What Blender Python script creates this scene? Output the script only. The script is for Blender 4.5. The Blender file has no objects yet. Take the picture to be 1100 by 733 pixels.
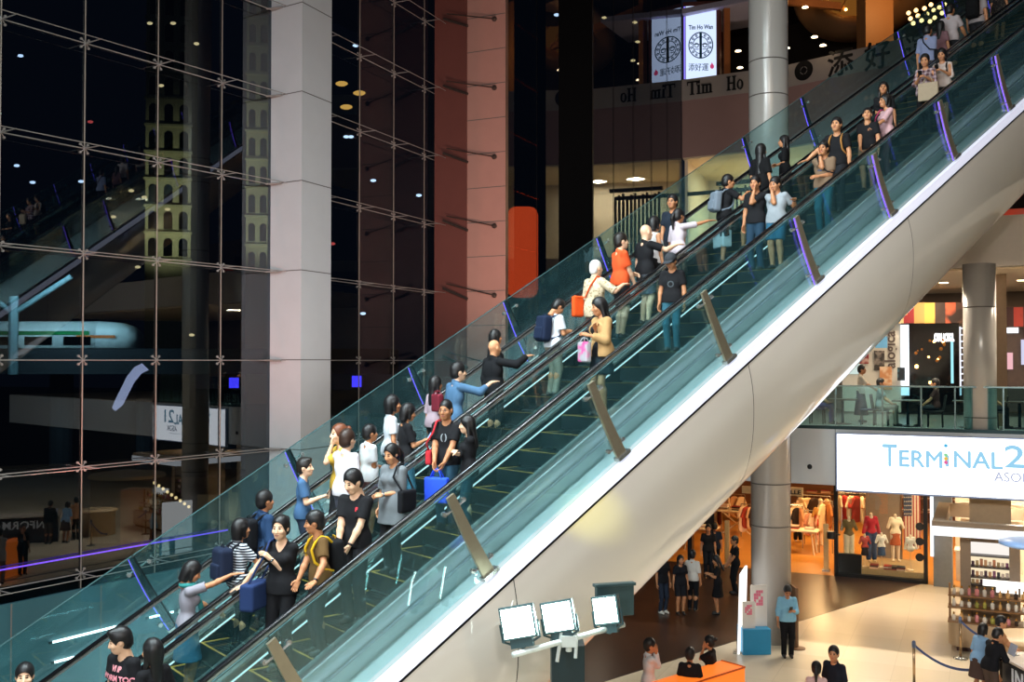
import bpy, bmesh, math, random
import numpy as np
from mathutils import Vector, Matrix
from mathutils.bvhtree import BVHTree
random.seed(21)
R_ = math.radians
SC = bpy.context.scene
COL = SC.collection

# ------------------------------------------------------------------ materials
_M = {}
def srgb(c):
    return tuple(((x / 12.92) if x <= 0.04045 else ((x + 0.055) / 1.055) ** 2.4) for x in c)
def hexc(s):
    s = s.lstrip('#')
    return srgb(tuple(int(s[i:i + 2], 16) / 255 for i in (0, 2, 4)))
def new_mat(name):
    m = bpy.data.materials.new(name); m.use_nodes = True
    nt = m.node_tree
    for n in list(nt.nodes): nt.nodes.remove(n)
    out = nt.nodes.new('ShaderNodeOutputMaterial')
    return m, nt, out
def mat(name, color='#808080', rough=0.6, metal=0.0, var=0.12, scale=9.0, spec=0.5, bump=0.0, emit=None, es=0.0, coat=0.0):
    """plain procedural surface: base colour with a little noise variation"""
    if name in _M: return _M[name]
    c = hexc(color) if isinstance(color, str) else color
    m, nt, out = new_mat(name)
    b = nt.nodes.new('ShaderNodeBsdfPrincipled')
    nt.links.new(b.outputs[0], out.inputs[0])
    b.inputs['Roughness'].default_value = rough
    b.inputs['Metallic'].default_value = metal
    b.inputs['Specular IOR Level'].default_value = spec
    b.inputs['Coat Weight'].default_value = coat
    if var > 0:
        tc = nt.nodes.new('ShaderNodeTexCoord')
        nz = nt.nodes.new('ShaderNodeTexNoise'); nz.inputs['Scale'].default_value = scale; nz.inputs['Detail'].default_value = 3
        nt.links.new(tc.outputs['Object'], nz.inputs['Vector'])
        mx = nt.nodes.new('ShaderNodeMix'); mx.data_type = 'RGBA'
        mx.inputs['A'].default_value = (*[min(1, x * (1 + var)) for x in c], 1)
        mx.inputs['B'].default_value = (*[x * (1 - var) for x in c], 1)
        nt.links.new(nz.outputs['Fac'], mx.inputs['Factor'])
        nt.links.new(mx.outputs['Result'], b.inputs['Base Color'])
        if bump:
            bp = nt.nodes.new('ShaderNodeBump'); bp.inputs['Strength'].default_value = bump; bp.inputs['Distance'].default_value = 0.01
            nt.links.new(nz.outputs['Fac'], bp.inputs['Height']); nt.links.new(bp.outputs[0], b.inputs['Normal'])
    else:
        b.inputs['Base Color'].default_value = (*c, 1)
    if emit is not None:
        b.inputs['Emission Color'].default_value = (*(hexc(emit) if isinstance(emit, str) else emit), 1)
        b.inputs['Emission Strength'].default_value = es
    _M[name] = m
    return m
def glow(name, color, strength):
    if name in _M: return _M[name]
    m, nt, out = new_mat(name)
    e = nt.nodes.new('ShaderNodeEmission')
    e.inputs[0].default_value = (*(hexc(color) if isinstance(color, str) else color), 1)
    e.inputs[1].default_value = strength
    nt.links.new(e.outputs[0], out.inputs[0])
    _M[name] = m
    return m
def glass(name, tint=(0.9, 0.97, 0.96), refl=1.0, rough=0.0, ior=1.5, extra=0.0, refl_haze=0.0):
    """thin architectural pane: tinted see-through plus mirror by Fresnel"""
    if name in _M: return _M[name]
    m, nt, out = new_mat(name)
    tr = nt.nodes.new('ShaderNodeBsdfTransparent'); tr.inputs[0].default_value = (*tint, 1)
    gl = nt.nodes.new('ShaderNodeBsdfGlossy'); gl.inputs['Roughness'].default_value = rough
    gl.inputs['Color'].default_value = (0.95, 0.98, 1, 1)
    lw = nt.nodes.new('ShaderNodeLayerWeight'); lw.inputs[0].default_value = 0.5
    pw = nt.nodes.new('ShaderNodeMath'); pw.operation = 'POWER'; pw.inputs[1].default_value = 5.0
    nt.links.new(lw.outputs['Facing'], pw.inputs[0])
    ma = nt.nodes.new('ShaderNodeMath'); ma.operation = 'MULTIPLY_ADD'; ma.use_clamp = True
    ma.inputs[1].default_value = refl * 0.96; ma.inputs[2].default_value = refl * 0.04 + extra
    nt.links.new(pw.outputs[0], ma.inputs[0])
    mx = nt.nodes.new('ShaderNodeMixShader')
    nt.links.new(ma.outputs[0], mx.inputs[0]); nt.links.new(tr.outputs[0], mx.inputs[1]); nt.links.new(gl.outputs[0], mx.inputs[2])
    last = mx.outputs[0]
    if refl_haze:  # teal diffuse haze stands in for bright reflections on the glass
        df = nt.nodes.new('ShaderNodeBsdfDiffuse'); df.inputs[0].default_value = (0.30, 0.72, 0.78, 1)
        m2 = nt.nodes.new('ShaderNodeMixShader'); m2.inputs[0].default_value = refl_haze
        nt.links.new(last, m2.inputs[1]); nt.links.new(df.outputs[0], m2.inputs[2]); last = m2.outputs[0]
    nt.links.new(last, out.inputs[0])
    _M[name] = m
    return m
def stripes(name, c1, c2, axis='Z', freq=28.0, rough=0.8, ratio=0.5, axis2=None):
    """woven stripes (or a check when axis2 is given) in object space"""
    if name in _M: return _M[name]
    m, nt, out = new_mat(name)
    b = nt.nodes.new('ShaderNodeBsdfPrincipled'); b.inputs['Roughness'].default_value = rough
    nt.links.new(b.outputs[0], out.inputs[0])
    tc = nt.nodes.new('ShaderNodeTexCoord'); sp = nt.nodes.new('ShaderNodeSeparateXYZ')
    nt.links.new(tc.outputs['Object'], sp.inputs[0])
    def band(ax):
        mu = nt.nodes.new('ShaderNodeMath'); mu.operation = 'MULTIPLY'; mu.inputs[1].default_value = freq
        nt.links.new(sp.outputs[ax], mu.inputs[0])
        fr = nt.nodes.new('ShaderNodeMath'); fr.operation = 'FRACT'; nt.links.new(mu.outputs[0], fr.inputs[0])
        gt = nt.nodes.new('ShaderNodeMath'); gt.operation = 'GREATER_THAN'; gt.inputs[1].default_value = ratio
        nt.links.new(fr.outputs[0], gt.inputs[0])
        return gt.outputs[0]
    v = band(axis)
    if axis2:
        ad = nt.nodes.new('ShaderNodeMath'); ad.operation = 'ADD'; nt.links.new(v, ad.inputs[0]); nt.links.new(band(axis2), ad.inputs[1])
        hf = nt.nodes.new('ShaderNodeMath'); hf.operation = 'MULTIPLY'; hf.inputs[1].default_value = 0.5
        nt.links.new(ad.outputs[0], hf.inputs[0]); v = hf.outputs[0]
    mx = nt.nodes.new('ShaderNodeMix'); mx.data_type = 'RGBA'
    mx.inputs['A'].default_value = (*hexc(c1), 1); mx.inputs['B'].default_value = (*hexc(c2), 1)
    nt.links.new(v, mx.inputs['Factor']); nt.links.new(mx.outputs['Result'], b.inputs['Base Color'])
    _M[name] = m
    return m
def blotch(name, c1, c2, scale=20.0, rough=0.8, thr=0.55):
    """printed cloth: soft blotches of a second colour"""
    if name in _M: return _M[name]
    m, nt, out = new_mat(name)
    b = nt.nodes.new('ShaderNodeBsdfPrincipled'); b.inputs['Roughness'].default_value = rough
    nt.links.new(b.outputs[0], out.inputs[0])
    tc = nt.nodes.new('ShaderNodeTexCoord'); nz = nt.nodes.new('ShaderNodeTexNoise'); nz.inputs['Scale'].default_value = scale
    nt.links.new(tc.outputs['Object'], nz.inputs['Vector'])
    rp = nt.nodes.new('ShaderNodeValToRGB'); rp.color_ramp.elements[0].position = thr - 0.04; rp.color_ramp.elements[1].position = thr + 0.04
    rp.color_ramp.elements[0].color = (*hexc(c1), 1); rp.color_ramp.elements[1].color = (*hexc(c2), 1)
    nt.links.new(nz.outputs['Fac'], rp.inputs[0]); nt.links.new(rp.outputs[0], b.inputs['Base Color'])
    _M[name] = m
    return m

# ------------------------------------------------------------------ mesh builder (world coordinates)
class MB:
    def __init__(s): s.v = []; s.f = []
    def add(s, vs, fs):
        b = len(s.v); s.v.extend([tuple(map(float, p)) for p in vs]); s.f.extend([tuple(b + i for i in q) for q in fs]); return s
    def box(s, lo, hi):
        x0, y0, z0 = lo; x1, y1, z1 = hi
        return s.add([(x0, y0, z0), (x1, y0, z0), (x1, y1, z0), (x0, y1, z0), (x0, y0, z1), (x1, y0, z1), (x1, y1, z1), (x0, y1, z1)],
                     [(0, 3, 2, 1), (4, 5, 6, 7), (0, 1, 5, 4), (1, 2, 6, 5), (2, 3, 7, 6), (3, 0, 4, 7)])
    def obox(s, o, ax, ay, az):
        """box from corner o with edge vectors ax, ay, az"""
        o, ax, ay, az = map(Vector, (o, ax, ay, az))
        p = [o, o + ax, o + ax + ay, o + ay]
        return s.add(p + [q + az for q in p], [(0, 3, 2, 1), (4, 5, 6, 7), (0, 1, 5, 4), (1, 2, 6, 5), (2, 3, 7, 6), (3, 0, 4, 7)])
    def cbox(s, c, ax, ay, az):
        c, ax, ay, az = map(Vector, (c, ax, ay, az))
        return s.obox(c - ax / 2 - ay / 2 - az / 2, ax, ay, az)
    def tube(s, pts, r, n=8, caps=True, close=False):
        pts = [Vector(p) for p in pts]; m = len(pts); rs = r if isinstance(r, (list, tuple)) else [r] * m
        rings = []; prev = None
        for i, p in enumerate(pts):
            a = pts[i - 1] if (i > 0 or close) else p
            b = pts[(i + 1) % m] if (i < m - 1 or close) else p
            t = (b - a).normalized()
            if prev is None:
                u = t.cross(Vector((0, 0, 1)))
                if u.length < 0.05: u = t.cross(Vector((1, 0, 0)))
            else:
                u = prev - t * prev.dot(t)
            u.normalize(); w = t.cross(u); prev = u
            rings.append([p + (u * math.cos(2 * math.pi * k / n) + w * math.sin(2 * math.pi * k / n)) * rs[i] for k in range(n)])
        vs = [q for g in rings for q in g]; fs = []
        for i in range(m if close else m - 1):
            j = (i + 1) % m
            for k in range(n):
                l = (k + 1) % n
                fs.append((i * n + k, j * n + k, j * n + l, i * n + l))
        if caps and not close:
            fs.append(tuple(range(n))); fs.append(tuple((m - 1) * n + k for k in reversed(range(n))))
        return s.add(vs, fs)
    def cyl(s, a, b, r0, r1=None, n=16):
        return s.tube([a, b], [r0, r0 if r1 is None else r1], n)
    def lathe(s, prof, c, n=24):
        """prof: [(r, z)...] around the vertical through c"""
        vs = []; fs = []; m = len(prof)
        for r, z in prof:
            for k in range(n):
                a = 2 * math.pi * k / n; vs.append((c[0] + r * math.cos(a), c[1] + r * math.sin(a), c[2] + z))
        for i in range(m - 1):
            for k in range(n):
                l = (k + 1) % n; fs.append((i * n + k, i * n + l, (i + 1) * n + l, (i + 1) * n + k))
        fs.append(tuple(reversed(range(n)))); fs.append(tuple((m - 1) * n + k for k in range(n)))
        return s.add(vs, fs)
    def prism(s, poly, z0, z1):
        """poly: list of (x, y); z0, z1 heights"""
        n = len(poly)
        vs = [(p[0], p[1], z0) for p in poly] + [(p[0], p[1], z1) for p in poly]
        area = sum(poly[i][0] * poly[(i + 1) % n][1] - poly[(i + 1) % n][0] * poly[i][1] for i in range(n))
        fs = [(i, (i + 1) % n, n + (i + 1) % n, n + i) for i in range(n)] + [tuple(reversed(range(n))), tuple(range(n, 2 * n))]
        if area < 0: fs = [tuple(reversed(q)) for q in fs]
        return s.add(vs, fs)
    def sweep(s, prof, f, ts, closed=True):
        """prof: list of 2-D points; f(t, p) -> world point; extruded through ts"""
        n = len(prof); vs = []; fs = []
        for t in ts: vs.extend(f(t, p) for p in prof)
        for i in range(len(ts) - 1):
            for k in range(n if closed else n - 1):
                l = (k + 1) % n; fs.append((i * n + k, i * n + l, (i + 1) * n + l, (i + 1) * n + k))
        if closed:
            fs.append(tuple(reversed(range(n)))); fs.append(tuple((len(ts) - 1) * n + k for k in range(n)))
        return s.add(vs, fs)
    def ball(s, c, r, n=12, m=8):
        r = (r, r, r) if not isinstance(r, (tuple, list)) else r
        vs = [(c[0], c[1], c[2] - r[2])]; fs = []
        for i in range(1, m):
            ph = -math.pi / 2 + math.pi * i / m
            for k in range(n):
                a = 2 * math.pi * k / n
                vs.append((c[0] + r[0] * math.cos(ph) * math.cos(a), c[1] + r[1] * math.cos(ph) * math.sin(a), c[2] + r[2] * math.sin(ph)))
        vs.append((c[0], c[1], c[2] + r[2])); T = len(vs) - 1
        for k in range(n):
            l = (k + 1) % n
            fs.append((0, 1 + l, 1 + k)); fs.append((T, 1 + (m - 2) * n + k, 1 + (m - 2) * n + l))
            for i in range(m - 2):
                fs.append((1 + i * n + k, 1 + i * n + l, 1 + (i + 1) * n + l, 1 + (i + 1) * n + k))
        return s.add(vs, fs)

_KIDS = {}
def children_of(o): return list(_KIDS.get(o.name, []))
def tag(o, label=None, cat=None, group=None, kind=None):
    if label: o['label'] = label
    if cat: o['category'] = cat
    if group: o['group'] = group
    if kind: o['kind'] = kind
    return o
def empty(name, loc, rz=0.0, label=None, cat=None, group=None):
    o = bpy.data.objects.new(name, None); COL.objects.link(o)
    o.location = loc; o.rotation_euler = (0, 0, rz); o.empty_display_size = 0.1
    return tag(o, label, cat, group)
def wmat(o):
    """world matrix of an object that has no parent or a chain of parents (no depsgraph needed)"""
    m = Matrix.LocRotScale(Vector(o.location), o.rotation_euler, Vector(o.scale))
    return wmat(o.parent) @ m if o.parent else m
def link_mesh(name, me, m, parent=None, smooth=False, bevel=0.0, local=False):
    o = bpy.data.objects.new(name, me); COL.objects.link(o)
    for q in (m if isinstance(m, (list, tuple)) else [m]): me.materials.append(q)
    if parent is not None:
        o.parent = parent; _KIDS.setdefault(parent.name, []).append(o)
    if smooth: me.polygons.foreach_set('use_smooth', np.ones(len(me.polygons), dtype=bool))
    if bevel > 0:
        b = o.modifiers.new('bevel', 'BEVEL'); b.width = bevel; b.segments = 2; b.limit_method = 'ANGLE'; b.angle_limit = R_(40)
    return o
def obj(name, mb, m, parent=None, smooth=False, bevel=0.0, origin=None):
    """one mesh object; mb holds world coordinates and is re-expressed in the parent's frame"""
    me = bpy.data.meshes.new(name)
    if parent is not None:
        iv = wmat(parent).inverted(); vs = [iv @ Vector(p) for p in mb.v]; me.from_pydata(vs, [], mb.f)
        me.update()
        return link_mesh(name, me, m, parent, smooth, bevel)
    a = np.array(mb.v); c = np.array(origin) if origin is not None else np.array([(a[:, 0].min() + a[:, 0].max()) / 2, (a[:, 1].min() + a[:, 1].max()) / 2, a[:, 2].min()])
    me.from_pydata([tuple(p - c) for p in a], [], mb.f); me.update()
    o = link_mesh(name, me, m, None, smooth, bevel); o.location = tuple(c)
    return o
def struct(name, mb, m, smooth=False, bevel=0.0):
    o = obj(name, mb, m, None, smooth, bevel); o['kind'] = 'structure'; return o
def dup(root, loc, rz=None, label=None, group=None):
    r = root.copy(); COL.objects.link(r); r.location = loc
    if rz is not None: r.rotation_euler = (0, 0, rz)
    if label: r['label'] = label
    if group: r['group'] = group
    for ch in children_of(root):
        c = ch.copy(); COL.objects.link(c); c.parent = r; _KIDS.setdefault(r.name, []).append(c)
        for g in children_of(ch):
            d_ = g.copy(); COL.objects.link(d_); d_.parent = c; _KIDS.setdefault(c.name, []).append(d_)
    return r
def text(name, s, size, origin, xdir, ydir, m, parent=None, extrude=0.004, bold=0.0, align='LEFT', shear=0.0, spacing=1.0, width=None, fat=0.0):
    """lettering as a flat mesh: origin = left end of the baseline, xdir along the line, ydir up the letters"""
    cu = bpy.data.curves.new('lettering', 'FONT'); cu.body = s; cu.size = size; cu.extrude = extrude; cu.offset = bold
    cu.align_x = align; cu.space_character = spacing; cu.shear = shear; cu.resolution_u = 3
    t = bpy.data.objects.new('lettering', cu); COL.objects.link(t)
    dg = bpy.context.evaluated_depsgraph_get(); dg.update()
    me = bpy.data.meshes.new_from_object(t.evaluated_get(dg)); bpy.data.objects.remove(t); bpy.data.curves.remove(cu)
    X = Vector(xdir).normalized(); Y = Vector(ydir).normalized(); Z = X.cross(Y)
    co = np.empty(len(me.vertices) * 3); me.vertices.foreach_get('co', co); co = co.reshape(-1, 3)
    if width is not None and len(co): co[:, 0] *= width / max(1e-6, np.ptp(co[:, 0]))
    fs = [tuple(p.vertices) for p in me.polygons]; bpy.data.meshes.remove(me)
    if fat:
        n0 = len(co); f0 = fs; k0 = [(-fat, 0, 0), (fat, 0, 0.0002), (0, -fat, 0.0004), (0, fat, 0.0006)]
        co = np.concatenate([co + np.array(k) for k in k0]); fs = [tuple(i + n0 * j for i in f) for j in range(4) for f in f0]
    A = np.array([X, Y, Z]); w = co @ A + np.array(Vector(origin))
    mb = MB(); mb.add(w, fs)
    return obj(name, mb, m, parent)

# ------------------------------------------------------------------ camera and the escalator's frame
FPX, CX, CY = 1077.0, 550.0, 366.5
EYE = np.array([0, 0, 7.2]); PITCH = math.atan(21.5 / FPX)
_F = np.array([0, math.cos(PITCH), math.sin(PITCH)]); _U = np.array([0, -math.sin(PITCH), math.cos(PITCH)]); _R = np.array([1.0, 0, 0])
def ray(u, v): return _R * (u - CX) / FPX + _U * (CY - v) / FPX + _F
def at_depth(u, v, y): r = ray(u, v); return EYE + r * (y / r[1])
def at_z(u, v, z): r = ray(u, v); return EYE + r * ((z - EYE[2]) / r[2])
AZ, TAN = R_(51.4), math.tan(R_(30))
HH = np.array([math.sin(AZ), math.cos(AZ), 0]); NN = np.array([-math.cos(AZ), math.sin(AZ), 0]); ZZ = np.array([0, 0, 1.0])
P0 = np.array([1.29, 14.5, 6.63])
def E(t, w, z): return P0 + HH * t + NN * w + ZZ * (t * TAN + z)
def on_w(u, v, w):
    r = ray(u, v); s = (w - (EYE - P0) @ NN) / (r @ NN); P = EYE + r * s; t = (P - P0) @ HH
    return t, P[2] - P0[2] - t * TAN
UPS = HH * -math.sin(R_(30)) + ZZ * math.cos(R_(30))     # square to the slope
DS = HH * math.cos(R_(30)) + ZZ * math.sin(R_(30))       # along the slope
STEP_T, STEP_Z, PH = 0.4, 0.4 * math.tan(R_(30)), 0.02
def V(a): return Vector(tuple(float(x) for x in a))
# ------------------------------------------------------------------ people: smooth implicit bodies and clothes meshed on a grid
class Grid:
    def __init__(s, lo, hi, h):
        s.h = h; s.lo = np.array(lo, float) - 3 * h
        s.n = np.ceil((np.array(hi, float) + 3 * h - s.lo) / h).astype(int) + 1
        s.F = np.full(s.n, 9.0, np.float32)
        s.ax = [s.lo[i] + h * np.arange(s.n[i]) for i in range(3)]
    def sub(s, lo, hi):
        a = np.maximum(0, np.floor((np.array(lo) - s.lo) / s.h).astype(int)); b = np.minimum(s.n, np.ceil((np.array(hi) - s.lo) / s.h).astype(int) + 1)
        if (b <= a).any(): return None, None
        sl = tuple(slice(a[i], b[i]) for i in range(3))
        X, Y, Z = np.meshgrid(s.ax[0][sl[0]], s.ax[1][sl[1]], s.ax[2][sl[2]], indexing='ij')
        return sl, np.stack([X, Y, Z], -1).astype(np.float32)
    def put(s, sl, d, k, op='u'):
        f = s.F[sl]
        if op == 'u':
            if k > 0:
                hq = np.clip(0.5 + 0.5 * (f - d) / k, 0, 1); s.F[sl] = f * (1 - hq) + d * hq - k * hq * (1 - hq)
            else: s.F[sl] = np.minimum(f, d)
        else: s.F[sl] = np.maximum(f, -d)
    def rcone(s, a, b, ra, rb, k=0.03, sq=None, op='u'):
        """tapered capsule; sq = (axis, factor) squashes it square to that world axis (factor < 1 thinner)"""
        a = np.array(a, float); b = np.array(b, float); m = max(ra, rb) + max(k, 3 * s.h) + s.h
        sl, P = s.sub(np.minimum(a, b) - m, np.maximum(a, b) + m)
        if sl is None: return
        pa = P - a.astype(np.float32); ba = (b - a).astype(np.float32)
        if sq is not None:
            n = np.array(sq[0], np.float32); q = 1.0 / sq[1] - 1.0
            pa = pa + (pa @ n)[..., None] * n * q; ba = ba + (ba @ n) * n * q
        hh = np.clip((pa @ ba) / max(1e-9, float(ba @ ba)), 0, 1)
        d = np.linalg.norm(pa - hh[..., None] * ba, axis=-1) - (ra + (rb - ra) * hh)
        if sq is not None: d = d * (0.5 + 0.5 * sq[1])
        s.put(sl, d, k, op)
    def ell(s, c, r, k=0.02, M=None, op='u'):
        c = np.array(c, float); r = np.array(r, float); m = r.max() + max(k, 3 * s.h) + s.h
        sl, P = s.sub(c - m, c + m)
        if sl is None: return
        p = P - c.astype(np.float32)
        if M is not None: p = p @ np.array(M, np.float32)
        k0 = np.linalg.norm(p / r.astype(np.float32), axis=-1); k1 = np.linalg.norm(p / (r * r).astype(np.float32), axis=-1) + 1e-6
        s.put(sl, k0 * (k0 - 1) / k1, k, op)
    def rbox(s, c, half, r, M=None, k=0.0, op='u'):
        c = np.array(c, float); half = np.array(half, float); m = np.linalg.norm(half) + 4 * s.h + k
        sl, P = s.sub(c - m, c + m)
        if sl is None: return
        p = P - c.astype(np.float32)
        if M is not None: p = p @ np.array(M, np.float32)
        q = np.abs(p) - (half - r).astype(np.float32)
        d = np.linalg.norm(np.maximum(q, 0), axis=-1) + np.minimum(q.max(-1), 0) - r
        s.put(sl, d, k, op)
    def cut(s, n, off):
        """keep the side where p.n < off"""
        n = np.array(n, float)
        v = (s.ax[0][:, None, None] * n[0] + s.ax[1][None, :, None] * n[1] + s.ax[2][None, None, :] * n[2] - off).astype(np.float32)
        s.F = np.maximum(s.F, v)
    def mesh(s):
        F = s.F; I = F < 0
        nx, ny, nz = F.shape
        c = np.zeros((nx - 1, ny - 1, nz - 1), np.int8)
        for i in (0, 1):
            for j in (0, 1):
                for k in (0, 1): c += I[i:nx - 1 + i, j:ny - 1 + j, k:nz - 1 + k]
        act = (c > 0) & (c < 8)
        if not act.any(): return np.zeros((0, 3)), np.zeros((0, 4), int)
        idx = np.argwhere(act); id_ = np.full(act.shape, -1, np.int32); id_[act] = np.arange(len(idx))
        acc = np.zeros((len(idx), 3)); cnt = np.zeros(len(idx))
        for ax in range(3):
            o = [a for a in range(3) if a != ax]
            for p in (0, 1):
                for q in (0, 1):
                    a = idx.copy(); a[:, o[0]] += p; a[:, o[1]] += q; b = a.copy(); b[:, ax] += 1
                    fa = F[a[:, 0], a[:, 1], a[:, 2]]; fb = F[b[:, 0], b[:, 1], b[:, 2]]
                    x = (fa < 0) != (fb < 0)
                    t = np.where(x, fa / np.where(x, fa - fb, 1), 0)
                    pos = a.astype(float); pos[:, ax] += t
                    acc += np.where(x[:, None], pos, 0); cnt += x
        vs = acc / cnt[:, None] * s.h + s.lo
        fs = []
        for ax in range(3):
            o1, o2 = [(1, 2), (2, 0), (0, 1)][ax]
            A = np.take(F, range(F.shape[ax] - 1), ax) < 0; B = np.take(F, range(1, F.shape[ax]), ax) < 0
            e = np.argwhere(A != B); e = e[(e[:, o1] > 0) & (e[:, o2] > 0) & (e[:, o1] < F.shape[o1] - 1) & (e[:, o2] < F.shape[o2] - 1)]
            if not len(e): continue
            ins = A[e[:, 0], e[:, 1], e[:, 2]]
            q = []
            for p1, p2 in ((-1, -1), (0, -1), (0, 0), (-1, 0)):
                g = e.copy(); g[:, o1] += p1; g[:, o2] += p2; q.append(id_[g[:, 0], g[:, 1], g[:, 2]])
            q = np.stack(q, 1); q[~ins] = q[~ins][:, ::-1]; fs.append(q)
        return vs, np.concatenate(fs)
def np_mesh(name, vs, fs, mi=None):
    me = bpy.data.meshes.new(name); nv, nf = len(vs), len(fs)
    me.vertices.add(nv); me.vertices.foreach_set('co', np.asarray(vs, np.float32).ravel())
    me.loops.add(nf * 4); me.loops.foreach_set('vertex_index', np.asarray(fs, np.int32).ravel())
    me.polygons.add(nf); me.polygons.foreach_set('loop_start', np.arange(0, nf * 4, 4, dtype=np.int32))
    if mi is not None: me.polygons.foreach_set('material_index', np.asarray(mi, np.int32))
    me.update(calc_edges=True); me.validate()
    return me
def join(parts):
    vs = []; fs = []; b = 0
    for v, f in parts:
        vs.append(v); fs.append(np.asarray(f) + b); b += len(v)
    return np.concatenate(vs), np.concatenate(fs)
def unit(v): v = np.array(v, float); return v / max(1e-9, np.linalg.norm(v))

_HANDS = {}
def hand_mesh(pose, h):
    """right hand in its own frame: wrist at the origin, fingers along +X, palm faces -Z, thumb on +Y"""
    if (pose, h) in _HANDS: return _HANDS[pose, h]
    g = Grid((-0.03, -0.06, -0.10), (0.20, 0.09, 0.04), h)
    g.rcone((-0.02, 0, 0), (0.02, 0, 0), 0.024, 0.024, 0.01, sq=((0, 0, 1), 0.75))
    g.rbox((0.05, 0, 0), (0.048, 0.038, 0.015), 0.014, k=0.012)
    curl = {'relax': (18, 28, 18), 'grip': (50, 65, 40), 'flat': (6, 8, 5), 'fist': (70, 85, 50)}[pose]
    for i, (y, L) in enumerate(((0.029, 0.070), (0.010, 0.078), (-0.009, 0.073), (-0.027, 0.058))):
        p = np.array([0.092 - 0.004 * abs(i - 1), y, 0.0]); a = 0.0; r = 0.0088 - 0.0004 * i
        sp = (1.5 - i) * 0.05
        for sgm, c in zip((0.45, 0.32, 0.23), curl):
            a += R_(c); q = p + L * sgm * np.array([math.cos(a) * math.cos(sp), math.sin(sp), -math.sin(a)])
            g.rcone(p, q, r, r * 0.93, 0.004); p = q; r *= 0.93
    t = {'relax': ((0.02, 0.03, -0.004), (0.055, 0.056, -0.016), (0.085, 0.058, -0.024)),
         'flat': ((0.02, 0.03, -0.002), (0.052, 0.062, -0.008), (0.082, 0.074, -0.010)),
         'grip': ((0.02, 0.03, -0.006), (0.05, 0.05, -0.028), (0.075, 0.036, -0.045)),
         'fist': ((0.02, 0.03, -0.006), (0.05, 0.045, -0.03), (0.07, 0.018, -0.042))}[pose]
    g.rcone(t[0], t[1], 0.014, 0.011, 0.008); g.rcone(t[1], t[2], 0.011, 0.009, 0.004)
    _HANDS[pose, h] = g.mesh()
    return _HANDS[pose, h]

SKINS = {'a': '#D9A27C', 'b': '#C98E66', 'c': '#B87E58', 'd': '#E2B594', 'e': '#A36B48'}
def cloth(c): return mat('cloth_' + c.lstrip('#'), c, rough=0.85, var=0.10, scale=14, spec=0.2)
def skin(c): return mat('skin_' + c, SKINS[c], rough=0.5, var=0.06, scale=20, spec=0.4)
HAIRC = {'black': '#141213', 'brown': '#33221A', 'red': '#6A3A22', 'white': '#D8D4CE', 'grey': '#8A8580', 'dark': '#1D1815'}
def hairm(c): return mat('hair_' + c, HAIRC[c], rough=0.45, var=0.25, scale=60, spec=0.4)

ARM = {'down': (0.235, 0.03, 0.80), 'front': (0.07, 0.23, 0.90), 'phone': (0.07, 0.27, 1.17), 'face': (0.03, 0.13, 1.47), 'chest': (-0.06, 0.15, 1.27),
       'belly': (-0.03, 0.20, 1.06), 'out': (0.20, 0.38, 1.02), 'hip': (0.27, -0.02, 0.98), 'back': (0.12, -0.16, 0.95), 'table': (0.13, 0.34, 0.98), 'crossed': (-0.12, 0.17, 1.17)}

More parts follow.
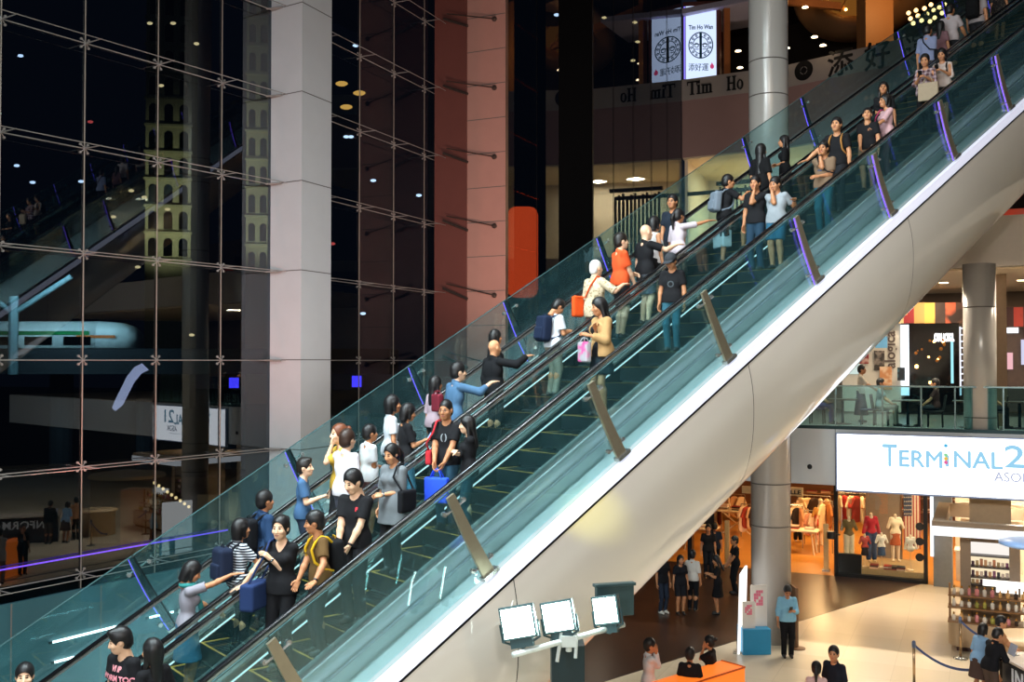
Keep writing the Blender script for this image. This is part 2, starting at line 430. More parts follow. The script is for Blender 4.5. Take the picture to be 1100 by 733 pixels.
def person(loc, facing, label, H=1.68, sex='m', wide=1.0, sk='b', hair=('short', 'black'), top=('tee', '#222222'), bottom=('trousers', '#1d1f26'), shoe='#2a2522',
           armR='down', armL='down', head=(0, 0), lean=0.0, twist=0.0, h=0.013, handR='relax', handL='relax', stride=0.0, lift=(0, 0), sit=None, group=None, extras=(), name='person', hem=None, cat='person'):
    """a figure standing at loc, facing the compass angle (degrees from +Y towards +X). Local frame: x to the figure's right, y forward, z up."""
    S = H / 1.70; f = sex == 'f'
    root = empty(name, loc, -R_(facing), label, cat, group)
    root['_'] = 1; del root['_']
    fh = h * 1.0
    sw = (0.140 if f else 0.160) * (0.6 + 0.4 * wide); hw = 0.088
    # joints
    lp = math.sin(R_(lean)), math.cos(R_(lean))
    zp = 0.93
    if sit is not None: zp = sit + 0.10
    def up(x, y, z):
        """a trunk point given for the upright figure, leant forward about the pelvis"""
        dy, dz = y, z - 0.93; tw = R_(twist) * min(1, max(0, (z - 0.95) / 0.35))
        x, dy = x * math.cos(tw) + dy * math.sin(tw), -x * math.sin(tw) + dy * math.cos(tw)
        return np.array([x, dy * lp[1] + dz * lp[0], zp + dz * lp[1] - dy * lp[0]])
    pel = up(0, 0, 0.93); nk = up(0, -0.01, 1.43); hb = up(0, 0.015, 1.50)
    shR, shL = up(sw, -0.005, 1.375), up(-sw, -0.005, 1.375)
    # head frame
    yaw, pit = R_(head[0]), R_(head[1])
    hy = np.array([math.sin(yaw + R_(twist) * 0.6) * math.cos(pit), math.cos(yaw + R_(twist) * 0.6) * math.cos(pit), math.sin(pit)])
    hx = unit(np.cross(hy, (0, 0, 1))); hz = np.cross(hx, hy); HM = np.array([hx, hy, hz])
    hc = hb + 0.100 * unit(hz + np.array([0, 0, 1.0])) + 0.012 * hy
    # legs
    hipR, hipL = pel + (hw, 0, -0.03), pel + (-hw, 0, -0.03)
    legs = []
    for sgn, hip, lf in ((1, hipR, lift[0]), (-1, hipL, lift[1])):
        if sit is not None:
            kn = hip + (0.03 * sgn, 0.42, 0.0); an = kn + (0, 0.02, -0.41); an[2] = 0.085
        else:
            st = stride * sgn
            an = np.array([hw * sgn * 0.95, st + (0.36 if lf > 0.05 else 0) , 0.085 + lf / S])
            v = an - hip; L1, L2 = 0.425, 0.402; D = min(np.linalg.norm(v), (L1 + L2) * 0.999); a = (L1 * L1 - L2 * L2 + D * D) / (2 * D)
            q = math.sqrt(max(0, L1 * L1 - a * a)); d = unit(v); fw = unit(np.array([0.05 * sgn, 1, 0.0]) - d * (np.array([0.05 * sgn, 1, 0.0]) @ d))
            kn = hip + d * a + fw * q; an = hip + d * D
        legs.append((hip, kn, an))
    # arms
    iv = wmat(root).inverted()
    arms = []
    for sgn, sh, spec in ((1, shR, armR), (-1, shL, armL)):
        if isinstance(spec, str):
            T = np.array(ARM[spec]) * (sgn, 1, 1)
            T = up(*T) if T[2] > 0.99 else T + (0, lp[0] * 0.3, zp - 0.93)
        elif spec[0] == 'world': T = np.array(iv @ V(spec[1])) / S
        else: T = np.array(spec, float)
        v = T - sh; L1, L2 = 0.285, 0.25; D = min(max(np.linalg.norm(v), 0.12), (L1 + L2) * 0.995); d = unit(v)
        a = (L1 * L1 - L2 * L2 + D * D) / (2 * D); q = math.sqrt(max(0, L1 * L1 - a * a))
        pole = np.array([0.55 * sgn, -0.6, -0.8]); pole = unit(pole - d * (pole @ d))
        el = sh + d * a + pole * q; wr = sh + d * D
        arms.append((sh, el, wr))
    hz_ = (0.0, 1.0, 0.0)
    fat = wide
    def torso(g, e=0.0, k=0.05, low=True):
        ny = (0, lp[1], -lp[0])
        if low:
            g.rcone(up(-0.062, -0.012, 0.925), up(0.062, -0.012, 0.925), (0.112 if not f else 0.118) * fat + e, (0.112 if not f else 0.118) * fat + e, k, sq=(ny, 0.92))
        g.rcone(up(-0.05, 0.0, 1.0), up(-0.045, 0, 1.13), 0.098 * fat + e, 0.090 * fat * (0.92 if f else 1) + e, k, sq=(ny, 0.86)); g.rcone(up(0.05, 0.0, 1.0), up(0.045, 0, 1.13), 0.098 * fat + e, 0.090 * fat * (0.92 if f else 1) + e, k, sq=(ny, 0.86))
        cw = sw - 0.092
        g.rcone(up(-cw, 0, 1.23), up(cw, 0, 1.23), 0.102 * (0.4 + 0.6 * fat) + e, 0.102 * (0.4 + 0.6 * fat) + e, k, sq=(ny, 0.85))
        g.rcone(up(-cw, -0.01, 1.315), up(cw, -0.01, 1.315), 0.078 + e, 0.078 + e, k, sq=(ny, 0.85))
        g.rcone(shR, shL, 0.042 + e * 0.7, 0.042 + e * 0.7, k * 0.6)
        g.rcone(shR * 0.75 + shL * 0.25 + (0, -0.01, 0.02), nk + (0, -0.01, 0.01), 0.026 + e * 0.5, 0.042 + e * 0.6, 0.03); g.rcone(shL * 0.75 + shR * 0.25 + (0, -0.01, 0.02), nk + (0, -0.01, 0.01), 0.026 + e * 0.5, 0.042 + e * 0.6, 0.03)
        if f:
            for q in (-1, 1): g.ell(up(0.072 * q, 0.085, 1.255), (0.062 + e * 0.6, 0.05 + e * 0.6, 0.06 + e * 0.6), 0.04)
        elif fat > 1.08: g.ell(up(0, 0.05, 1.05), (0.12 * fat + e, 0.085 * fat + e, 0.14 + e), 0.05)
    pts = [pel, nk, shR, shL] + [p for l in legs for p in l] + [p for a in arms for p in a]
    lo = np.min(pts, 0) - 0.20; hi = np.max(pts, 0) + 0.20
    # ---- body: trunk, limbs, hands and head in one mesh
    g = Grid(lo, hi, h)
    torso(g, 0.0)
    g.rcone(nk + (0, -0.005, -0.06), hb + (0, 0, 0.03), 0.058 if not f else 0.048, 0.05 if not f else 0.044, 0.03)
    at = 1.0 if not f else 0.86
    at *= 0.6 + 0.4 * fat
    for sh, el, wr in arms:
        g.rcone(sh, el, 0.046 * at, 0.038 * at, 0.03)
        m = el + (wr - el) * 0.3; g.rcone(el, m, 0.037 * at, 0.040 * at, 0.02); g.rcone(m, wr, 0.040 * at, 0.026 * at, 0.02)
    lt = (1.0 if not f else 0.95) * (0.55 + 0.45 * fat)
    for hip, kn, an in legs:
        g.rcone(hip, kn, 0.085 * lt, 0.056 * lt, 0.04)
        m = kn + (an - kn) * 0.3 + (0, -0.018, 0); g.rcone(kn, m, 0.052 * lt, 0.057 * lt, 0.025); g.rcone(m, an, 0.057 * lt, 0.037 * lt, 0.025)
        g.rcone(an, an + (0, 0.0, -0.03), 0.04, 0.042, 0.02); g.rcone(an + (0, -0.03, -0.045), an + (0, 0.13, -0.055), 0.034, 0.026, 0.02)
    parts = [g.mesh()]
    hh = max(0.0045, h * 0.36)
    for (sh, el, wr), sgn, pose in ((arms[0], 1, handR), (arms[1], -1, handL)):
        hv, hf = hand_mesh(pose, round(hh, 4)); hv = hv.copy()
        fx = unit(wr - el)
        if pose == 'flat' or pose == 'grip': palm = np.array([0, 0, -1.0])
        else: palm = np.array([-sgn * 0.9, 0.25, 0.0]) if abs(fx[2]) > 0.6 else np.array([-sgn * 0.6, 0, -0.5])
        if pose == 'flat': fx = unit(fx * (1, 1, 0.3))
        pz = -unit(palm - fx * (palm @ fx)); ty = np.cross(pz, fx) * 1.0
        if sgn > 0: ty = np.cross(pz, fx)
        M = np.array([fx, ty, pz])
        if sgn < 0: hv[:, 1] *= -1; hf = hf[:, ::-1]
        # right hand palm down, fingers forward: thumb points to the left (-x)
        parts.append((hv * (0.93 if f else 1.02) @ M + wr, hf))
    # head
    gh = Grid((-0.11, -0.14, -0.20), (0.11, 0.16, 0.15), max(0.0058, h * 0.5))
    hs = 1.05 if f else 1.08
    gh.ell((0, -0.012, 0.025), (0.076, 0.096, 0.098), 0.02); gh.ell((0, 0.025, -0.035), (0.064, 0.072, 0.088), 0.03)
    gh.ell((0, 0.055, -0.088), (0.036, 0.034, 0.030), 0.03)
    gh.rcone((0, 0.092, 0.005), (0, 0.108, -0.032), 0.009, 0.014, 0.012); gh.ell((0, 0.098, -0.035), (0.019, 0.012, 0.010), 0.008)
    for q in (-1, 1):
        gh.ell((0.030 * q, 0.098, 0.004), (0.017, 0.014, 0.010), 0.012, op='s')
        gh.ell((0.078 * q, -0.005, -0.008), (0.012, 0.022, 0.032), 0.008)
        gh.ell((0.040 * q, 0.062, -0.030), (0.028, 0.026, 0.024), 0.02)
    gh.ell((0, 0.090, -0.066), (0.024, 0.014, 0.012), 0.01)
    gh.rcone((0, -0.02, -0.06), (0, -0.03, -0.19), 0.05 if not f else 0.043, 0.052 if not f else 0.044, 0.03)
    hv, hf = gh.mesh(); hv = hv * hs
    cen = hv[hf].mean(1)
    mi = np.zeros(len(hf), int)
    fr = cen[:, 1] > 0.05
    ex = np.abs(cen[:, 0]); ez = cen[:, 2]
    mi[fr & (((ex - 0.031) / 0.015) ** 2 + ((ez - 0.004) / 0.0075) ** 2 < 1)] = 1
    mi[fr & (((ex - 0.033) / 0.021) ** 2 + ((ez - 0.027) / 0.0055) ** 2 < 1)] = 2
    mi[fr & ((cen[:, 0] / 0.025) ** 2 + ((ez + 0.067) / 0.009) ** 2 < 1)] = 3
    nb = sum(len(p[1]) for p in parts)
    parts.append((hv @ HM + hc, hf))
    bv, bf = join(parts); bmi = np.zeros(len(bf), int); bmi[nb:] = mi
    me = np_mesh('body', bv * S, bf, bmi)
    link_mesh('body', me, [skin(sk), mat('eye_dark', '#1b1413', rough=0.25, var=0.05), hairm(hair[1] if hair[1] in ('white', 'grey', 'red', 'brown') else 'black'), mat('lip_' + sk, '#9c5348', rough=0.45, var=0.05)], root, smooth=True)
    def out(nm, G, m):
        v, q = G.mesh()
        if len(q): return link_mesh(nm, np_mesh(nm, v * S, q), m, root, smooth=True), v, q
        return None, None, None
    # ---- lower clothing
    if bottom:
        kind, c = bottom[0], bottom[1]; m = c if not isinstance(c, str) else cloth(c)
        g = Grid(lo, hi, h); ny = (0, lp[1], -lp[0])
        g.rcone(up(-0.064, -0.012, 0.93), up(0.064, -0.012, 0.93), 0.122 * fat + 0.004, 0.122 * fat + 0.004, 0.04, sq=(ny, 0.93))
        g.rcone(up(-0.05, 0, 0.98), up(0.05, 0, 0.98), 0.105 * fat + 0.008, 0.105 * fat + 0.008, 0.04, sq=(ny, 0.9))
        if kind in ('trousers', 'jeans', 'shorts', 'leggings'):
            e = {'trousers': 0.012, 'jeans': 0.008, 'shorts': 0.018, 'leggings': 0.004}[kind]
            for hip, kn, an in legs:
                if kind == 'shorts':
                    en = hip + (kn - hip) * 0.86; g.rcone(hip, en, 0.088 * lt + e, 0.064 * lt + e + 0.012, 0.035); g.cut(unit(kn - hip) * 1.0 if sit is None else (0, 0, -9), (unit(kn - hip) @ en) if sit is None else 99)
                else:
                    g.rcone(hip, kn, 0.086 * lt + e, 0.058 * lt + e, 0.035); g.rcone(kn, an + (0, -0.005, -0.02), 0.056 * lt + e, 0.048 * lt + e, 0.03)
            g.cut((0, 0, -1), -0.045)
        else:
            zl = {'skirt': 0.52, 'miniskirt': 0.68, 'longskirt': 0.22}[kind]
            if len(bottom) > 2: zl = bottom[2]
            r1 = 0.128 + (0.06 if kind != 'miniskirt' else 0.035) * (0.93 - zl) / 0.4
            g.rcone((-0.05, -0.01, zp - 0.02), (-0.05, 0, zl + 0.0), 0.125 * fat, r1 * fat, 0.05, sq=(hz_, 0.88)); g.rcone((0.05, -0.01, zp - 0.02), (0.05, 0, zl), 0.125 * fat, r1 * fat, 0.05, sq=(hz_, 0.88))
            if stride: g.rcone(legs[0][0], legs[0][1], 0.11, 0.09, 0.04); g.rcone(legs[1][0], legs[1][1], 0.11, 0.09, 0.04)
            g.cut((0, 0, -1), -zl)
        g.cut(up(0, 0, 1.93) - up(0, 0, 0.93), float((up(0, 0, 1.93) - up(0, 0, 0.93)) @ up(0, 0, 1.04)))
        nm = {'skirt': 'skirt', 'miniskirt': 'skirt', 'longskirt': 'skirt', 'leggings': 'trousers', 'jeans': 'jeans'}.get(kind, kind)
        out(nm, g, m)
    # ---- upper clothing
    shirt = None; sv = sq_ = None
    layers = ([(top, 0.0, None)] if top else []) + [((x[1], x[2]) + tuple(x[3:]), 0.012, 'open') for x in extras if x[0] == 'over']
    for top_, e_add, opened in layers:
        top = top_
        kind, c = top[0], top[1]; m = c if not isinstance(c, str) else cloth(c)
        g = Grid(lo, hi, h)
        e = {'tee': 0.012, 'shirt': 0.013, 'tank': 0.009, 'jacket': 0.020, 'dress': 0.010, 'blouse': 0.013, 'loose': 0.022}[kind] + e_add
        torso(g, e)
        zh = hem if hem is not None else (0.66 if kind == 'loose' else 0.86 if kind != 'dress' else 0.60)
        if sit is not None: zh = max(zh, 0.90)
        nhem = 0.93 if kind != 'dress' else zh
        if zh < 0.92:
            q = up(0, 0, 0.93) + np.array([0, 0, zh - 0.93])
            rr = 0.122 * fat + e * 0.8 + (0.03 if kind in ('dress', 'loose') else 0.0)
            g.rcone(up(-0.055, -0.006, 0.97), q + (-0.055, 0, 0), 0.112 * fat + e, rr, 0.05, sq=(hz_, 0.86)); g.rcone(up(0.055, -0.006, 0.97), q + (0.055, 0, 0), 0.112 * fat + e, rr, 0.05, sq=(hz_, 0.86))
        g.cut((0, 0, -1), -(zp - 0.93 + zh))
        sl = top[2] if len(top) > 2 else {'tee': 0.72, 'shirt': 1.92, 'tank': 0.0, 'jacket': 1.95, 'dress': 0.35, 'blouse': 0.8, 'loose': 0.9}[kind]
        for sh, el, wr in arms:
            es = e + (0.014 if kind in ('loose', 'tee', 'blouse') else 0.008)
            if sl > 0:
                p1 = sh + (el - sh) * min(1, sl)
                ga = Grid(lo, hi, h); ga.rcone(sh, p1, 0.045 * at + es * 0.7, (0.040 + 0.012 * (1 - min(1, sl))) * at + es, 0.03)
                if sl <= 1: ga.cut(unit(el - sh), float(unit(el - sh) @ p1))
                if sl > 1:
                    p2 = el + (wr - el) * (sl - 1); ga.rcone(el, p2, 0.041 * at + es * 0.8, 0.031 * at + es * 0.8, 0.03); ga.cut(unit(wr - el), float(unit(wr - el) @ p2))
                k = 0.03; hq = np.clip(0.5 + 0.5 * (g.F - ga.F) / k, 0, 1); g.F = g.F * (1 - hq) + ga.F * hq - k * hq * (1 - hq)
        # neck opening
        nr = {'tee': 0.062, 'shirt': 0.05, 'tank': 0.072, 'jacket': 0.055, 'dress': 0.07, 'blouse': 0.065, 'loose': 0.06}[kind] * (0.92 if f else 1)
        g.rcone(nk + (0, 0.020, 0.006), hb + (0, 0.05, 0.05), nr, nr + 0.03, 0, op='s')
        if len(top) > 3 and top[3] == 'v': g.rcone(up(0, 0.14, 1.27), up(0, 0.05, 1.44), 0.012, 0.075, 0, op='s')
        if opened: g.rcone(up(0, 0.20, 1.45), up(0, 0.20, 0.6), 0.11, 0.12, 0, op='s')
        o3 = out({'tee': 'tshirt', 'shirt': 'shirt', 'tank': 'tank_top', 'jacket': 'jacket' if not opened else 'cardigan', 'dress': 'dress', 'blouse': 'blouse', 'loose': 'tunic'}[kind], g, m)
        if not opened: shirt, sv, sq_ = o3
        if kind in ('shirt', 'jacket') and not f:
            mbc = MB(); k0 = nk + np.array([0, 0.0, 0.012]); r = nr + 0.006
            ring = [(k0 + (r * math.sin(a) * 1.05, r * math.cos(a) * 0.95, 0.012 - 0.018 * math.cos(a))) * S for a in np.linspace(0.25, 2 * math.pi - 0.25, 16)]
            mbc.tube(ring, 0.011 * S, 6); me = bpy.data.meshes.new('collar'); me.from_pydata(mbc.v, [], mbc.f); link_mesh('collar', me, m, root, True)
    # ---- shoes
    if shoe:
        for (hip, kn, an), nm in zip(legs, 'RL'):
            g = Grid(an - (0.09, 0.12, 0.12), an + (0.09, 0.22, 0.06), max(0.009, h * 0.75))
            g.rcone(an + (0, -0.035, -0.035), an + (0, 0.03, -0.03), 0.042, 0.042, 0.03); g.rcone(an + (0, -0.03, -0.052), an + (0, 0.135, -0.058), 0.042, 0.034, 0.03)
            g.cut((0, 0, -1), -(an[2] - 0.085)); out('shoe', g, shoe if not isinstance(shoe, str) else mat('shoe_' + shoe.lstrip('#'), shoe, rough=0.5, var=0.15))
    # ---- hair and headgear, in the head's frame
    hk, hcol = hair[0], hair[1]
    def hout(nm, G, m, oh=None):
        v, q = G.mesh()
        if len(q): link_mesh(nm, np_mesh(nm, (v * hs @ HM + hc) * S, q), m, root, smooth=True)
    hg = max(0.0065, h * 0.55)
    if hk != 'bald':
        G = Grid((-0.16, -0.24, -0.5), (0.16, 0.15, 0.17), hg)
        t = {'buzz': 0.004, 'thin': 0.003}.get(hk, 0.014)
        G.ell((0, -0.014, 0.030), (0.078 + t, 0.096 + t, 0.098 + t), 0.0)
        G.ell((0, -0.05, -0.03), (0.070 + t * 0.8, 0.056 + t, 0.075), 0.02)
        fz = {'buzz': 0.0, 'bun': 0.012, 'pony': 0.012, 'thin': 0.05}.get(hk, 0.0)
        if hk not in ('hijab', 'cap'):
            G.ell((0, 0.105, -0.035 + fz * 0.4), (0.086, 0.085, 0.098 + fz), 0, op='s')
        if hk in ('short', 'buzz', 'quiff', 'thin', 'cap'):
            for q in (-1, 1): G.ell((0.085 * q, 0.0, -0.035), (0.03, 0.045, 0.045), 0, op='s')
            G.cut((0, 0.5, -1), 0.075)
            if hk == 'quiff': G.ell((0, 0.055, 0.105), (0.06, 0.045, 0.03), 0.03)
            if hk == 'thin': G.ell((0, 0.02, 0.10), (0.062, 0.08, 0.06), 0, op='s')
        elif hk in ('long', 'vlong'):
            L = -0.30 if hk == 'long' else -0.44
            G.rcone((0, -0.075, 0.0), (0, -0.10, L), 0.075, 0.062, 0.04, sq=((0, 1, 0), 0.55))
            for q in (-1, 1): G.rcone((0.068 * q, -0.02, 0.03), (0.085 * q, -0.02, -0.20), 0.032, 0.026, 0.03)
        elif hk == 'bob':
            G.rcone((0, -0.055, 0.0), (0, -0.055, -0.10), 0.088, 0.082, 0.03, sq=((0, 1, 0), 0.75))
            for q in (-1, 1): G.rcone((0.072 * q, 0.0, 0.03), (0.074 * q, 0.015, -0.085), 0.028, 0.02, 0.02)
            G.cut((0, 0, -1), 0.135)
        elif hk == 'bun':
            G.cut((0, 0.35, -1), 0.085); G.ell((0, -0.13, 0.06), (0.042, 0.042, 0.042), 0.01)
        elif hk == 'pony':
            G.cut((0, 0.35, -1), 0.085); G.rcone((0, -0.12, 0.04), (0, -0.16, -0.06), 0.03, 0.036, 0.02); G.rcone((0, -0.16, -0.06), (0, -0.14, -0.26), 0.036, 0.012, 0.02)
        if hk == 'hijab':
            G = Grid((-0.30, -0.3, -0.5), (0.30, 0.25, 0.17), hg * 1.3)
            G.ell((0, -0.010, 0.022), (0.094, 0.112, 0.116), 0.0); G.rcone((0, -0.02, -0.06), (0, -0.03, -0.22), 0.09, 0.13, 0.05)
            G.rcone((-0.12, -0.04, -0.24), (0.12, -0.04, -0.24), 0.085, 0.085, 0.05); G.ell((0, 0.12, -0.030), (0.058, 0.09, 0.080), 0, op='s'); G.cut((0, 0, -1), 0.34)
            hout('headscarf', G, mat('scarf_' + hcol, {'black': '#121214'}.get(hcol, hcol), rough=0.8))
        else: hout('hair', G, hairm('black' if hk == 'cap' else hcol))
        if hk == 'cap':
            G = Grid((-0.13, -0.14, -0.02), (0.13, 0.24, 0.17), hg)
            G.ell((0, -0.008, 0.045), (0.098, 0.116, 0.100), 0.0); G.cut((0, 0, -1), -0.035); out_c = None
            G.ell((0, 0.11, 0.040), (0.082, 0.095, 0.012), 0.008)
            hout('cap', G, cloth(hcol) if hcol.startswith('#') else hairm(hcol))
    # ---- small things worn
    for ex_ in extras:
        if ex_ == 'glasses':
            mb = MB()
            for q in (-1, 1):
                c = np.array([0.033 * q, 0.113, 0.003]) * hs
                mb.tube([tuple((c + (0.023 * math.cos(a), 0, 0.017 * math.sin(a))) @ HM * S + hc * S) for a in np.linspace(0, 2 * math.pi, 14)[:-1]], 0.0028, 5, close=True)
                mb.tube([tuple((np.array(p) @ HM + hc) * S) for p in ((0.056 * q, 0.110, 0.006), (0.078 * q, 0.07, 0.006), (0.082 * q, -0.01, 0.008))], 0.0025, 5)
            mb.tube([tuple((np.array(p) @ HM + hc) * S) for p in ((-0.011, 0.114, 0.006), (0.011, 0.114, 0.006))], 0.0025, 5)
            me = bpy.data.meshes.new('glasses'); me.from_pydata(mb.v, [], mb.f); link_mesh('glasses', me, mat('black_plastic', '#101012', rough=0.3, var=0.05), root, True)
        elif ex_ in ('watchR', 'watchL', 'braceletR', 'braceletL'):
            sh, el, wr = arms[0 if ex_.endswith('R') else 1]; d = unit(wr - el); p = wr - d * 0.02
            me = bpy.data.meshes.new('wristwatch'); mb = MB(); mb.tube([tuple((p - d * 0.012) * S), tuple((p + d * 0.012) * S)], 0.031 * S * at, 12)
            me.from_pydata(mb.v, [], mb.f); link_mesh('wristwatch' if 'watch' in ex_ else 'bracelet', me, mat('black_plastic', '#101012', rough=0.3, var=0.05) if 'watch' in ex_ else mat('steel', '#b8bcc0', rough=0.25, metal=1.0, var=0.08), root, True)
        elif ex_[0] == 'print':
            # a print on the chest, laid onto the cloth
            bt = BVHTree.FromPolygons([tuple(p) for p in sv], [tuple(q) for q in sq_])
            for s_, size, z, col, x0 in ex_[1]:
                cu = bpy.data.curves.new('print', 'FONT'); cu.body = s_; cu.size = size; cu.align_x = 'CENTER'; cu.offset = 0.0035; cu.resolution_u = 2
                t_ = bpy.data.objects.new('print', cu); COL.objects.link(t_); dg = bpy.context.evaluated_depsgraph_get(); dg.update()
                mm = bpy.data.meshes.new_from_object(t_.evaluated_get(dg)); bpy.data.objects.remove(t_)
                bm = bmesh.new(); bm.from_mesh(mm); bmesh.ops.triangulate(bm, faces=bm.faces[:]); bmesh.ops.subdivide_edges(bm, edges=[e for e in bm.edges if e.calc_length() > 0.03], cuts=2); 
                for v in bm.verts:
                    # seen from the front the figure's right is on the viewer's left
                    p = up(-v.co.x + x0, 0.5, z + v.co.y); hit = bt.ray_cast(V(p), V(up(0, -1, 1.2) - up(0, 0, 1.2)))
                    q = np.array(hit[0]) + np.array([0, 0.003, 0]) if hit[0] is not None else up(-v.co.x + x0, 0.12, z + v.co.y)
                    v.co = tuple(q * S)
                me = bpy.data.meshes.new('shirt_print'); bm.to_mesh(me); bm.free(); bpy.data.meshes.remove(mm)
                link_mesh('shirt_print', me, cloth(col), root)
        elif ex_[0] == 'over': pass
        elif ex_[0] == 'scarf':
            G = Grid(nk - (0.2, 0.25, 0.35), nk + (0.2, 0.25, 0.12), 0.012)
            for a in np.linspace(0, 2 * math.pi, 13)[:-1]: G.ell(nk + (0.075 * math.sin(a), 0.07 * math.cos(a), 0.01), (0.035, 0.035, 0.03), 0.02)
            G.rcone(nk + (0.06, 0.08, 0), up(0.07, 0.15, 1.15), 0.03, 0.035, 0.03); G.rcone(nk + (-0.06, 0.08, 0), up(-0.06, 0.15, 1.2), 0.03, 0.035, 0.03)
            out('scarf', G, cloth(ex_[1]))
    info = dict(root=root, S=S, up=up, arms=arms, legs=legs, HM=HM, hc=hc, nk=nk, pel=pel, hand=[a[2] + unit(a[2] - a[1]) * 0.08 for a in arms], fat=fat, zp=zp, f=f)
    return info
def wpt(info, p):
    """a point of the figure's own frame (for a 1.70 m figure) in the world"""
    return np.array(wmat(info['root']) @ V(np.array(p, float) * info['S']))
def carried(name, info, label, cat, group=None):
    r = info['root']; return empty(name, tuple(r.location), r.rotation_euler.z, label, cat, group)
def loc_mesh(nm, mb_or_mesh, m, parent, S, smooth=True):
    if isinstance(mb_or_mesh, MB):
        me = bpy.data.meshes.new(nm); me.from_pydata([tuple(np.array(p) * S) for p in mb_or_mesh.v], [], mb_or_mesh.f); me.update()
    else:
        v, q = mb_or_mesh; me = np_mesh(nm, v * S, q)
    return link_mesh(nm, me, m, parent, smooth)
def backpack(info, label, color, strap=None, w=0.15, hgt=0.23, deep=0.085, pocket=True, zc=1.17):
    up = info['up']; S = info['S']; o = carried('backpack', info, label, 'backpack')
    g = Grid(up(0, -0.3, zc) - 0.35, up(0, -0.2, zc) + 0.35, 0.012)
    lx = unit(up(1, 0, 1.2) - up(0, 0, 1.2)); lz = unit(up(0, 0, 1.4) - up(0, 0, 1.0)); ly = np.cross(lz, lx); M = np.array([lx, ly, lz]).T
    c = up(0, -0.125 - deep * 1.02 - 0.02 * (info['fat'] - 1), zc)
    g.rbox(c, (w, deep, hgt), 0.06, M); v = g.mesh()
    # shape the bag in its own frame
    loc_mesh('bag_body', v, cloth(color), o, S)
    if pocket:
        g = Grid(c - 0.3, c + 0.3, 0.012); g.rbox(c - ly * (deep * 0.95) - lz * hgt * 0.38, (w * 0.8, 0.035, hgt * 0.48), 0.03, M); loc_mesh('front_pocket', g.mesh(), cloth(color), o, S)
    sm = cloth(strap or color)
    for q in (-1, 1):
        mb = MB(); x = 0.095
        path = [up(x * q, -0.155, zc + hgt * 0.8), up(x * q, -0.09, 1.405), up(x * q * 1.02, -0.015, 1.432), up(x * q * 1.08, 0.07, 1.375), up(x * q * 1.12, 0.125, 1.29), up(x * q * 1.3, 0.10, 1.14), up(x * q * 1.75, 0.0, 1.05), up(x * q * 1.35, -0.13, 1.0)]
        mb.tube(path, 0.017, 6); loc_mesh('shoulder_strap', mb, sm, o, S)
    mb = MB(); mb.tube([c + lz * hgt + lx * a + np.array([0, 0, b]) for a, b in ((-0.04, -0.01), (-0.03, 0.03), (0.03, 0.03), (0.04, -0.01))], 0.008, 6); loc_mesh('grab_loop', mb, sm, o, S)
    return o
def hand_bag(info, label, color, side='R', w=0.17, hgt=0.17, deep=0.05, drop=0.16, kind='tote_bag', cat='bag', m=None, logo=None, at=None, yaw=0):
    S = info['S']; o = carried(kind, info, label, cat); hp = (info['hand'][0 if side == 'R' else 1] if at is None else np.array(at)) 
    c = hp - (0, 0, drop + hgt); g = Grid(c - 0.4, c + 0.4, 0.012)
    a = R_(yaw); M = np.array([[math.cos(a), -math.sin(a), 0], [math.sin(a), math.cos(a), 0], [0, 0, 1]])
    g.rbox(c, (w, deep, hgt), 0.025, M); mm = m or cloth(color); loc_mesh('bag_body', g.mesh(), mm, o, S)
    for q in (-1, 1):
        mb = MB(); ex = M @ np.array([1, 0, 0]); ey = M @ np.array([0, 1, 0])
        mb.tube([c + ex * (-w * 0.5) + ey * deep * 0.8 * q + (0, 0, hgt * 0.96), c + ex * (-w * 0.25) + ey * deep * 0.4 * q + (0, 0, hgt + drop * 0.8), hp + (0, 0, -0.0), c + ex * (w * 0.25) + ey * deep * 0.4 * q + (0, 0, hgt + drop * 0.8), c + ex * (w * 0.5) + ey * deep * 0.8 * q + (0, 0, hgt * 0.96)], 0.008, 6)
        loc_mesh('handle', mb, mm, o, S)
    return o
def shoulder_bag(info, label, color, side=1, cross=False, w=0.15, hgt=0.11, deep=0.045, z=0.98, y=0.02, kind='shoulder_bag'):
    """side: +1 hangs on the figure's right"""
    up = info['up']; S = info['S']; o = carried(kind, info, label, 'bag')
    c = up(0.235 * side * (0.6 + 0.4 * info['fat']), y, z); g = Grid(c - 0.3, c + 0.3, 0.012); g.rbox(c, (deep, w, hgt), 0.03); loc_mesh('bag_body', g.mesh(), cloth(color), o, S)
    mb = MB(); x0 = -0.10 * side if cross else 0.12 * side; fx = 0.20 * side
    mid = 0.03 * side if cross else 0.17 * side
    mb.tube([c + (0, w * 0.7, hgt), up(mid + 0.07 * side, 0.135, 1.15), up(mid * 0.4 + x0 * 0.5, 0.155, 1.30), up(x0, 0.07, 1.44), up(x0, -0.04, 1.46), up(mid * 0.4 + x0 * 0.5, -0.13, 1.30), up(mid + 0.07 * side, -0.125, 1.12), c + (0, -w * 0.7, hgt)], 0.014, 6)
    loc_mesh('strap', mb, cloth(color), o, S)
    return o
def phone(info, label, side='R', dy=0.03, dz=0.04, tilt=35, screen=0.0):
    S = info['S']; o = carried('smartphone', info, label, 'phone'); hp = info['hand'][0 if side == 'R' else 1] + (0, dy, dz)
    a = R_(tilt); uy = np.array([0, math.sin(a), math.cos(a)]); nrm = np.array([0, -math.cos(a), math.sin(a)])
    mb = MB(); mb.cbox(hp, (0.075, 0, 0), uy * 0.15, nrm * 0.009); loc_mesh('case', mb, mat('black_plastic', '#101012', rough=0.3, var=0.05), o, S, False)
    mb = MB(); mb.cbox(hp + nrm * 0.0055, (0.066, 0, 0), uy * 0.135, nrm * 0.002); loc_mesh('screen', mb, glow('phone_screen', '#b8d8ff', 1.2) if screen else mat('dark_screen', '#0a0c10', rough=0.1, var=0), o, S, False)
    return o
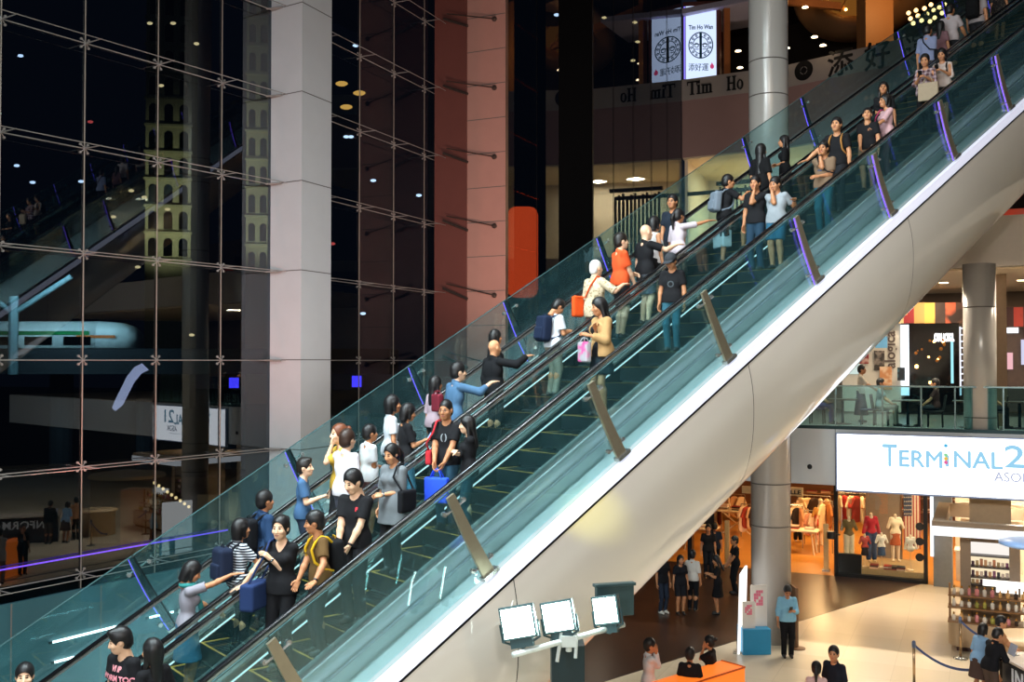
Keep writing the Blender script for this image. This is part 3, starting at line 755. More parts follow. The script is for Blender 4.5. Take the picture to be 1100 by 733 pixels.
# ------------------------------------------------------------------ the two escalators
TB, TT = -11.3, 24.0
C_NEAR, C_FAR, HW = -0.05, 1.40, 0.60
M_STEP = mat('step_metal', '#121a1d', rough=0.45, metal=0.6, var=0.25, scale=30)
M_EDGE = mat('step_yellow', '#a87a24', rough=0.5, var=0.1)
M_RUB = mat('handrail_rubber', '#0c0d10', rough=0.22, var=0.1, spec=0.6)
M_STEEL = mat('brushed_steel', '#b4b6b2', rough=0.24, metal=0.75, var=0.10, scale=4)
M_OUTER = mat('outer_deck_white', '#c9d2d2', rough=0.28, metal=0.2, var=0.08, scale=2)
M_SIDE = mat('side_steel', '#bcc2c2', rough=0.22, metal=0.4, var=0.12, scale=2)
M_DKST = mat('dark_steel', '#2a2e30', rough=0.35, metal=0.8, var=0.15)
M_DECK = mat('deck_steel', '#a3abad', rough=0.18, metal=0.7, var=0.10, scale=3)
M_GL = glass('balustrade_glass', (0.84, 0.95, 0.955), 1.6, refl_haze=0.012)
M_GLF = glass('fence_glass', (0.80, 0.945, 0.955), 1.9, refl_haze=0.018)
M_POST = mat('post_metal', '#a39a84', rough=0.28, metal=0.6, var=0.12)
M_PURP = glow('purple_led', (0.20, 0.10, 1.0), 2.2)
M_SKL = glow('skirt_light', (0.95, 0.98, 1.0), 1.5)
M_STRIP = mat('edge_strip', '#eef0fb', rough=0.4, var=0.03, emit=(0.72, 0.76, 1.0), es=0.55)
M_CLAD = None
def cladding_mat():
    m, nt, out = new_mat('cladding_paint')
    b = nt.nodes.new('ShaderNodeBsdfPrincipled'); nt.links.new(b.outputs[0], out.inputs[0])
    b.inputs['Roughness'].default_value = 0.30; b.inputs['Coat Weight'].default_value = 1.0; b.inputs['Coat Roughness'].default_value = 0.04; b.inputs['Coat IOR'].default_value = 2.0
    tc = nt.nodes.new('ShaderNodeTexCoord'); nz = nt.nodes.new('ShaderNodeTexNoise'); nz.inputs['Scale'].default_value = 0.8; nz.inputs['Detail'].default_value = 2
    nt.links.new(tc.outputs['Object'], nz.inputs['Vector'])
    mx = nt.nodes.new('ShaderNodeMix'); mx.data_type = 'RGBA'; mx.inputs['A'].default_value = (*hexc('#dcd6ca'), 1); mx.inputs['B'].default_value = (*hexc('#d2ccc2'), 1)
    nt.links.new(nz.outputs['Fac'], mx.inputs['Factor']); nt.links.new(mx.outputs['Result'], b.inputs['Base Color'])
    bp = nt.nodes.new('ShaderNodeBump'); bp.inputs['Strength'].default_value = 0.10; bp.inputs['Distance'].default_value = 0.05
    nt.links.new(nz.outputs['Fac'], bp.inputs['Height']); nt.links.new(bp.outputs[0], b.inputs['Normal'])
    return m
def Es(t, p): return E(t, p[0], p[1])
def perp(t, w, z): return E(t, w, 0) + UPS * z       # z measured square to the slope
def escalator(c, label, group, lit_side):
    root = empty('escalator', tuple(E(TB, c, 0)), 0, label, 'escalator', group)
    # one step mesh, shared by every step
    k0, k1 = int(math.ceil(TB / STEP_T)) + 1, int(TT / STEP_T) - 1
    mb = MB(); base = E(PH, c, 0); w2 = 0.49
    def q(t, w, z): return HH * t + NN * w + ZZ * z
    prof = [(0, 0), (0.40, 0), (0.40, -0.04), (0.12, -0.04), (0.05, -0.09), (0.02, -0.20), (-0.005, -0.20), (0.0, -0.10)]
    n = len(prof)
    for w in (-w2, w2): mb.v.extend(tuple(q(t, w, z)) for t, z in prof)
    mb.f = [(i, i + n, (i + 1) % n + n, (i + 1) % n) for i in range(n)] + [tuple(range(n)), tuple(reversed(range(n, 2 * n)))]
    nf0 = len(mb.f)
    for a in ((0.0, 0.03, -w2, w2), (0.03, 0.37, -w2, -w2 + 0.045), (0.03, 0.37, w2 - 0.045, w2)):
        mb.obox(q(a[0] - 0.004, a[2], 0.001), HH * (a[1] - a[0]), NN * (a[3] - a[2]), ZZ * 0.004)
    for j in range(14):     # tread ribs
        w = -w2 + 0.07 + j * 0.062; mb.obox(q(0.04, w, 0.0), HH * 0.35, NN * 0.03, ZZ * 0.008)
    me = bpy.data.meshes.new('step'); me.from_pydata(mb.v, [], mb.f); me.update()
    me.materials.append(M_STEP); me.materials.append(M_EDGE)
    for i in range(nf0, nf0 + 18): me.polygons[i].material_index = 1
    for k in range(k0, k1):
        o = bpy.data.objects.new('step', me); COL.objects.link(o); o.parent = root
        o.location = tuple(base + HH * (k * STEP_T) + ZZ * (k * STEP_Z) - E(TB, c, 0))
    ts = [TB, TT]
    for sgn in (-1, 1):
        w = c + sgn * HW
        mb = MB(); mb.sweep([(w + 0.033 * math.cos(a), 0.908 + 0.022 * math.sin(a)) for a in np.linspace(0, 2 * math.pi, 13)[:-1]], Es, ts); obj('handrail', mb, M_RUB, root, True)
        mb = MB(); mb.sweep([(w - 0.022, 0.845), (w + 0.022, 0.845), (w + 0.022, 0.875), (w - 0.022, 0.875)], Es, ts); obj('handrail_guide', mb, M_STEEL, root)
        nP = 16; L = (TT - TB) / nP
        for i in range(nP):
            t0, t1 = TB + i * L + 0.006, TB + (i + 1) * L - 0.006
            mb = MB(); mb.sweep([(w - 0.006, 0.12), (w + 0.006, 0.12), (w + 0.006, 0.85), (w - 0.006, 0.85)], Es, [t0, t1]); obj('balustrade_panel', mb, M_GL, root)
        i_ = c + sgn * 0.505
        mb = MB(); mb.sweep([(i_, -0.25), (i_ + sgn * 0.02, -0.25), (i_ + sgn * 0.02, 0.09), (i_, 0.09)], Es, ts); obj('skirt_panel', mb, M_DKST, root)
        mb = MB(); mb.sweep([(i_, 0.09), (w + sgn * 0.08, 0.09), (w + sgn * 0.08, 0.125), (i_, 0.125)], Es, ts); obj('inner_deck', mb, M_STEEL, root)
        if sgn == lit_side or True:
            mb = MB(); mb.sweep([(i_ - sgn * 0.012, 0.005), (i_ - sgn * 0.002, 0.005), (i_ - sgn * 0.002, 0.028), (i_ - sgn * 0.012, 0.028)], Es, [TB, 4.5 if c < 1 else 3.0]); obj('skirt_light', mb, M_SKL if sgn > 0 else M_STEEL, root)
    return root
escalator(C_NEAR, 'nearer escalator, carrying people down towards the lower left', None, 1)
escalator(C_FAR, 'farther escalator beside the dark glass wall, carrying people up', None, 1)

# ---- shell, gutters and edge strips of the pair
shell = empty('escalator_cladding', tuple(E(TB, 1.0, -0.5)), 0, 'smooth pale grey curved casing under the escalators with a bright white edge strip', 'casing')
prof = [(-1.22, -0.52), (-1.285, -0.80), (-1.315, -1.15), (-1.29, -1.60), (-1.19, -2.02), (-0.96, -2.40), (-0.52, -2.68), (0.15, -2.83), (1.0, -2.87), (1.85, -2.83), (2.5, -2.68), (2.9, -2.40), (3.13, -2.0), (3.22, -1.5), (3.22, -0.9), (3.16, -0.52)]
def smooth_prof(p, n=5):
    out = []
    for i in range(len(p) - 1):
        p0, p1, p2, p3 = [np.array(p[min(max(j, 0), len(p) - 1)]) for j in (i - 1, i, i + 1, i + 2)]
        for s in np.arange(0, 1, 1 / n):
            out.append(tuple(0.5 * ((2 * p1) + (-p0 + p2) * s + (2 * p0 - 5 * p1 + 4 * p2 - p3) * s * s + (-p0 + 3 * p1 - 3 * p2 + p3) * s ** 3)))
    return out + [p[-1]]
sp = smooth_prof(prof, 4)
M_CLAD = cladding_mat()
seam = [TB + 3.1] ; tt = []
SEAMS = [-7.0, -2.6, 1.8, 6.2, 10.6, 15.0, 19.4]
cuts = [-8.2] + [x for x in SEAMS if x > -8] + [TT]
for i in range(len(cuts) - 1):
    mb = MB(); mb.sweep(sp, Es, list(np.linspace(cuts[i] + 0.006, cuts[i + 1] - 0.006, 5)), closed=False); obj('casing_panel', mb, M_CLAD, shell, True)
    mb = MB(); mb.sweep([(w * 0.995 + 0.004, z + 0.012) for w, z in sp], Es, [cuts[i + 1] - 0.03, cuts[i + 1] + 0.03], closed=False); obj('seam', mb, M_DKST, shell, True)
for w0, w1, nm in ((-1.25, -1.17, 'edge_strip'), (3.08, 3.16, 'edge_strip')):
    mb = MB(); mb.sweep([(w0, -0.46), (w1, -0.46), (w1, -0.28), (w0, -0.28)], Es, [TB + 1.2, TT]); obj(nm, mb, M_STRIP, shell)
mb = MB(); mb.sweep([(-1.19, -0.55), (-1.12, -0.55), (-1.12, -0.46), (-1.19, -0.46)], Es, [TB + 1.3, TT]); obj('shadow_gap', mb, M_DKST, shell)
mb = MB(); mb.sweep([(-1.17, -0.33), (-0.70, -0.33), (-0.70, -0.30), (-1.17, -0.30)], Es, [TB + 1, TT]); obj('gutter', mb, M_SIDE, shell)
mb = MB(); mb.sweep([(-0.775, -0.30), (-0.735, -0.30), (-0.735, 0.125), (-0.775, 0.125)], Es, [TB + 0.5, TT]); obj('side_panel', mb, M_SIDE, shell)
mb = MB(); mb.sweep([(-0.81, -0.10), (-0.776, -0.10), (-0.776, -0.07), (-0.81, -0.07)], Es, [TB + 0.5, TT]); obj('rub_rail', mb, M_DECK, shell)
mb = MB(); mb.sweep([(0.64, 0.06), (0.71, 0.06), (0.71, 0.09), (0.64, 0.09)], Es, [TB, TT]); obj('centre_deck', mb, M_STEEL, shell)
mb = MB(); mb.sweep([(2.09, 0.06), (3.10, -0.20), (3.10, -0.17), (2.09, 0.09)], Es, [TB + 0.6, TT]); obj('outer_deck', mb, M_OUTER, shell)

# ---- glass fences along both edges
def fence(wf, side, bases, ztop, zbot, label, lit, name='glass_fence', side_n=True):
    """side: -1 glass on the camera side"""
    root = empty(name, tuple(E(TB, wf, zbot)), 0, label, 'fence')
    for tb in bases:
        # curved tapering blade, square to the slope
        lit_ = lit(tb); bow = 0.012 + 0.028 * min(1, max(0, (tb - 1) / 5)) if side_n else 0.03; n = 7; L = (ztop - zbot) * math.cos(R_(30)) - 0.02
        mb = MB(); front = []; back = []
        for i in range(n + 1):
            s = i / n; c_ = perp(tb, wf, 0) + ZZ * zbot + UPS * (L * s) - DS * (bow * math.sin(math.pi * s))
            wd = (0.088 if side_n else 0.07) - 0.034 * s
            front.append(c_ - DS * wd); back.append(c_ + DS * wd)
        vs = []
        for i in range(n + 1):
            for p, dn in ((front[i], -0.02), (back[i], -0.02), (back[i], 0.02), (front[i], 0.02)): vs.append(p + NN * dn)
        fs = []
        for i in range(n):
            for k in range(4): fs.append((4 * i + k, 4 * i + (k + 1) % 4, 4 * i + 4 + (k + 1) % 4, 4 * i + 4 + k))
        fs += [(3, 2, 1, 0), (4 * n, 4 * n + 1, 4 * n + 2, 4 * n + 3)]
        mb.add(vs, fs); post = obj('post', mb, M_POST if side_n else M_DKST, root)
        mb = MB(); mb.cbox(perp(tb, wf, 0) + ZZ * (zbot + 0.03), DS * 0.24, NN * 0.10, UPS * 0.05); obj('foot_plate', mb, M_STEEL, post)
        for zz in (0.16, 0.86):
            mb = MB(); p = perp(tb, wf, 0) + ZZ * zbot + UPS * (L * zz)
            mb.cyl(p - DS * 0.15, p + DS * 0.15, 0.012, n=6)
            for q in (-1, 1): mb.cyl(p + DS * 0.15 * q + NN * (0.035 * side - 0.018), p + DS * 0.15 * q + NN * (0.035 * side + 0.030 ), 0.030, n=10)
            obj('clamp', mb, M_STEEL, post)
        if lit_:
            mb = MB(); e = [f_ - DS * 0.012 + NN * 0.0 for f_ in front[0:]]
            vs = []; 
            for p in e:
                for dn, dd in ((-0.007, 0), (0.007, 0), (0.007, -0.008), (-0.007, -0.008)): vs.append(p + NN * dn + DS * dd)
            m = len(e); fs = []
            for i in range(m - 1):
                for k in range(4): fs.append((4 * i + k, 4 * i + (k + 1) % 4, 4 * i + 4 + (k + 1) % 4, 4 * i + 4 + k))
            fs += [(3, 2, 1, 0), (4 * m - 4, 4 * m - 3, 4 * m - 2, 4 * m - 1)]
            mb.add(vs, fs); o = obj('led_strip', mb, M_PURP, post); o['label'] = 'purple glowing strip'
    bs = sorted(bases)
    for a, b in zip(bs[:-1], bs[1:]):
        w = wf + 0.035 * side; g = 0.010
        pts = [perp(a, w, 0) + ZZ * (zbot + 0.02) + DS * g, perp(b, w, 0) + ZZ * (zbot + 0.02) - DS * g]
        L = (ztop - zbot - 0.02) * math.cos(R_(30))
        mb = MB(); mb.obox(pts[0], pts[1] - pts[0], UPS * L, NN * 0.012); obj('glass_panel', mb, M_GLF, root)
        mb = MB(); mb.obox(pts[0] + UPS * L - NN * 0.004, pts[1] - pts[0], UPS * 0.012, NN * 0.020); obj('top_edge', mb, mat('glass_edge', '#456264', rough=0.15, var=0.05), root)
    return root
near_b = [-0.77 + 2.17 * k for k in range(-4, 12)]
fence(-1.2, 1, near_b, 1.09, -0.24, 'glass fence on slanting metal posts along the near white edge', lambda t: t > 2.6)
far_b = []
for u, v in ((308, 504), (440, 412), (542, 330), (642, 260), (798, 161), (861, 118), (965, 45)):
    far_b.append(on_w(u, v, 3.1)[0] + 0.62)
far_b = [-9.4, -7.2, -5.05] + far_b
_f = sorted(far_b); far_b = [x for i, x in enumerate(_f) if i == 0 or x - _f[i - 1] > 0.9]
while far_b[-1] < 21: far_b.append(far_b[-1] + 2.2)
fence(3.1, -1, far_b, 1.24, -0.17, 'glass fence with purple-lit posts between the farther escalator and the glass wall', lambda t: True, side_n=False)
# ------------------------------------------------------------------ glass wall, columns, and what stands outside in the dark
S_ROW = 2.35
def azv(deg): a = R_(deg); return np.array([math.sin(a), math.cos(a), 0])
def px_x(u, D): return (u - CX) / FPX * D
F1A, F2A = 33.8, 24.5
q1 = np.array([px_x(88, 22.2), 22.2, 0]); d1 = azv(F1A); n1 = np.array([d1[1], -d1[0], 0])     # n: towards the inside
q2 = np.array([px_x(384.7, 30.86), 30.86, 0]); d2 = azv(F2A); n2 = np.array([d2[1], -d2[0], 0])
def line_px(q, d, u):
    k = (u - CX) / FPX; return (k * q[1] - q[0]) / (d[0] - k * d[1])
M_FAC = glass('facade_glass', (0.36, 0.43, 0.48), 0.9)
M_CABLE = mat('cable_steel', '#8b817b', rough=0.5, metal=0.2, var=0.1)
M_CABLE2 = mat('mullion_steel', '#85766a', rough=0.5, metal=0.2, var=0.1)
ZROW = [7.22 + S_ROW * k for k in range(-3, 12)]
def facade(nm, q, d, n, s_list, zrows, tilt, seed, rod=0.015, trim=True, mc=None, mg=None):
    rnd = random.Random(seed)
    root = empty(nm, tuple(q + d * s_list[0] + ZZ * 0.05)); root['kind'] = 'structure'
    mb = MB()
    for a, b in zip(s_list[:-1], s_list[1:]):
        for z0, z1 in zip(zrows[:-1], zrows[1:]):
            t1, t2 = rnd.uniform(-tilt, tilt), rnd.uniform(-tilt, tilt)
            o = q + d * (a + 0.002) + ZZ * (z0 + 0.001); L = b - a - 0.004; H = z1 - z0 - 0.002
            mb.obox(o + n * t1, d * L - n * 2 * t1, ZZ * H + n * t2, n * -0.006)
    obj('panes', mb, mg or M_FAC, root)
    for s in s_list:
        mb = MB(); mb.cyl(q + d * s + n * 0.03 + ZZ * zrows[0], q + d * s + n * 0.03 + ZZ * zrows[-1], rod, n=6); obj('mullion_rod', mb, mc or M_CABLE2, root)
    for z in zrows:
        if not trim: continue
        mb = MB(); a, b = q + d * s_list[0] + ZZ * z, q + d * s_list[-1] + ZZ * z
        mb.cyl(a + n * 0.05, b + n * 0.05, 0.013, n=6); mb.cyl(a + n * 0.60, b + n * 0.60, 0.011, n=6); obj('tie_rods', mb, M_CABLE, root)
        mb = MB()
        for s in s_list:
            p = q + d * s + ZZ * z
            mb.cyl(p + n * 0.02, p + n * 0.64, 0.016, 0.010, 6)
            for i in (-1, 1):
                for j in (-1, 1):
                    mb.cyl(p + n * 0.06, p + d * 0.09 * i + ZZ * 0.09 * j + n * 0.02, 0.012, n=5); mb.cyl(p + d * 0.09 * i + ZZ * 0.09 * j, p + d * 0.09 * i + ZZ * 0.09 * j + n * 0.03, 0.028, n=8)
        obj('glass_fittings', mb, M_CABLE, root)
    return root
s1_end = line_px(q1, d1, 316)
s1_sp = line_px(q1, d1, 236) / 2
s1 = [s1_sp * k for k in range(-7, 20) if s1_sp * k < s1_end - 0.5] + [s1_end]
facade('window_1', q1, d1, n1, s1, ZROW, 0.0008, 3, mg=glass('facade_glass_front', (0.33, 0.40, 0.46), 2.4))
s2_0 = ((q1 + d1 * s1_end - q2) @ d2); s2_1 = line_px(q2, d2, 733)
s2_m = line_px(q2, d2, 497)
s2 = [s2_0] + [2.02 * k for k in range(-8, 40) if s2_0 + 0.5 < 2.02 * k < s2_m - 0.6] + [s2_m]
facade('window_2', q2, d2, n2, s2, ZROW, 0.0, 5, 0.016)
facade('window_4', q2, d2, n2, [s2_m + (s2_1 - s2_m) * i / 9 for i in range(10)], ZROW, 0.0, 6, 0.012, False, mat('mullion_black', '#15120f', rough=0.5))
p_ = at_depth(617, 300, 45); mb = MB(); mb.obox((p_[0] - 0.72, 44.6, 0), d2 * 0 + np.array([1.5, -0.1, 0]), np.array([0.1, 0.6, 0]), ZZ * 36); struct('column_9', mb, mat('column_black', '#070607', rough=0.7, var=0.1, spec=0.1))
KPT = q2 + d2 * s2_1
# columns inside the glass
M_COLW = mat('column_stone', '#b4b0b0', rough=0.55, var=0.05, scale=2)
M_COLR = mat('column_red_stone', '#a8786b', rough=0.55, var=0.08, scale=2)
def pv(u, D): return (px_x(u, D), D)
D0 = 26.15; A = np.array([*pv(323.2, D0), 0]); a_ = 0.0479 * D0; b_ = 0.05125 * D0
Pa = A + azv(-57) * a_; Pb = A + azv(24.5) * b_; Pc = Pb + azv(-57) * a_
mb = MB(); mb.prism([tuple(p[:2]) for p in (Pa, A, Pb, Pc)], 0, 40); col1 = struct('column_1', mb, M_COLW)
M_JOINT = mat('joint_dark', '#5d5550', rough=0.8, var=0.05)
def ring_joints(polys, zs, parent):
    mb = MB()
    for z in zs:
        for p, r in polys:
            p = np.array([*p, 0]); r = np.array([*r, 0]); d = unit(r - p); nn = np.array([d[1], -d[0], 0])
            if nn[1] > 0: nn = -nn
            mb.obox(p + nn * 0.004 + ZZ * z, r - p, -nn * 0.01, ZZ * 0.025)
    o = obj('panel_joints', mb, M_JOINT, parent); return o
ring_joints([(Pa[:2], A[:2]), (A[:2], Pb[:2])], [z for z in ZROW if z > 1], col1)
mb = MB()
for z in ZROW:
    p = A + (Pa - A) * 0.55; mb.cyl(p + ZZ * z + azv(33) * -0.9 * 0 + (Pa - A) * 0.35, p + ZZ * z - azv(24.5) * 0.06, 0.03, n=6); mb.cyl(Pa + ZZ * z - d1 * 0.2, p + ZZ * z - azv(24.5) * 0.05, 0.022, n=6)
obj('rod_anchors', mb, M_CABLE, col1)
B, Cc, A2 = pv(503, 34.3), pv(543, 33.7), pv(467, 35.0)
D2p = pv(546, 37.5); mb = MB(); mb.prism([A2, B, Cc, D2p], 0, 44); col2 = struct('column_2', mb, M_COLR)
mb = MB(); e_ = np.array([*B, 0]) - np.array([*A2, 0]); nn_ = np.array([e_[1], -e_[0], 0]) / np.linalg.norm(e_); mb.obox(np.array([*A2, 0]) + nn_ * 0.002, e_ - unit(e_) * 0.05, nn_ * 0.03, ZZ * 44); o = obj('dim_reflection_side', mb, mat('column_reflection_red', '#693830', rough=0.5, var=0.1, scale=2), col2); o['label'] = 'red side darkened like a dim reflection'  # darker red stands in for the column's dim reflection in the glass
ring_joints([(A2, B), (B, Cc)], [7.22 + S_ROW * k for k in np.arange(-2, 12, 0.5)], col2)

mb = MB()
for z in ZROW:
    a_, b__, c__ = np.array([*A2, 0]), np.array([*B, 0]), np.array([*Cc, 0]); fo_ = np.array([-0.05, -0.12, 0])
    mb.cyl(a_ + fo_ + (b__ - a_) * 0.3 + ZZ * (z + 0.15), b__ + fo_ * 0.5 + ZZ * (z - 0.25), 0.05, n=6); mb.cyl(b__ + fo_ - (b__ - a_) * 0.6 + ZZ * (z + 0.3), b__ + (c__ - b__) * 0.7 + (0, -0.08, 0) + ZZ * (z - 0.15), 0.022, n=6); mb.ball(b__ + (c__ - b__) * 0.7 + (0, -0.06, 0) + ZZ * (z - 0.15), 0.09, 8, 6)
obj('rod_anchors', mb, mat('rod_dark', '#4a3b36', rough=0.4, metal=0.4), col2)
# dark world outside
mb = MB(); mb.box((-190, 20, -0.25), (40, 320, -0.05))
# street lies beyond the glass only
mb = MB(); far = 320
pts = [q1 + d1 * -14 - n1 * 0.3, q1 + d1 * s1_end - n1 * 0.3, KPT - n2 * 0.3, KPT + d2 * 160, np.array([-200, 300, 0]), np.array([-200, 0, 0])]
mb.prism([tuple(p[:2]) for p in pts], -0.25, -0.05); struct('street', mb, mat('asphalt', '#15171b', rough=0.55, var=0.2, scale=0.5))

def tower(u0, u1, D, z0, z1, cols, rows, label, yaw=12):
    x0, x1 = px_x(u0, D), px_x(u1, D); w = x1 - x0
    root = empty('tower_block', ((x0 + x1) / 2, D, 0), R_(yaw), label, 'building')
    W = wmat(root)
    def P(x, y, z): return np.array(W @ V((x, y, z)))
    mb = MB(); mb.obox(P(-w / 2, 0, 0), P(w, 0, 0) - P(0, 0, 0), P(0, 9, 0) - P(0, 0, 0), ZZ * z1); obj('facade_wall', mb, mat('tower_stone', '#a99a72', rough=0.7, var=0.12, scale=0.3), root)
    cw = w / cols; rh = (z1 - z0) / rows
    for r in range(rows):
        z = z0 + r * rh
        mb = MB(); mb.obox(P(-w / 2 - 0.2, -0.35, z - 0.3), P(w + 0.4, 0, 0) - P(0, 0, 0), P(0, 0.4, 0) - P(0, 0, 0), ZZ * 0.35); obj('string_course', mb, mat('tower_stone', '#a99a72'), root)
        for c in range(cols):
            xc = -w / 2 + (c + 0.5) * cw; hw = cw * 0.29; zt = z + rh * 0.62
            prof = [(xc - hw, z + rh * 0.1), (xc + hw, z + rh * 0.1), (xc + hw, zt)] + [(xc + hw * math.cos(a), zt + hw * math.sin(a)) for a in np.linspace(0.2, math.pi - 0.2, 6)] + [(xc - hw, zt)]
            mb = MB(); n = len(prof); mb.add([P(x, -0.03, zz) for x, zz in prof] + [P(x, 0.12, zz) for x, zz in prof], [tuple(reversed(range(n))), tuple(range(n, 2 * n))] + [(i, (i + 1) % n, n + (i + 1) % n, n + i) for i in range(n)])
            obj('arched_window', mb, mat('window_dark', '#05070a', rough=0.15, var=0.1), root)
    return root
tower(156, 203, 150, 22.5, 67, 3, 11, 'tall pale tower outside the glass left of the first column, lit from below')
tower(264, 300, 168, 22, 70, 3, 10, 'tall pale tower half hidden behind the first pale column')

# elevated train and its track
tr = empty('elevated_train', tuple(at_depth(40, 362, 62) * (1, 1, 1)), 0, 'white train with a green stripe on a raised track beyond the glass', 'train')
D = 62; zt = at_depth(60, 345, D)[2]; zb = at_depth(60, 374, D)[2]; xl, xr = px_x(-260, D), px_x(141, D)
prof = [(0, 0), (0, 0.75), (0.15, 1.0), (0.55, 1.15), (2.2, 1.15), (2.6, 1.0), (2.75, 0.75), (2.75, 0)]
hgt = (zt - zb) / 1.15
mb = MB(); mb.sweep(prof, lambda x, p: np.array([x, D + p[0], zb + p[1] * hgt]), [xl, xr - 2.2]); 
nose = [(x, s) for x, s in ((xr - 2.2, 1.0), (xr - 1.2, 0.96), (xr - 0.5, 0.82), (xr, 0.6))]
mb2 = MB(); n = len(prof); vs = []
for x, s in nose: vs += [np.array([x, D + 1.375 + (p[0] - 1.375) * s, zb + p[1] * hgt * s]) for p in prof]
mb2.add(vs, [(i * n + k, i * n + (k + 1) % n, (i + 1) * n + (k + 1) % n, (i + 1) * n + k) for i in range(3) for k in range(n)] + [tuple(3 * n + k for k in range(n))])
obj('carriage_body', mb, mat('train_white', '#dfe9e6', rough=0.35, var=0.05), tr, True); obj('cab', mb2, mat('train_white', '#dfe9e6'), tr, True)
mb = MB(); mb.obox((xl, D - 0.02, zb + hgt * 0.55), (xr - 2.6 - xl, 0, 0), (0, 0.03, 0), (0, 0, hgt * 0.17)); o = obj('green_stripe', mb, mat('train_green', '#1f8a4c', rough=0.4), tr)
mb = MB(); mb.obox((xr - 3.4, D - 0.025, zb + hgt * 0.42), (2.4, 0, 0), (0, 0.03, 0), (0, 0, hgt * 0.12)); obj('orange_stripe', mb, mat('train_orange', '#d9702a', rough=0.4), tr)
for k in range(10):
    x = xr - 4.2 - k * 2.4
    if x > xl: mb = MB(); mb.obox((x, D - 0.03, zb + hgt * 0.12), (1.7, 0, 0), (0, 0.03, 0), (0, 0, hgt * 0.36)); obj('train_window', mb, mat('window_dark', '#05070a'), tr)
vi = empty('rail_viaduct', (px_x(0, D), D, 0), 0, 'dark raised concrete railway beam beyond the glass, under the train', 'viaduct')
mb = MB(); mb.box((xl, D - 1, zb - 1.6), (px_x(420, D), D + 4, zb - 0.05)); obj('deck', mb, mat('concrete_dark', '#24282b', rough=0.85), vi)
for k in range(5):
    x = px_x(-40 + k * 95, D); mb = MB(); mb.cyl((x, D + 1.5, 0), (x, D + 1.5, zb - 1.6), 0.7, n=12); obj('pier', mb, mat('concrete_dark', '#3c4246'), vi)
# station canopy posts
st = empty('station_frame', (px_x(12, D - 3), D - 3, 0), 0, 'pale branching steel post of the station in front of the white train', 'station post')
x = px_x(14, D - 3); zc = zb + 1.1
mb = MB(); mb.cyl((x, D - 3, zb - 1.6), (x, D - 3, zb + 3.0), 0.28, n=10); obj('post', mb, mat('station_steel', '#5d7478', rough=0.5), st)
mb = MB(); mb.cyl((x, D - 3, zb + 2.0), (x + 3.4, D - 3, zb + 4.2), 0.16, n=8); mb.cyl((x, D - 3, zb + 2.0), (x - 2.6, D - 3, zb + 4.0), 0.16, n=8); obj('branches', mb, mat('station_steel', '#8fb0b4'), st)
# other things outside
def panel(nm, u0, v0, u1, v1, D, m, label, cat, round_=0.0, thick=0.12):
    a = at_depth(u0, v1, D); b = at_depth(u1, v0, D); w, h_ = b[0] - a[0], b[2] - a[2]; r = round_
    pts = []
    for cx, cz, s in ((w - r, r, -90), (w - r, h_ - r, 0), (r, h_ - r, 90), (r, r, 180)):
        pts += [(cx + r * math.cos(R_(s + t)), cz + r * math.sin(R_(s + t))) for t in ((0, 30, 60, 90) if r else (0,))]
    if not r: pts = [(0, 0), (w, 0), (w, h_), (0, h_)]
    n = len(pts); mb = MB(); mb.add([(a[0] + x, D, a[2] + z) for x, z in pts] + [(a[0] + x, D + thick, a[2] + z) for x, z in pts], [tuple(range(n)), tuple(reversed(range(n, 2 * n)))] + [(i, n + i, n + (i + 1) % n, (i + 1) % n) for i in range(n)])
    o = obj(nm, mb, m); tag(o, label, cat); return o
rs = panel('hanging_banner', 545, 222, 578, 320, 60, glow('banner_red', '#d8401c', 4.2), 'tall orange-red rounded banner glowing behind the glass beside the reddish column', 'banner', 0.5)
panel('light_box', 246, 406, 256, 417, 60, glow('blue_box', (0.10, 0.06, 1.0), 5), 'small square blue light box left of the pale column', 'light')
panel('light_box', 378, 404, 388, 416, 60, glow('blue_box', '#2a1cff', 5), 'small square blue light box right of the pale column', 'light')
bn = empty('paper_streamer', tuple(at_depth(137, 418, 45)), 0, 'pale curled paper streamer hanging outside the dark glass', 'streamer')
cl = [(155, 394), (148, 398), (140, 408), (134, 420), (128, 432), (122, 440)]; vs = []
for i, (u, v) in enumerate(cl):
    wd = 8 if i < 5 else 4
    for s in (-1, 1): vs.append(at_depth(u + s * wd * 0.45 - (0 if i else -1), v + s * wd * 0.55 * 0.8, 45 + 0.4 * math.sin(i)))
mb = MB(); m_ = len(cl); mb.add([p for p in vs] + [p + np.array([0, 0.03, 0]) for p in vs], [(2 * i, 2 * i + 1, 2 * i + 3, 2 * i + 2) for i in range(m_ - 1)] + [(2 * m_ + 2 * i, 2 * m_ + 2 * i + 2, 2 * m_ + 2 * i + 3, 2 * m_ + 2 * i + 1) for i in range(m_ - 1)])
obj('ribbon', mb, mat('streamer_paper', '#d8cfe6', rough=0.6, emit=(0.88, 0.74, 0.88), es=2.2), bn, True)  # emission put into the paper makes it look lit
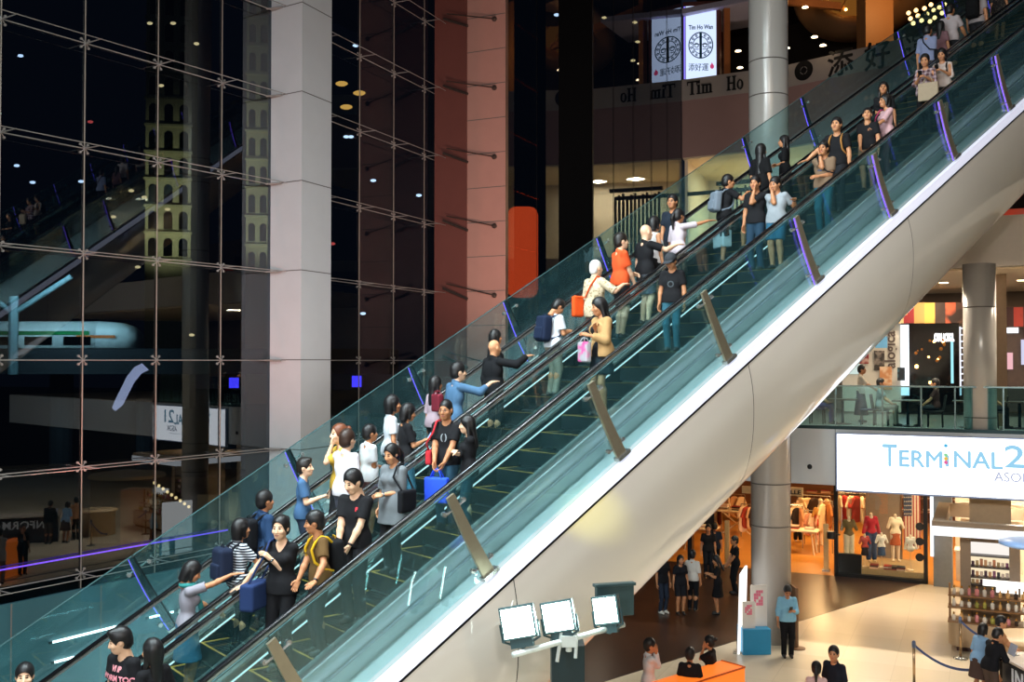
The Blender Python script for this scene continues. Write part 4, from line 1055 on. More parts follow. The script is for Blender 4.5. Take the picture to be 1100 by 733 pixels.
# lit café across the street
cf = empty('street_cafe', tuple(at_depth(170, 570, 34) * (1, 1, 0)), 0, 'warm dim café front with an orange pillar seen through the glass at lower left', 'shopfront')
Dc = 36
def cb(nm, u0, v0, u1, v1, D, dp, m): a = at_depth(u0, v1, D); b = at_depth(u1, v0, D); mb = MB(); mb.box((a[0], D, a[2]), (b[0], D + dp, b[2])); return obj(nm, mb, m, cf)
cb('back_wall', 96, 506, 236, 632, Dc + 4, 0.3, mat('cafe_wall', '#3a1d10', rough=0.8, var=0.3, scale=1))
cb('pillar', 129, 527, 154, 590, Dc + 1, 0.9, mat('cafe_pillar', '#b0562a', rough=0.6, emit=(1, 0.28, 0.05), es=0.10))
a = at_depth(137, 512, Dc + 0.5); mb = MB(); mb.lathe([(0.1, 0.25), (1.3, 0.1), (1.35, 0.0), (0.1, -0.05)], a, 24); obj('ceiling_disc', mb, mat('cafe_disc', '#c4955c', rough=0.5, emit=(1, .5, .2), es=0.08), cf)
cb('counter', 90, 590, 238, 634, Dc + 0.5, 1.2, mat('cafe_counter', '#1d1512', rough=0.4))
cb('menu_board', 212, 532, 234, 562, Dc + 0.4, 0.1, glow('menu_glow', '#b98a5a', 0.35))
for i in range(9):
    p = at_depth(166 + i * 4.6, 519 + i * 3.2, Dc + 0.6); mb = MB(); mb.ball(p, 0.06, 8, 6); obj('festoon_bulb', mb, glow('bulb_warm', (1, 0.55, 0.2), 7), cf)
p = at_depth(200, 516, Dc + 0.6); mb = MB(); mb.box((p[0] - 1.6, Dc + 0.6, p[2] - 0.05), (p[0] + 1.4, Dc + 3.5, p[2] + 0.1)); obj('canopy', mb, mat('cafe_wall', '#3a1d10'), cf)
# scattered points of light in the night
pts = [(22, 60, 'w'), (18, 178, 'w'), (35, 196, 'w'), (87, 195, 'w'), (97, 131, 'r'), (161, 25, 'y'), (186, 25, 'y'), (211, 47, 'y'), (173, 92, 'y'), (141, 205, 'y'), (155, 212, 'y'), (180, 225, 'y'), (122, 233, 'y'),
       (367, 90, 'o'), (386, 100, 'o'), (372, 115, 'o'), (382, 49, 'w'), (372, 147, 'w'), (377, 147, 'w'), (401, 194, 'w'), (357, 262, 'r'), (598, 16, 'w'), (603, 15, 'w'), (649, 19, 'y'), (682, 24, 'y'), (685, 45, 'y'), (680, 65, 'y'), (148, 287, 'y'), (206, 360, 'y'), (62, 490, 'w'), (34, 538, 'w'), (6, 543, 'w'), (95, 534, 'w'), (97, 545, 'w'), (390, 337, 'w'), (450, 210, 'w')]
cm = {'w': glow('night_white', (0.9, 0.9, 1), 6), 'y': glow('night_yellow', (1, 0.6, 0.25), 5), 'o': glow('night_orange', (1, 0.42, 0.08), 4), 'r': glow('night_red', (1, 0.10, 0.08), 3)}
for u, v, c in pts:
    D = 95 if u < 600 else 110; p = at_depth(u, v, D); mb = MB(); r = (0.28, 0.2, 0.14) if c != 'o' else (0.6, 0.3, 0.25); mb.ball(p, r, 8, 6)
    o = obj('street_light', mb, cm[c]); tag(o, {'w': 'small white light far off in the dark beyond the glass', 'y': 'small yellow light far off in the dark beyond the glass', 'o': 'blurred orange light beyond the glass right of the pale column', 'r': 'small red light far off in the dark beyond the glass'}[c], 'light', {'w': 'white lights in the night', 'y': 'yellow lights in the night', 'o': 'orange lights in the night', 'r': 'red lights in the night'}[c])
# added low wall whose teal stands in for glass reflections; violet light line and tube lamps at the foot of the first glass wall
M_TEALW = mat('teal_reflection', '#1c464e', rough=0.55, var=0.5, scale=0.5)
tw_ = MB(); tw_.obox(q1 + d1 * -11 + n1 * 0.75 + ZZ * 0.0, d1 * (s1_end + 10.6), -n1 * 0.1, ZZ * 2.35); wl = struct('wall_low', tw_, M_TEALW)
mb = MB()
for k in range(12): mb.obox(q1 + d1 * (-10 + k * 2.0) + n1 * 0.752, d1 * 0.03, n1 * 0.006, ZZ * 2.35)
obj('panel_gaps', mb, M_JOINT, wl)
mb = MB(); mb.cyl(q1 + d1 * -11 + n1 * 0.15 + ZZ * 2.93, q1 + d1 * (s1_end - 2.4) + n1 * 0.15 + ZZ * 2.93, 0.016, n=8); tag(obj('violet_light_line', mb, glow('violet_line', (0.22, 0.10, 1.0), 1.2)), 'long thin violet light line running along the foot of the dark glass wall', 'light')
for u0, v0, u1, v1, nm in ((56, 690.5, 131, 668, 'long white tube lamp on the teal wall behind the man in the lettered tee'), (58, 712, 88, 702, 'short white tube lamp on the teal wall, below the long one'), (160, 664, 186, 655, 'white tube lamp on the teal wall beside the purple-lit post')):
    qq = q1 + n1 * 0.80
    def onw1(u, v): r = ray(u, v); s = ((qq - EYE) @ n1) / (r @ n1); return EYE + r * s
    a_, b__ = onw1(u0, v0), onw1(u1, v1); b__[2] = a_[2]; o = empty('tube_lamp', tuple(a_), 0, nm, 'lamp'); mb = MB(); mb.cyl(a_, b__, 0.022, n=8); obj('tube', mb, glow('tube_white', (0.95, 1, 0.98), 9), o); mb = MB(); mb.cyl(a_ - unit(b__ - a_) * 0.06, a_, 0.03, n=8); mb.cyl(b__, b__ + unit(b__ - a_) * 0.06, 0.03, n=8); obj('end_cap', mb, M_DKST, o)

# ------------------------------------------------------------------ upper right: restaurant balcony, lit sign, ceiling ring, chandelier
bd1, bd2 = np.array([0.883, -0.469, 0]), np.array([0.711, -0.703, 0])
def on_px(q, d, u): return q + d * line_px(q, d, u)
B0 = KPT.copy(); B1 = on_px(B0, bd1, 842); B2 = B1 + bd2 * 22
zt, zb = 25.75, 24.35
M_PINK = mat('pink_plaster', '#a1837c', rough=0.6, var=0.06, scale=1)
M_BAND = mat('band_panel', '#a9a198', rough=0.45, var=0.08, scale=2)
M_BLK = mat('lettering_black', '#121212', rough=0.5, var=0.05)
def ribbon(pts, z0, z1, th, inward):
    mb = MB()
    for a, b in zip(pts[:-1], pts[1:]):
        d = unit(b - a); nn = np.array([-d[1], d[0], 0]) * inward; mb.obox(a + ZZ * z0, b - a, nn * th, ZZ * (z1 - z0))
    return mb
PL = [B0, B1, B2]
struct('trim_1', ribbon(PL, zb, zt, 0.15, 1), M_BAND)
struct('wall_balcony', ribbon([p + np.array([0.02, 0.05, 0]) for p in PL], 20.6, zb, 0.3, 1), M_PINK)
mb = MB(); deep = np.array([0.35, 0.94, 0]) * 16
mb.prism([tuple(p[:2]) for p in (B0 + (0.1, 0.4, 0), B1 + (0.1, 0.4, 0), B2 + (0.2, 0.2, 0), B2 + deep, B0 + deep)], 23.2, 24.3); struct('floor_upper', mb, mat('upper_floor', '#4a3a34', rough=0.5))
mb = MB(); mb.prism([tuple(p[:2]) for p in (B0, B1, B2, B2 + deep, B0 + deep)], 33.0, 33.4); struct('ceiling_upper', mb, mat('ceiling_dark', '#241c22', rough=0.8))
mb = MB(); a = B0 + deep * 0.98; b = B2 + deep * 0.98; mb.obox(a + ZZ * 12, b - a, np.array([0.1, 0.3, 0]), ZZ * 21); struct('wall_far', mb, mat('wall_dark_brown', '#2a1d17', rough=0.7, var=0.3, scale=1))
for nm, m, s0, u0 in (('panel_joint', 0, 0, 800),):
    pass
n_b1 = np.array([bd1[1], -bd1[0], 0])      # outward (towards the hall)
def on_band(u, v, q, d): p = on_px(q, d, u); r = ray(u, v); s = p[1] / r[1]; return EYE + r * s
def serif(s, u0, vb, vt, u1, q, d):
    """heavy serif letters built from strokes on the band"""
    p0 = on_band(u0, vb, q, d); p1 = on_band(u1, vb, q, d); h_ = on_band(u0, vt, q, d)[2] - p0[2]
    nn = np.array([d[1], -d[0], 0]); out = p0 + nn * 0.05; W = np.linalg.norm(p1 - p0)
    # stroke list per letter in unit box (x0, y0, x1, y1)
    L = {'T': (1.0, [(0.42, 0, 0.66, 1), (0.0, 0.9, 1.08, 1), (0.0, 0.72, 0.09, 1), (0.99, 0.72, 1.08, 1), (0.3, 0, 0.78, 0.07)]),
         'i': (0.5, [(0.12, 0, 0.34, 0.68), (0.0, 0, 0.46, 0.07), (0.02, 0.61, 0.3, 0.68), (0.11, 0.8, 0.35, 1.0)]),
         'm': (1.2, [(0.1, 0, 0.3, 0.68), (0.48, 0, 0.68, 0.64), (0.86, 0, 1.06, 0.6), (0.0, 0, 0.4, 0.07), (0.4, 0, 0.77, 0.07), (0.78, 0, 1.16, 0.07), (0.0, 0.61, 0.3, 0.68), (0.3, 0.56, 0.62, 0.66), (0.68, 0.56, 1.0, 0.66)]),
         'H': (1.1, [(0.1, 0, 0.34, 1), (0.7, 0, 0.94, 1), (0.3, 0.46, 0.75, 0.56), (0.0, 0, 0.44, 0.07), (0.6, 0, 1.04, 0.07), (0.0, 0.93, 0.44, 1), (0.6, 0.93, 1.04, 1)]),
         'o': (0.8, [])}
    tot = sum(L[c][0] for c in s); x = 0; mb = MB(); k = W / tot
    for c in s:
        for a0, b0, a1, b1 in L[c][1]: mb.obox(out + d * (x + a0) * k + ZZ * b0 * h_, d * (a1 - a0) * k, nn * 0.06, ZZ * (b1 - b0) * h_)
        if c == 'o':
            N = 20
            for i in range(N):
                t0, t1 = 2 * math.pi * i / N, 2 * math.pi * (i + 1) / N
                P = lambda t, f: out + d * (x + 0.37 + f[0] * math.cos(t)) * k + ZZ * (0.34 + f[1] * math.sin(t)) * h_
                o_, i_ = (0.36, 0.36), (0.16, 0.28)
                vs = [P(t0, i_), P(t0, o_), P(t1, o_), P(t1, i_)]; mb.add(vs + [v + nn * 0.06 for v in vs], [(3, 2, 1, 0), (4, 5, 6, 7), (1, 2, 6, 5), (0, 4, 7, 3)])
        x += L[c][0]
    return mb
o = obj('sign_lettering', serif('Tim', 738.5, 103, 88.5, 766, B0, bd1), M_BLK); tag(o, 'black serif letters Tim on the pale balcony band', 'lettering')
o = obj('sign_lettering', serif('Ho', 781, 98, 83, 799.5, B0, bd1), M_BLK); tag(o, 'black serif letters Ho on the pale balcony band by the round column', 'lettering')
nb2 = np.array([bd2[1], -bd2[0], 0])
for ch, u, v0, v1 in (('添', 889, 84, 55), ('好', 929, 77, 47), ('運', 972, 70, 39)):
    p = on_band(u, v0, B1, bd2) + nb2 * 0.06; hh_ = on_band(u, v1, B1, bd2)[2] - p[2]; w_ = np.linalg.norm(on_px(B1, bd2, u + 27) - on_px(B1, bd2, u))
    o = text('sign_lettering', ch, hh_ * 1.05, p + ZZ * hh_ * 0.08, bd2, (0, 0, 1), M_BLK, None, 0.03, 0.0, width=w_, fat=0.03); tag(o, {'添': 'black brush-style character nearest the round emblem on the balcony band', '好': 'black brush-style character in the middle of the balcony band', '運': 'black brush-style character farthest right on the balcony band, by a purple-lit post'}[ch], 'lettering')
def ring_disc(mb, c, X, Y, r0, r1, th, N=32, a0=0, a1=2 * math.pi):
    Zd = np.cross(X, Y)
    for i in range(N):
        t0, t1 = a0 + (a1 - a0) * i / N, a0 + (a1 - a0) * (i + 1) / N
        P = lambda t, r: c + X * r * math.cos(t) + Y * r * math.sin(t)
        vs = [P(t0, r0), P(t0, r1), P(t1, r1), P(t1, r0)]; mb.add([v for v in vs] + [v + Zd * th for v in vs], [(3, 2, 1, 0), (4, 5, 6, 7), (1, 2, 6, 5), (0, 4, 7, 3), (0, 1, 5, 4), (2, 3, 7, 6)])
def emblem(c, X, Y, R, m, parent, th=0.02, dots=True):
    mb = MB(); ring_disc(mb, c, X, Y, R * 0.92, R, th, 40); ring_disc(mb, c, X, Y, R * 0.60, R * 0.66, th, 32)
    Zd = np.cross(X, Y)
    mb.obox(c - X * R * 0.10 - Y * R, X * R * 0.2, Y * R * 2, Zd * th)
    for q in (-1, 1):
        ring_disc(mb, c + X * R * 0.34 * q, X, Y, R * 0.13, R * 0.19, th, 14)
        mb.obox(c + X * R * (0.34 * q - 0.22) + Y * R * 0.05, X * R * 0.44, Y * R * 0.05, Zd * th); mb.obox(c + X * R * (0.34 * q - 0.18) - Y * R * 0.32, X * R * 0.36, Y * R * 0.05, Zd * th)
    if dots:
        for i in range(14):
            t = 2 * math.pi * (i + 0.5) / 14; p = c + X * R * 0.79 * math.cos(t) + Y * R * 0.79 * math.sin(t)
            if abs(math.cos(t)) > 0.2: ring_disc(mb, p, X, Y, R * 0.04, R * 0.10, th, 8)
    return obj('emblem', mb, m, parent)
p = on_band(864, 76, B1, bd2) + nb2 * 0.06
mb = MB(); R = 0.62; ring_disc(mb, p, bd2, ZZ, 0.40 * R, R, 0.03, 36); ring_disc(mb, p, bd2, ZZ, 0.0, 0.32 * R, 0.03, 20); mb.obox(p - bd2 * 0.05 * R - ZZ * R, bd2 * 0.1 * R, ZZ * 2 * R, nb2 * 0.03); mb.obox(p - bd2 * R - ZZ * 0.05 * R, bd2 * 2 * R, ZZ * 0.1 * R, nb2 * 0.03)
o = obj('round_emblem', mb, M_BLK); tag(o, 'black round emblem on the balcony band left of the characters', 'emblem')
# lit sign box
sd = unit(np.array([0.955, -0.29, 0])); sgn = empty('lightbox_sign', tuple(B0 + bd1 * 1.2 + (0.5, 1.2, zt)), 0, 'tall lit white sign with a round blue emblem above the balcony band', 'sign')
Ds = 66.6; a = at_depth(737, 85, Ds); b = at_depth(769.5, 85, Ds - 1.2); Hs = at_depth(737, 7, Ds)[2] - a[2]; X = unit(b - a); Wd = np.linalg.norm(b - a); nrm = np.array([X[1], -X[0], 0])
mb = MB(); mb.obox(a - X * 0.22 - nrm * 0.4 - ZZ * 0.2, X * (Wd + 0.44), nrm * 0.38, ZZ * (Hs + 0.5)); obj('housing', mb, mat('sign_frame', '#7a4438', rough=0.5), sgn)
M_SGN = glow('sign_white', (0.60, 0.72, 1.0), 1.25); M_SBL = mat('sign_blue', '#1d5a73', rough=0.6, var=0.05)
mb = MB(); mb.obox(a - nrm * 0.02, X * Wd, nrm * 0.04, ZZ * Hs); obj('lit_face', mb, M_SGN, sgn)
mb = MB(); mb.obox(a - X * 0.16 - nrm * 0.3, X * 0.1, nrm * 0.3, ZZ * Hs); obj('violet_edge', mb, glow('violet_edge', (0.25, 0.2, 1), 1.2), sgn)
c0 = a + X * Wd / 2 + ZZ * Hs * 0.46 + nrm * 0.03; emblem(c0, X, ZZ, Wd * 0.41, M_SBL, sgn)
text('sign_name', 'Tim Ho Wan', 0.42, a + X * Wd * 0.1 + ZZ * Hs * 0.68 + nrm * 0.03, X, (0, 0, 1), M_SBL, sgn, 0.01, 0.008, width=Wd * 0.8)
text('sign_name', '添好運', 0.55, a + X * Wd * 0.08 + ZZ * Hs * 0.12 + nrm * 0.03, X, (0, 0, 1), M_SBL, sgn, 0.01, 0.0, width=Wd * 0.66)
mb = MB(); cc = a + X * Wd * 0.87 + ZZ * Hs * 0.17 + nrm * 0.03; vs = [cc + X * 0.14 * math.sin(t) + ZZ * (0.16 * math.cos(t) + (0.12 if i == 0 else 0)) for i, t in enumerate(np.linspace(0, 2 * math.pi, 15)[:-1])]
mb.add(vs + [v + nrm * 0.02 for v in vs], [tuple(reversed(range(14))), tuple(range(14, 28))]); o = obj('pink_drop', mb, mat('sign_pink', '#d8306a', rough=0.5, emit=(1, .1, .3), es=0.5), sgn); o['label'] = 'pink drop mark'
# frames of the restaurant windows beside the sign
mb = MB(); a2 = at_depth(778, 84, 65); mb.box((a2[0], 65, zt), (a2[0] + 0.4, 65.4, zt + 7)); mb.obox((a2[0], 65, zt + 5.2), (7, -2, -1.5), (0, 0.3, 0), (0, 0, 0.45)); struct('trim_2', mb, mat('wood_orange', '#9a5f30', rough=0.5, var=0.2))
# violet-lit soffit over the sign
mb = MB(); mb.prism([tuple(p[:2]) for p in (B0 + (0.1, 0.3, 0), B0 + bd1 * 5.5, B0 + bd1 * 5.5 + unit(deep) * 5, B0 + (0.1, 0.3, 0) + unit(deep) * 5)], 30.25, 30.6); struct('trim_4', mb, mat('soffit_pale', '#a9a6b8', rough=0.6))
# ring-shaped ceiling with a glowing bronze middle
RD = 66; rc = at_depth(930, -7, RD); rz = rc[2]
rg = empty('ceiling_ring', (rc[0], RD, rz), 0, 'large round tan ceiling ring with a glowing bronze centre', 'ceiling feature')
Rr = 71 / FPX * RD 
mb = MB(); mb.lathe([(Rr * 0.66, 0.0), (Rr * 1.02, 0.0), (Rr * 1.06, 0.5), (Rr * 1.02, 1.0), (Rr * 0.66, 1.0), (Rr * 0.62, 0.5)], (rc[0], RD, rz), 48); 
mb.f = [f for f in mb.f if len(f) == 4]; n_ = 48; mb.f += [(5 * n_ + k, 5 * n_ + (k + 1) % n_, (k + 1) % n_, k) for k in range(n_)]
obj('ring', mb, mat('ring_tan', '#a87e58', rough=0.55, var=0.06), rg, True)
mb = MB(); mb.lathe([(0.05, 2.4), (Rr * 0.66, 0.9)], (rc[0], RD, rz), 48); mb.f = [f for f in mb.f if len(f) == 4]; obj('bronze_dome', mb, mat('bronze', '#5e3412', rough=0.28, metal=0.85, var=0.4, scale=1.5, emit=(1, 0.38, 0.06), es=0.16), rg, True)
mb = MB()
for i in range(10):
    t = 2 * math.pi * i / 10; mb.cyl((rc[0] + 0.3 * math.cos(t), RD + 0.3 * math.sin(t), rz + 2.2), (rc[0] + Rr * 0.62 * math.cos(t), RD + Rr * 0.62 * math.sin(t), rz + 0.95), 0.05, n=5)
obj('dome_ribs', mb, mat('bronze_light', '#d9a566', rough=0.3, metal=0.7), rg)
mb = MB()
for i in range(8):
    t = 2 * math.pi * i / 8 + 0.2; mb = MB(); mb.ball((rc[0] + Rr * 0.55 * math.cos(t), RD + Rr * 0.55 * math.sin(t), rz + 1.0), 0.10, 8, 6); obj('dome_lamp', mb, glow('lamp_amber', (1, 0.5, 0.12), 12), rg)

rg.rotation_euler = (R_(-27), 0, 0)
p0 = at_depth(945, 45, 61); mb = MB(); mb.box((p0[0] - 0.85, 61, 24.3), (p0[0] + 0.85, 62.6, 33)); struct('column_3', mb, mat('column_orange', '#9a6a3e', rough=0.55, var=0.06))
# chandelier
ch = empty('chandelier', tuple(at_depth(995, 12, 62)), 0, 'chandelier of many round warm globes near the top right', 'chandelier')
cz = at_depth(995, 20, 62)
mb = MB(); mb.cyl(cz + (0, 0, -0.2), (cz[0], cz[1], 33.2), 0.05, n=8); mb.ball(cz, 0.22); obj('stem', mb, M_DKST, ch)
rr = random.Random(4); 
for i, (u, v) in enumerate([(976, 14), (978, 20), (984, 11), (986, 17), (990, 22), (993, 9), (996, 15), (1000, 5), (1003, 11), (1004, 19), (1009, 8), (1012, 14), (1015, 5), (981, 25), (999, 23)]):
    p = at_depth(u, v, 62 + rr.uniform(-0.8, 0.8)); mb = MB(); mb.cyl(cz, p, 0.018, n=5); arm = obj('arm', mb, M_DKST, ch); mb = MB(); mb.ball(p, 0.13, 10, 8); obj('globe', mb, glow('globe_warm', (1, 0.60, 0.22), 3.6), arm)
# restaurant downlights
for u, v, D in ((843, 24, 60), (875, 40, 62), (884, 49, 60), (845, 52, 62), (793, 55, 66), (795, 73, 66), (865, 8, 63)):
    p = at_depth(u, v, D); mb = MB(); mb.lathe([(0.16, 0.05), (0.2, 0.0), (0.02, -0.04)], p, 14); o = obj('ceiling_lamp', mb, glow('lamp_warm', (1, 0.7, 0.4), 9)); tag(o, 'small round warm ceiling lamp inside the upper restaurant', 'lamp', 'upper restaurant ceiling lamps')
# storey below the balcony: pale lit shop with an open slat screen
ZF = 14.2
mb = MB(); mb.prism([tuple(p[:2]) for p in (B0 + (0.1, 0.1, 0), B1, B2, B2 + deep, B0 + deep)], ZF - 0.8, ZF); struct('floor_middle', mb, mat('floor_cream', '#b9a68a', rough=0.25))
mb = MB(); mb.prism([tuple(p[:2]) for p in (B0 + (0.1, 0.1, 0), B1, B2, B2 + deep, B0 + deep)], 20.5, 20.6); struct('ceiling_middle', mb, mat('ceiling_cream', '#d8c9a8', rough=0.7))
mb = MB(); a = B0 + unit(deep) * 9; mb.obox(a + ZZ * ZF, (B2 - B0) * 0.6, np.array([0.1, 0.3, 0]), ZZ * 6.3); mb.obox(B0 + (0.25, 0.3, 0) + ZZ * ZF, unit(deep) * 9, np.array([0.2, 0, 0]), ZZ * 6.3); struct('wall_middle', mb, mat('wall_cream', '#d9ccb2', rough=0.6, var=0.12, scale=0.4))
sl = empty('slat_screen', tuple(B0 + bd1 * 3 + unit(deep) * 2.2 + ZZ * ZF), 0, 'dark screen of upright slats in the pale shop under the balcony', 'screen')
for i in range(12):
    p = B0 + bd1 * (2.2 + i * 0.28) + unit(deep) * 2.0 + ZZ * ZF; mb = MB(); mb.obox(p, bd1 * 0.12, unit(deep) * 0.2, ZZ * (4.6 - 0.1 * (i % 3))); obj('slat', mb, mat('slat_dark', '#1c1712', rough=0.5), sl)
mb = MB(); p = B0 + bd1 * 2.0 + unit(deep) * 1.9 + ZZ * (ZF + 4.7); mb.obox(p, bd1 * 3.7, unit(deep) * 0.3, ZZ * 0.25); obj('top_rail', mb, mat('slat_dark', '#1c1712'), sl)
mb = MB(); p = B0 + bd1 * 0.3 - unit(deep) * -0.4 + ZZ * (ZF + 3.9); mb.obox(p, bd1 * 4.4, unit(deep) * 0.12, ZZ * 0.25); o = obj('hanging_beam', mb, mat('slat_dark', '#1c1712')); tag(o, 'dark horizontal bar hanging under the pink balcony wall', 'beam')
# landing where the escalators arrive, and dark ceiling over it
pl = [E(TT - 0.05, -1.6, 0), E(TT - 0.05, 3.6, 0), E(TT + 12, 3.6, 0), E(TT + 12, -1.6, 0)]; zl = E(TT, 0, 0)[2]
mb = MB(); mb.prism([tuple(p[:2]) for p in pl], zl - 1.0, zl - 0.02); struct('floor_landing', mb, mat('upper_floor', '#4a3a34'))
# ------------------------------------------------------------------ ground floor, second floor and their shops (right side)
SA = np.array([8.85, 27.5, 0]); SB = unit(np.array([0.9024, -0.4311, 0])); SM = np.array([-SB[1], SB[0], 0])     # slab front line, inward
Z2, Z2B, Z3, Z3B = 5.33, 3.78, 11.1, 9.75
def SP(s, m, z): return SA + SB * s + SM * m + ZZ * z
def on_sm(u, v, m):
    """the point seen at (u, v) on the upright plane m metres behind the slab front"""
    r = ray(u, v); q = SA + SM * m; s = ((q - EYE) @ SM) / (r @ SM); return EYE + r * s
def s_of(P): return (P - SA) @ SB
def sbox(mb, s0, s1, m0, m1, z0, z1): return mb.obox(SP(s0, m0, z0), SB * (s1 - s0), SM * (m1 - m0), ZZ * (z1 - z0))
def fl(u, v, z=0.0): return at_z(u, v, z)
M_TILE = None
def tile_mat(nm, c1, c2, size, rough):
    m, nt, out = new_mat(nm); b = nt.nodes.new('ShaderNodeBsdfPrincipled'); nt.links.new(b.outputs[0], out.inputs[0]); b.inputs['Roughness'].default_value = rough
    tc = nt.nodes.new('ShaderNodeTexCoord'); mp = nt.nodes.new('ShaderNodeMapping'); mp.inputs['Rotation'].default_value = (0, 0, R_(25)); nt.links.new(tc.outputs['Object'], mp.inputs[0])
    br = nt.nodes.new('ShaderNodeTexBrick'); br.offset = 0; br.inputs['Scale'].default_value = 1.0; br.inputs['Brick Width'].default_value = size; br.inputs['Row Height'].default_value = size; br.inputs['Mortar Size'].default_value = 0.004
    br.inputs['Color1'].default_value = (*hexc(c1), 1); br.inputs['Color2'].default_value = (*hexc(c2), 1); br.inputs['Mortar'].default_value = (*[x * 0.75 for x in hexc(c1)], 1)
    nt.links.new(mp.outputs[0], br.inputs['Vector']); nt.links.new(br.outputs['Color'], b.inputs['Base Color']); _M[nm] = m; return m
M_TILE = tile_mat('floor_tile', '#e0d3bb', '#d9cbb0', 1.2, 0.27)
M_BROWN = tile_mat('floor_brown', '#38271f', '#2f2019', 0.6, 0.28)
M_ORANGE = tile_mat('floor_shop', '#c98a3c', '#bf8034', 0.9, 0.3)
W1 = [q1 + d1 * -12, q1 + d1 * s1_end, q2 + d2 * line_px(q2, d2, 600)]
fpoly = [tuple((p + n1 * 0.02)[:2]) for p in W1] + [(30, 60), (45, 30), (40, -12), (-14, -12), (-14, 8)]
mb = MB(); mb.prism(fpoly, -0.3, 0.0); struct('floor', mb, M_TILE)
fa, fb, fc = fl(700, 717), fl(860, 670), fl(994, 626); fd = unit(fc - fa)
MS = 6.43       # shop front
e1 = SA + SM * MS; t_e = ((e1 - fa) @ SM) / (fd @ SM); fe = fa + fd * t_e
bl = fa - fd * 14
mb = MB(); lf = SA + SB * -11.8
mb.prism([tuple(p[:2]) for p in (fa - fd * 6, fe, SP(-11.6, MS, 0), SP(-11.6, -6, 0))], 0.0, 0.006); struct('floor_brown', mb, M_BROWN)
mb = MB(); mb.prism([tuple(p[:2]) for p in (SP(-11.6, MS, 0), SP(3.6, MS, 0), SP(3.6, 20, 0), SP(-11.6, 20, 0))], 0.0, 0.008); struct('floor_shop', mb, M_ORANGE)
# slabs
M_WHT = mat('slab_white', '#c9cdd0', rough=0.35, var=0.04, scale=1)
mb = MB(); sbox(mb, -12.4, 22, 0, 22, Z2B + 0.02, Z2); struct('floor_second', mb, M_WHT)
mb = MB(); sbox(mb, -12.4, 22, 0.05, 22, Z2, Z2 + 0.01); struct('floor_second_finish', mb, mat('floor_grey', '#7f7a74', rough=0.3))
mb = MB(); sbox(mb, -12.4, 22, 0.3, 22, Z2B - 0.02, Z2B + 0.02); struct('ceiling_ground', mb, mat('ceiling_white', '#d8d2c6', rough=0.7))
mb = MB(); sbox(mb, 1.0, 22, 1.2, 22, Z3B, Z3); struct('floor_third', mb, mat('slab_warm', '#b3a89c', rough=0.5, var=0.05))
mb = MB(); sbox(mb, -2.5, 22, 1.5, 22, Z3B - 0.06, Z3B - 0.01); struct('ceiling_second', mb, mat('ceiling_beige', '#cbb596', rough=0.7))
mb = MB(); sbox(mb, -12.4, 22, 19.5, 20, 0.0, Z2B); struct('wall_shop_back', mb, mat('wall_amber', '#6e4420', rough=0.7, var=0.35, scale=0.5))
mb = MB(); sbox(mb, -12.4, -12.1, MS, 20, 0.0, Z2B); struct('wall_shop_left', mb, mat('wall_dark_brown', '#2a1d17'))
# big round column, ground to roof
mb = MB(); cx_, cy_ = px_x(827, 26.0), 26.0; mb.lathe([(0.50, 0), (0.50, 34)], (cx_, cy_, 0), 48); 
def stone_col(): 
    m, nt, out = new_mat('column_satin'); b = nt.nodes.new('ShaderNodeBsdfPrincipled'); nt.links.new(b.outputs[0], out.inputs[0]); b.inputs['Base Color'].default_value = (*hexc('#b3aea8'), 1); b.inputs['Metallic'].default_value = 0.1; b.inputs['Roughness'].default_value = 0.28
    tc = nt.nodes.new('ShaderNodeTexCoord'); nz = nt.nodes.new('ShaderNodeTexNoise'); nz.inputs['Scale'].default_value = 2.0; nt.links.new(tc.outputs['Object'], nz.inputs['Vector']); mr = nt.nodes.new('ShaderNodeMapRange'); mr.inputs['To Min'].default_value = 0.24; mr.inputs['To Max'].default_value = 0.27; nt.links.new(nz.outputs['Fac'], mr.inputs[0]); nt.links.new(mr.outputs[0], b.inputs['Roughness']); _M['column_satin'] = m; return m
M_COL = stone_col(); c4 = struct('column_4', mb, M_COL, True)
mb = MB()
for vv in (62, 100, 210, 522, 568):
    z = at_depth(827, vv, 25.5)[2]; mb.lathe([(0.503, 0), (0.503, 0.03)], (cx_, cy_, z), 48)
obj('joint_rings', mb, M_JOINT, c4, True)
mb = MB(); P = on_sm(1053, 440, 0.45); mb.lathe([(0.40, Z2 - 0.0), (0.40, Z3B)], (P[0], P[1], 0), 40); c5 = struct('column_5', mb, M_COL, True)
mb = MB()
for vv in (330, 450): mb.lathe([(0.403, 0), (0.403, 0.03)], (P[0], P[1], at_depth(1053, vv, P[1] - .4)[2]), 40)
obj('joint_rings', mb, M_JOINT, c5, True)
mb = MB(); P = on_sm(1075, 440, 3.5); mb.cbox(P * (1, 1, 0) + ZZ * 7.5, SB * 0.35, SM * 0.5, ZZ * 4.5); struct('column_6', mb, mat('column_brown', '#8a6f52', rough=0.6))
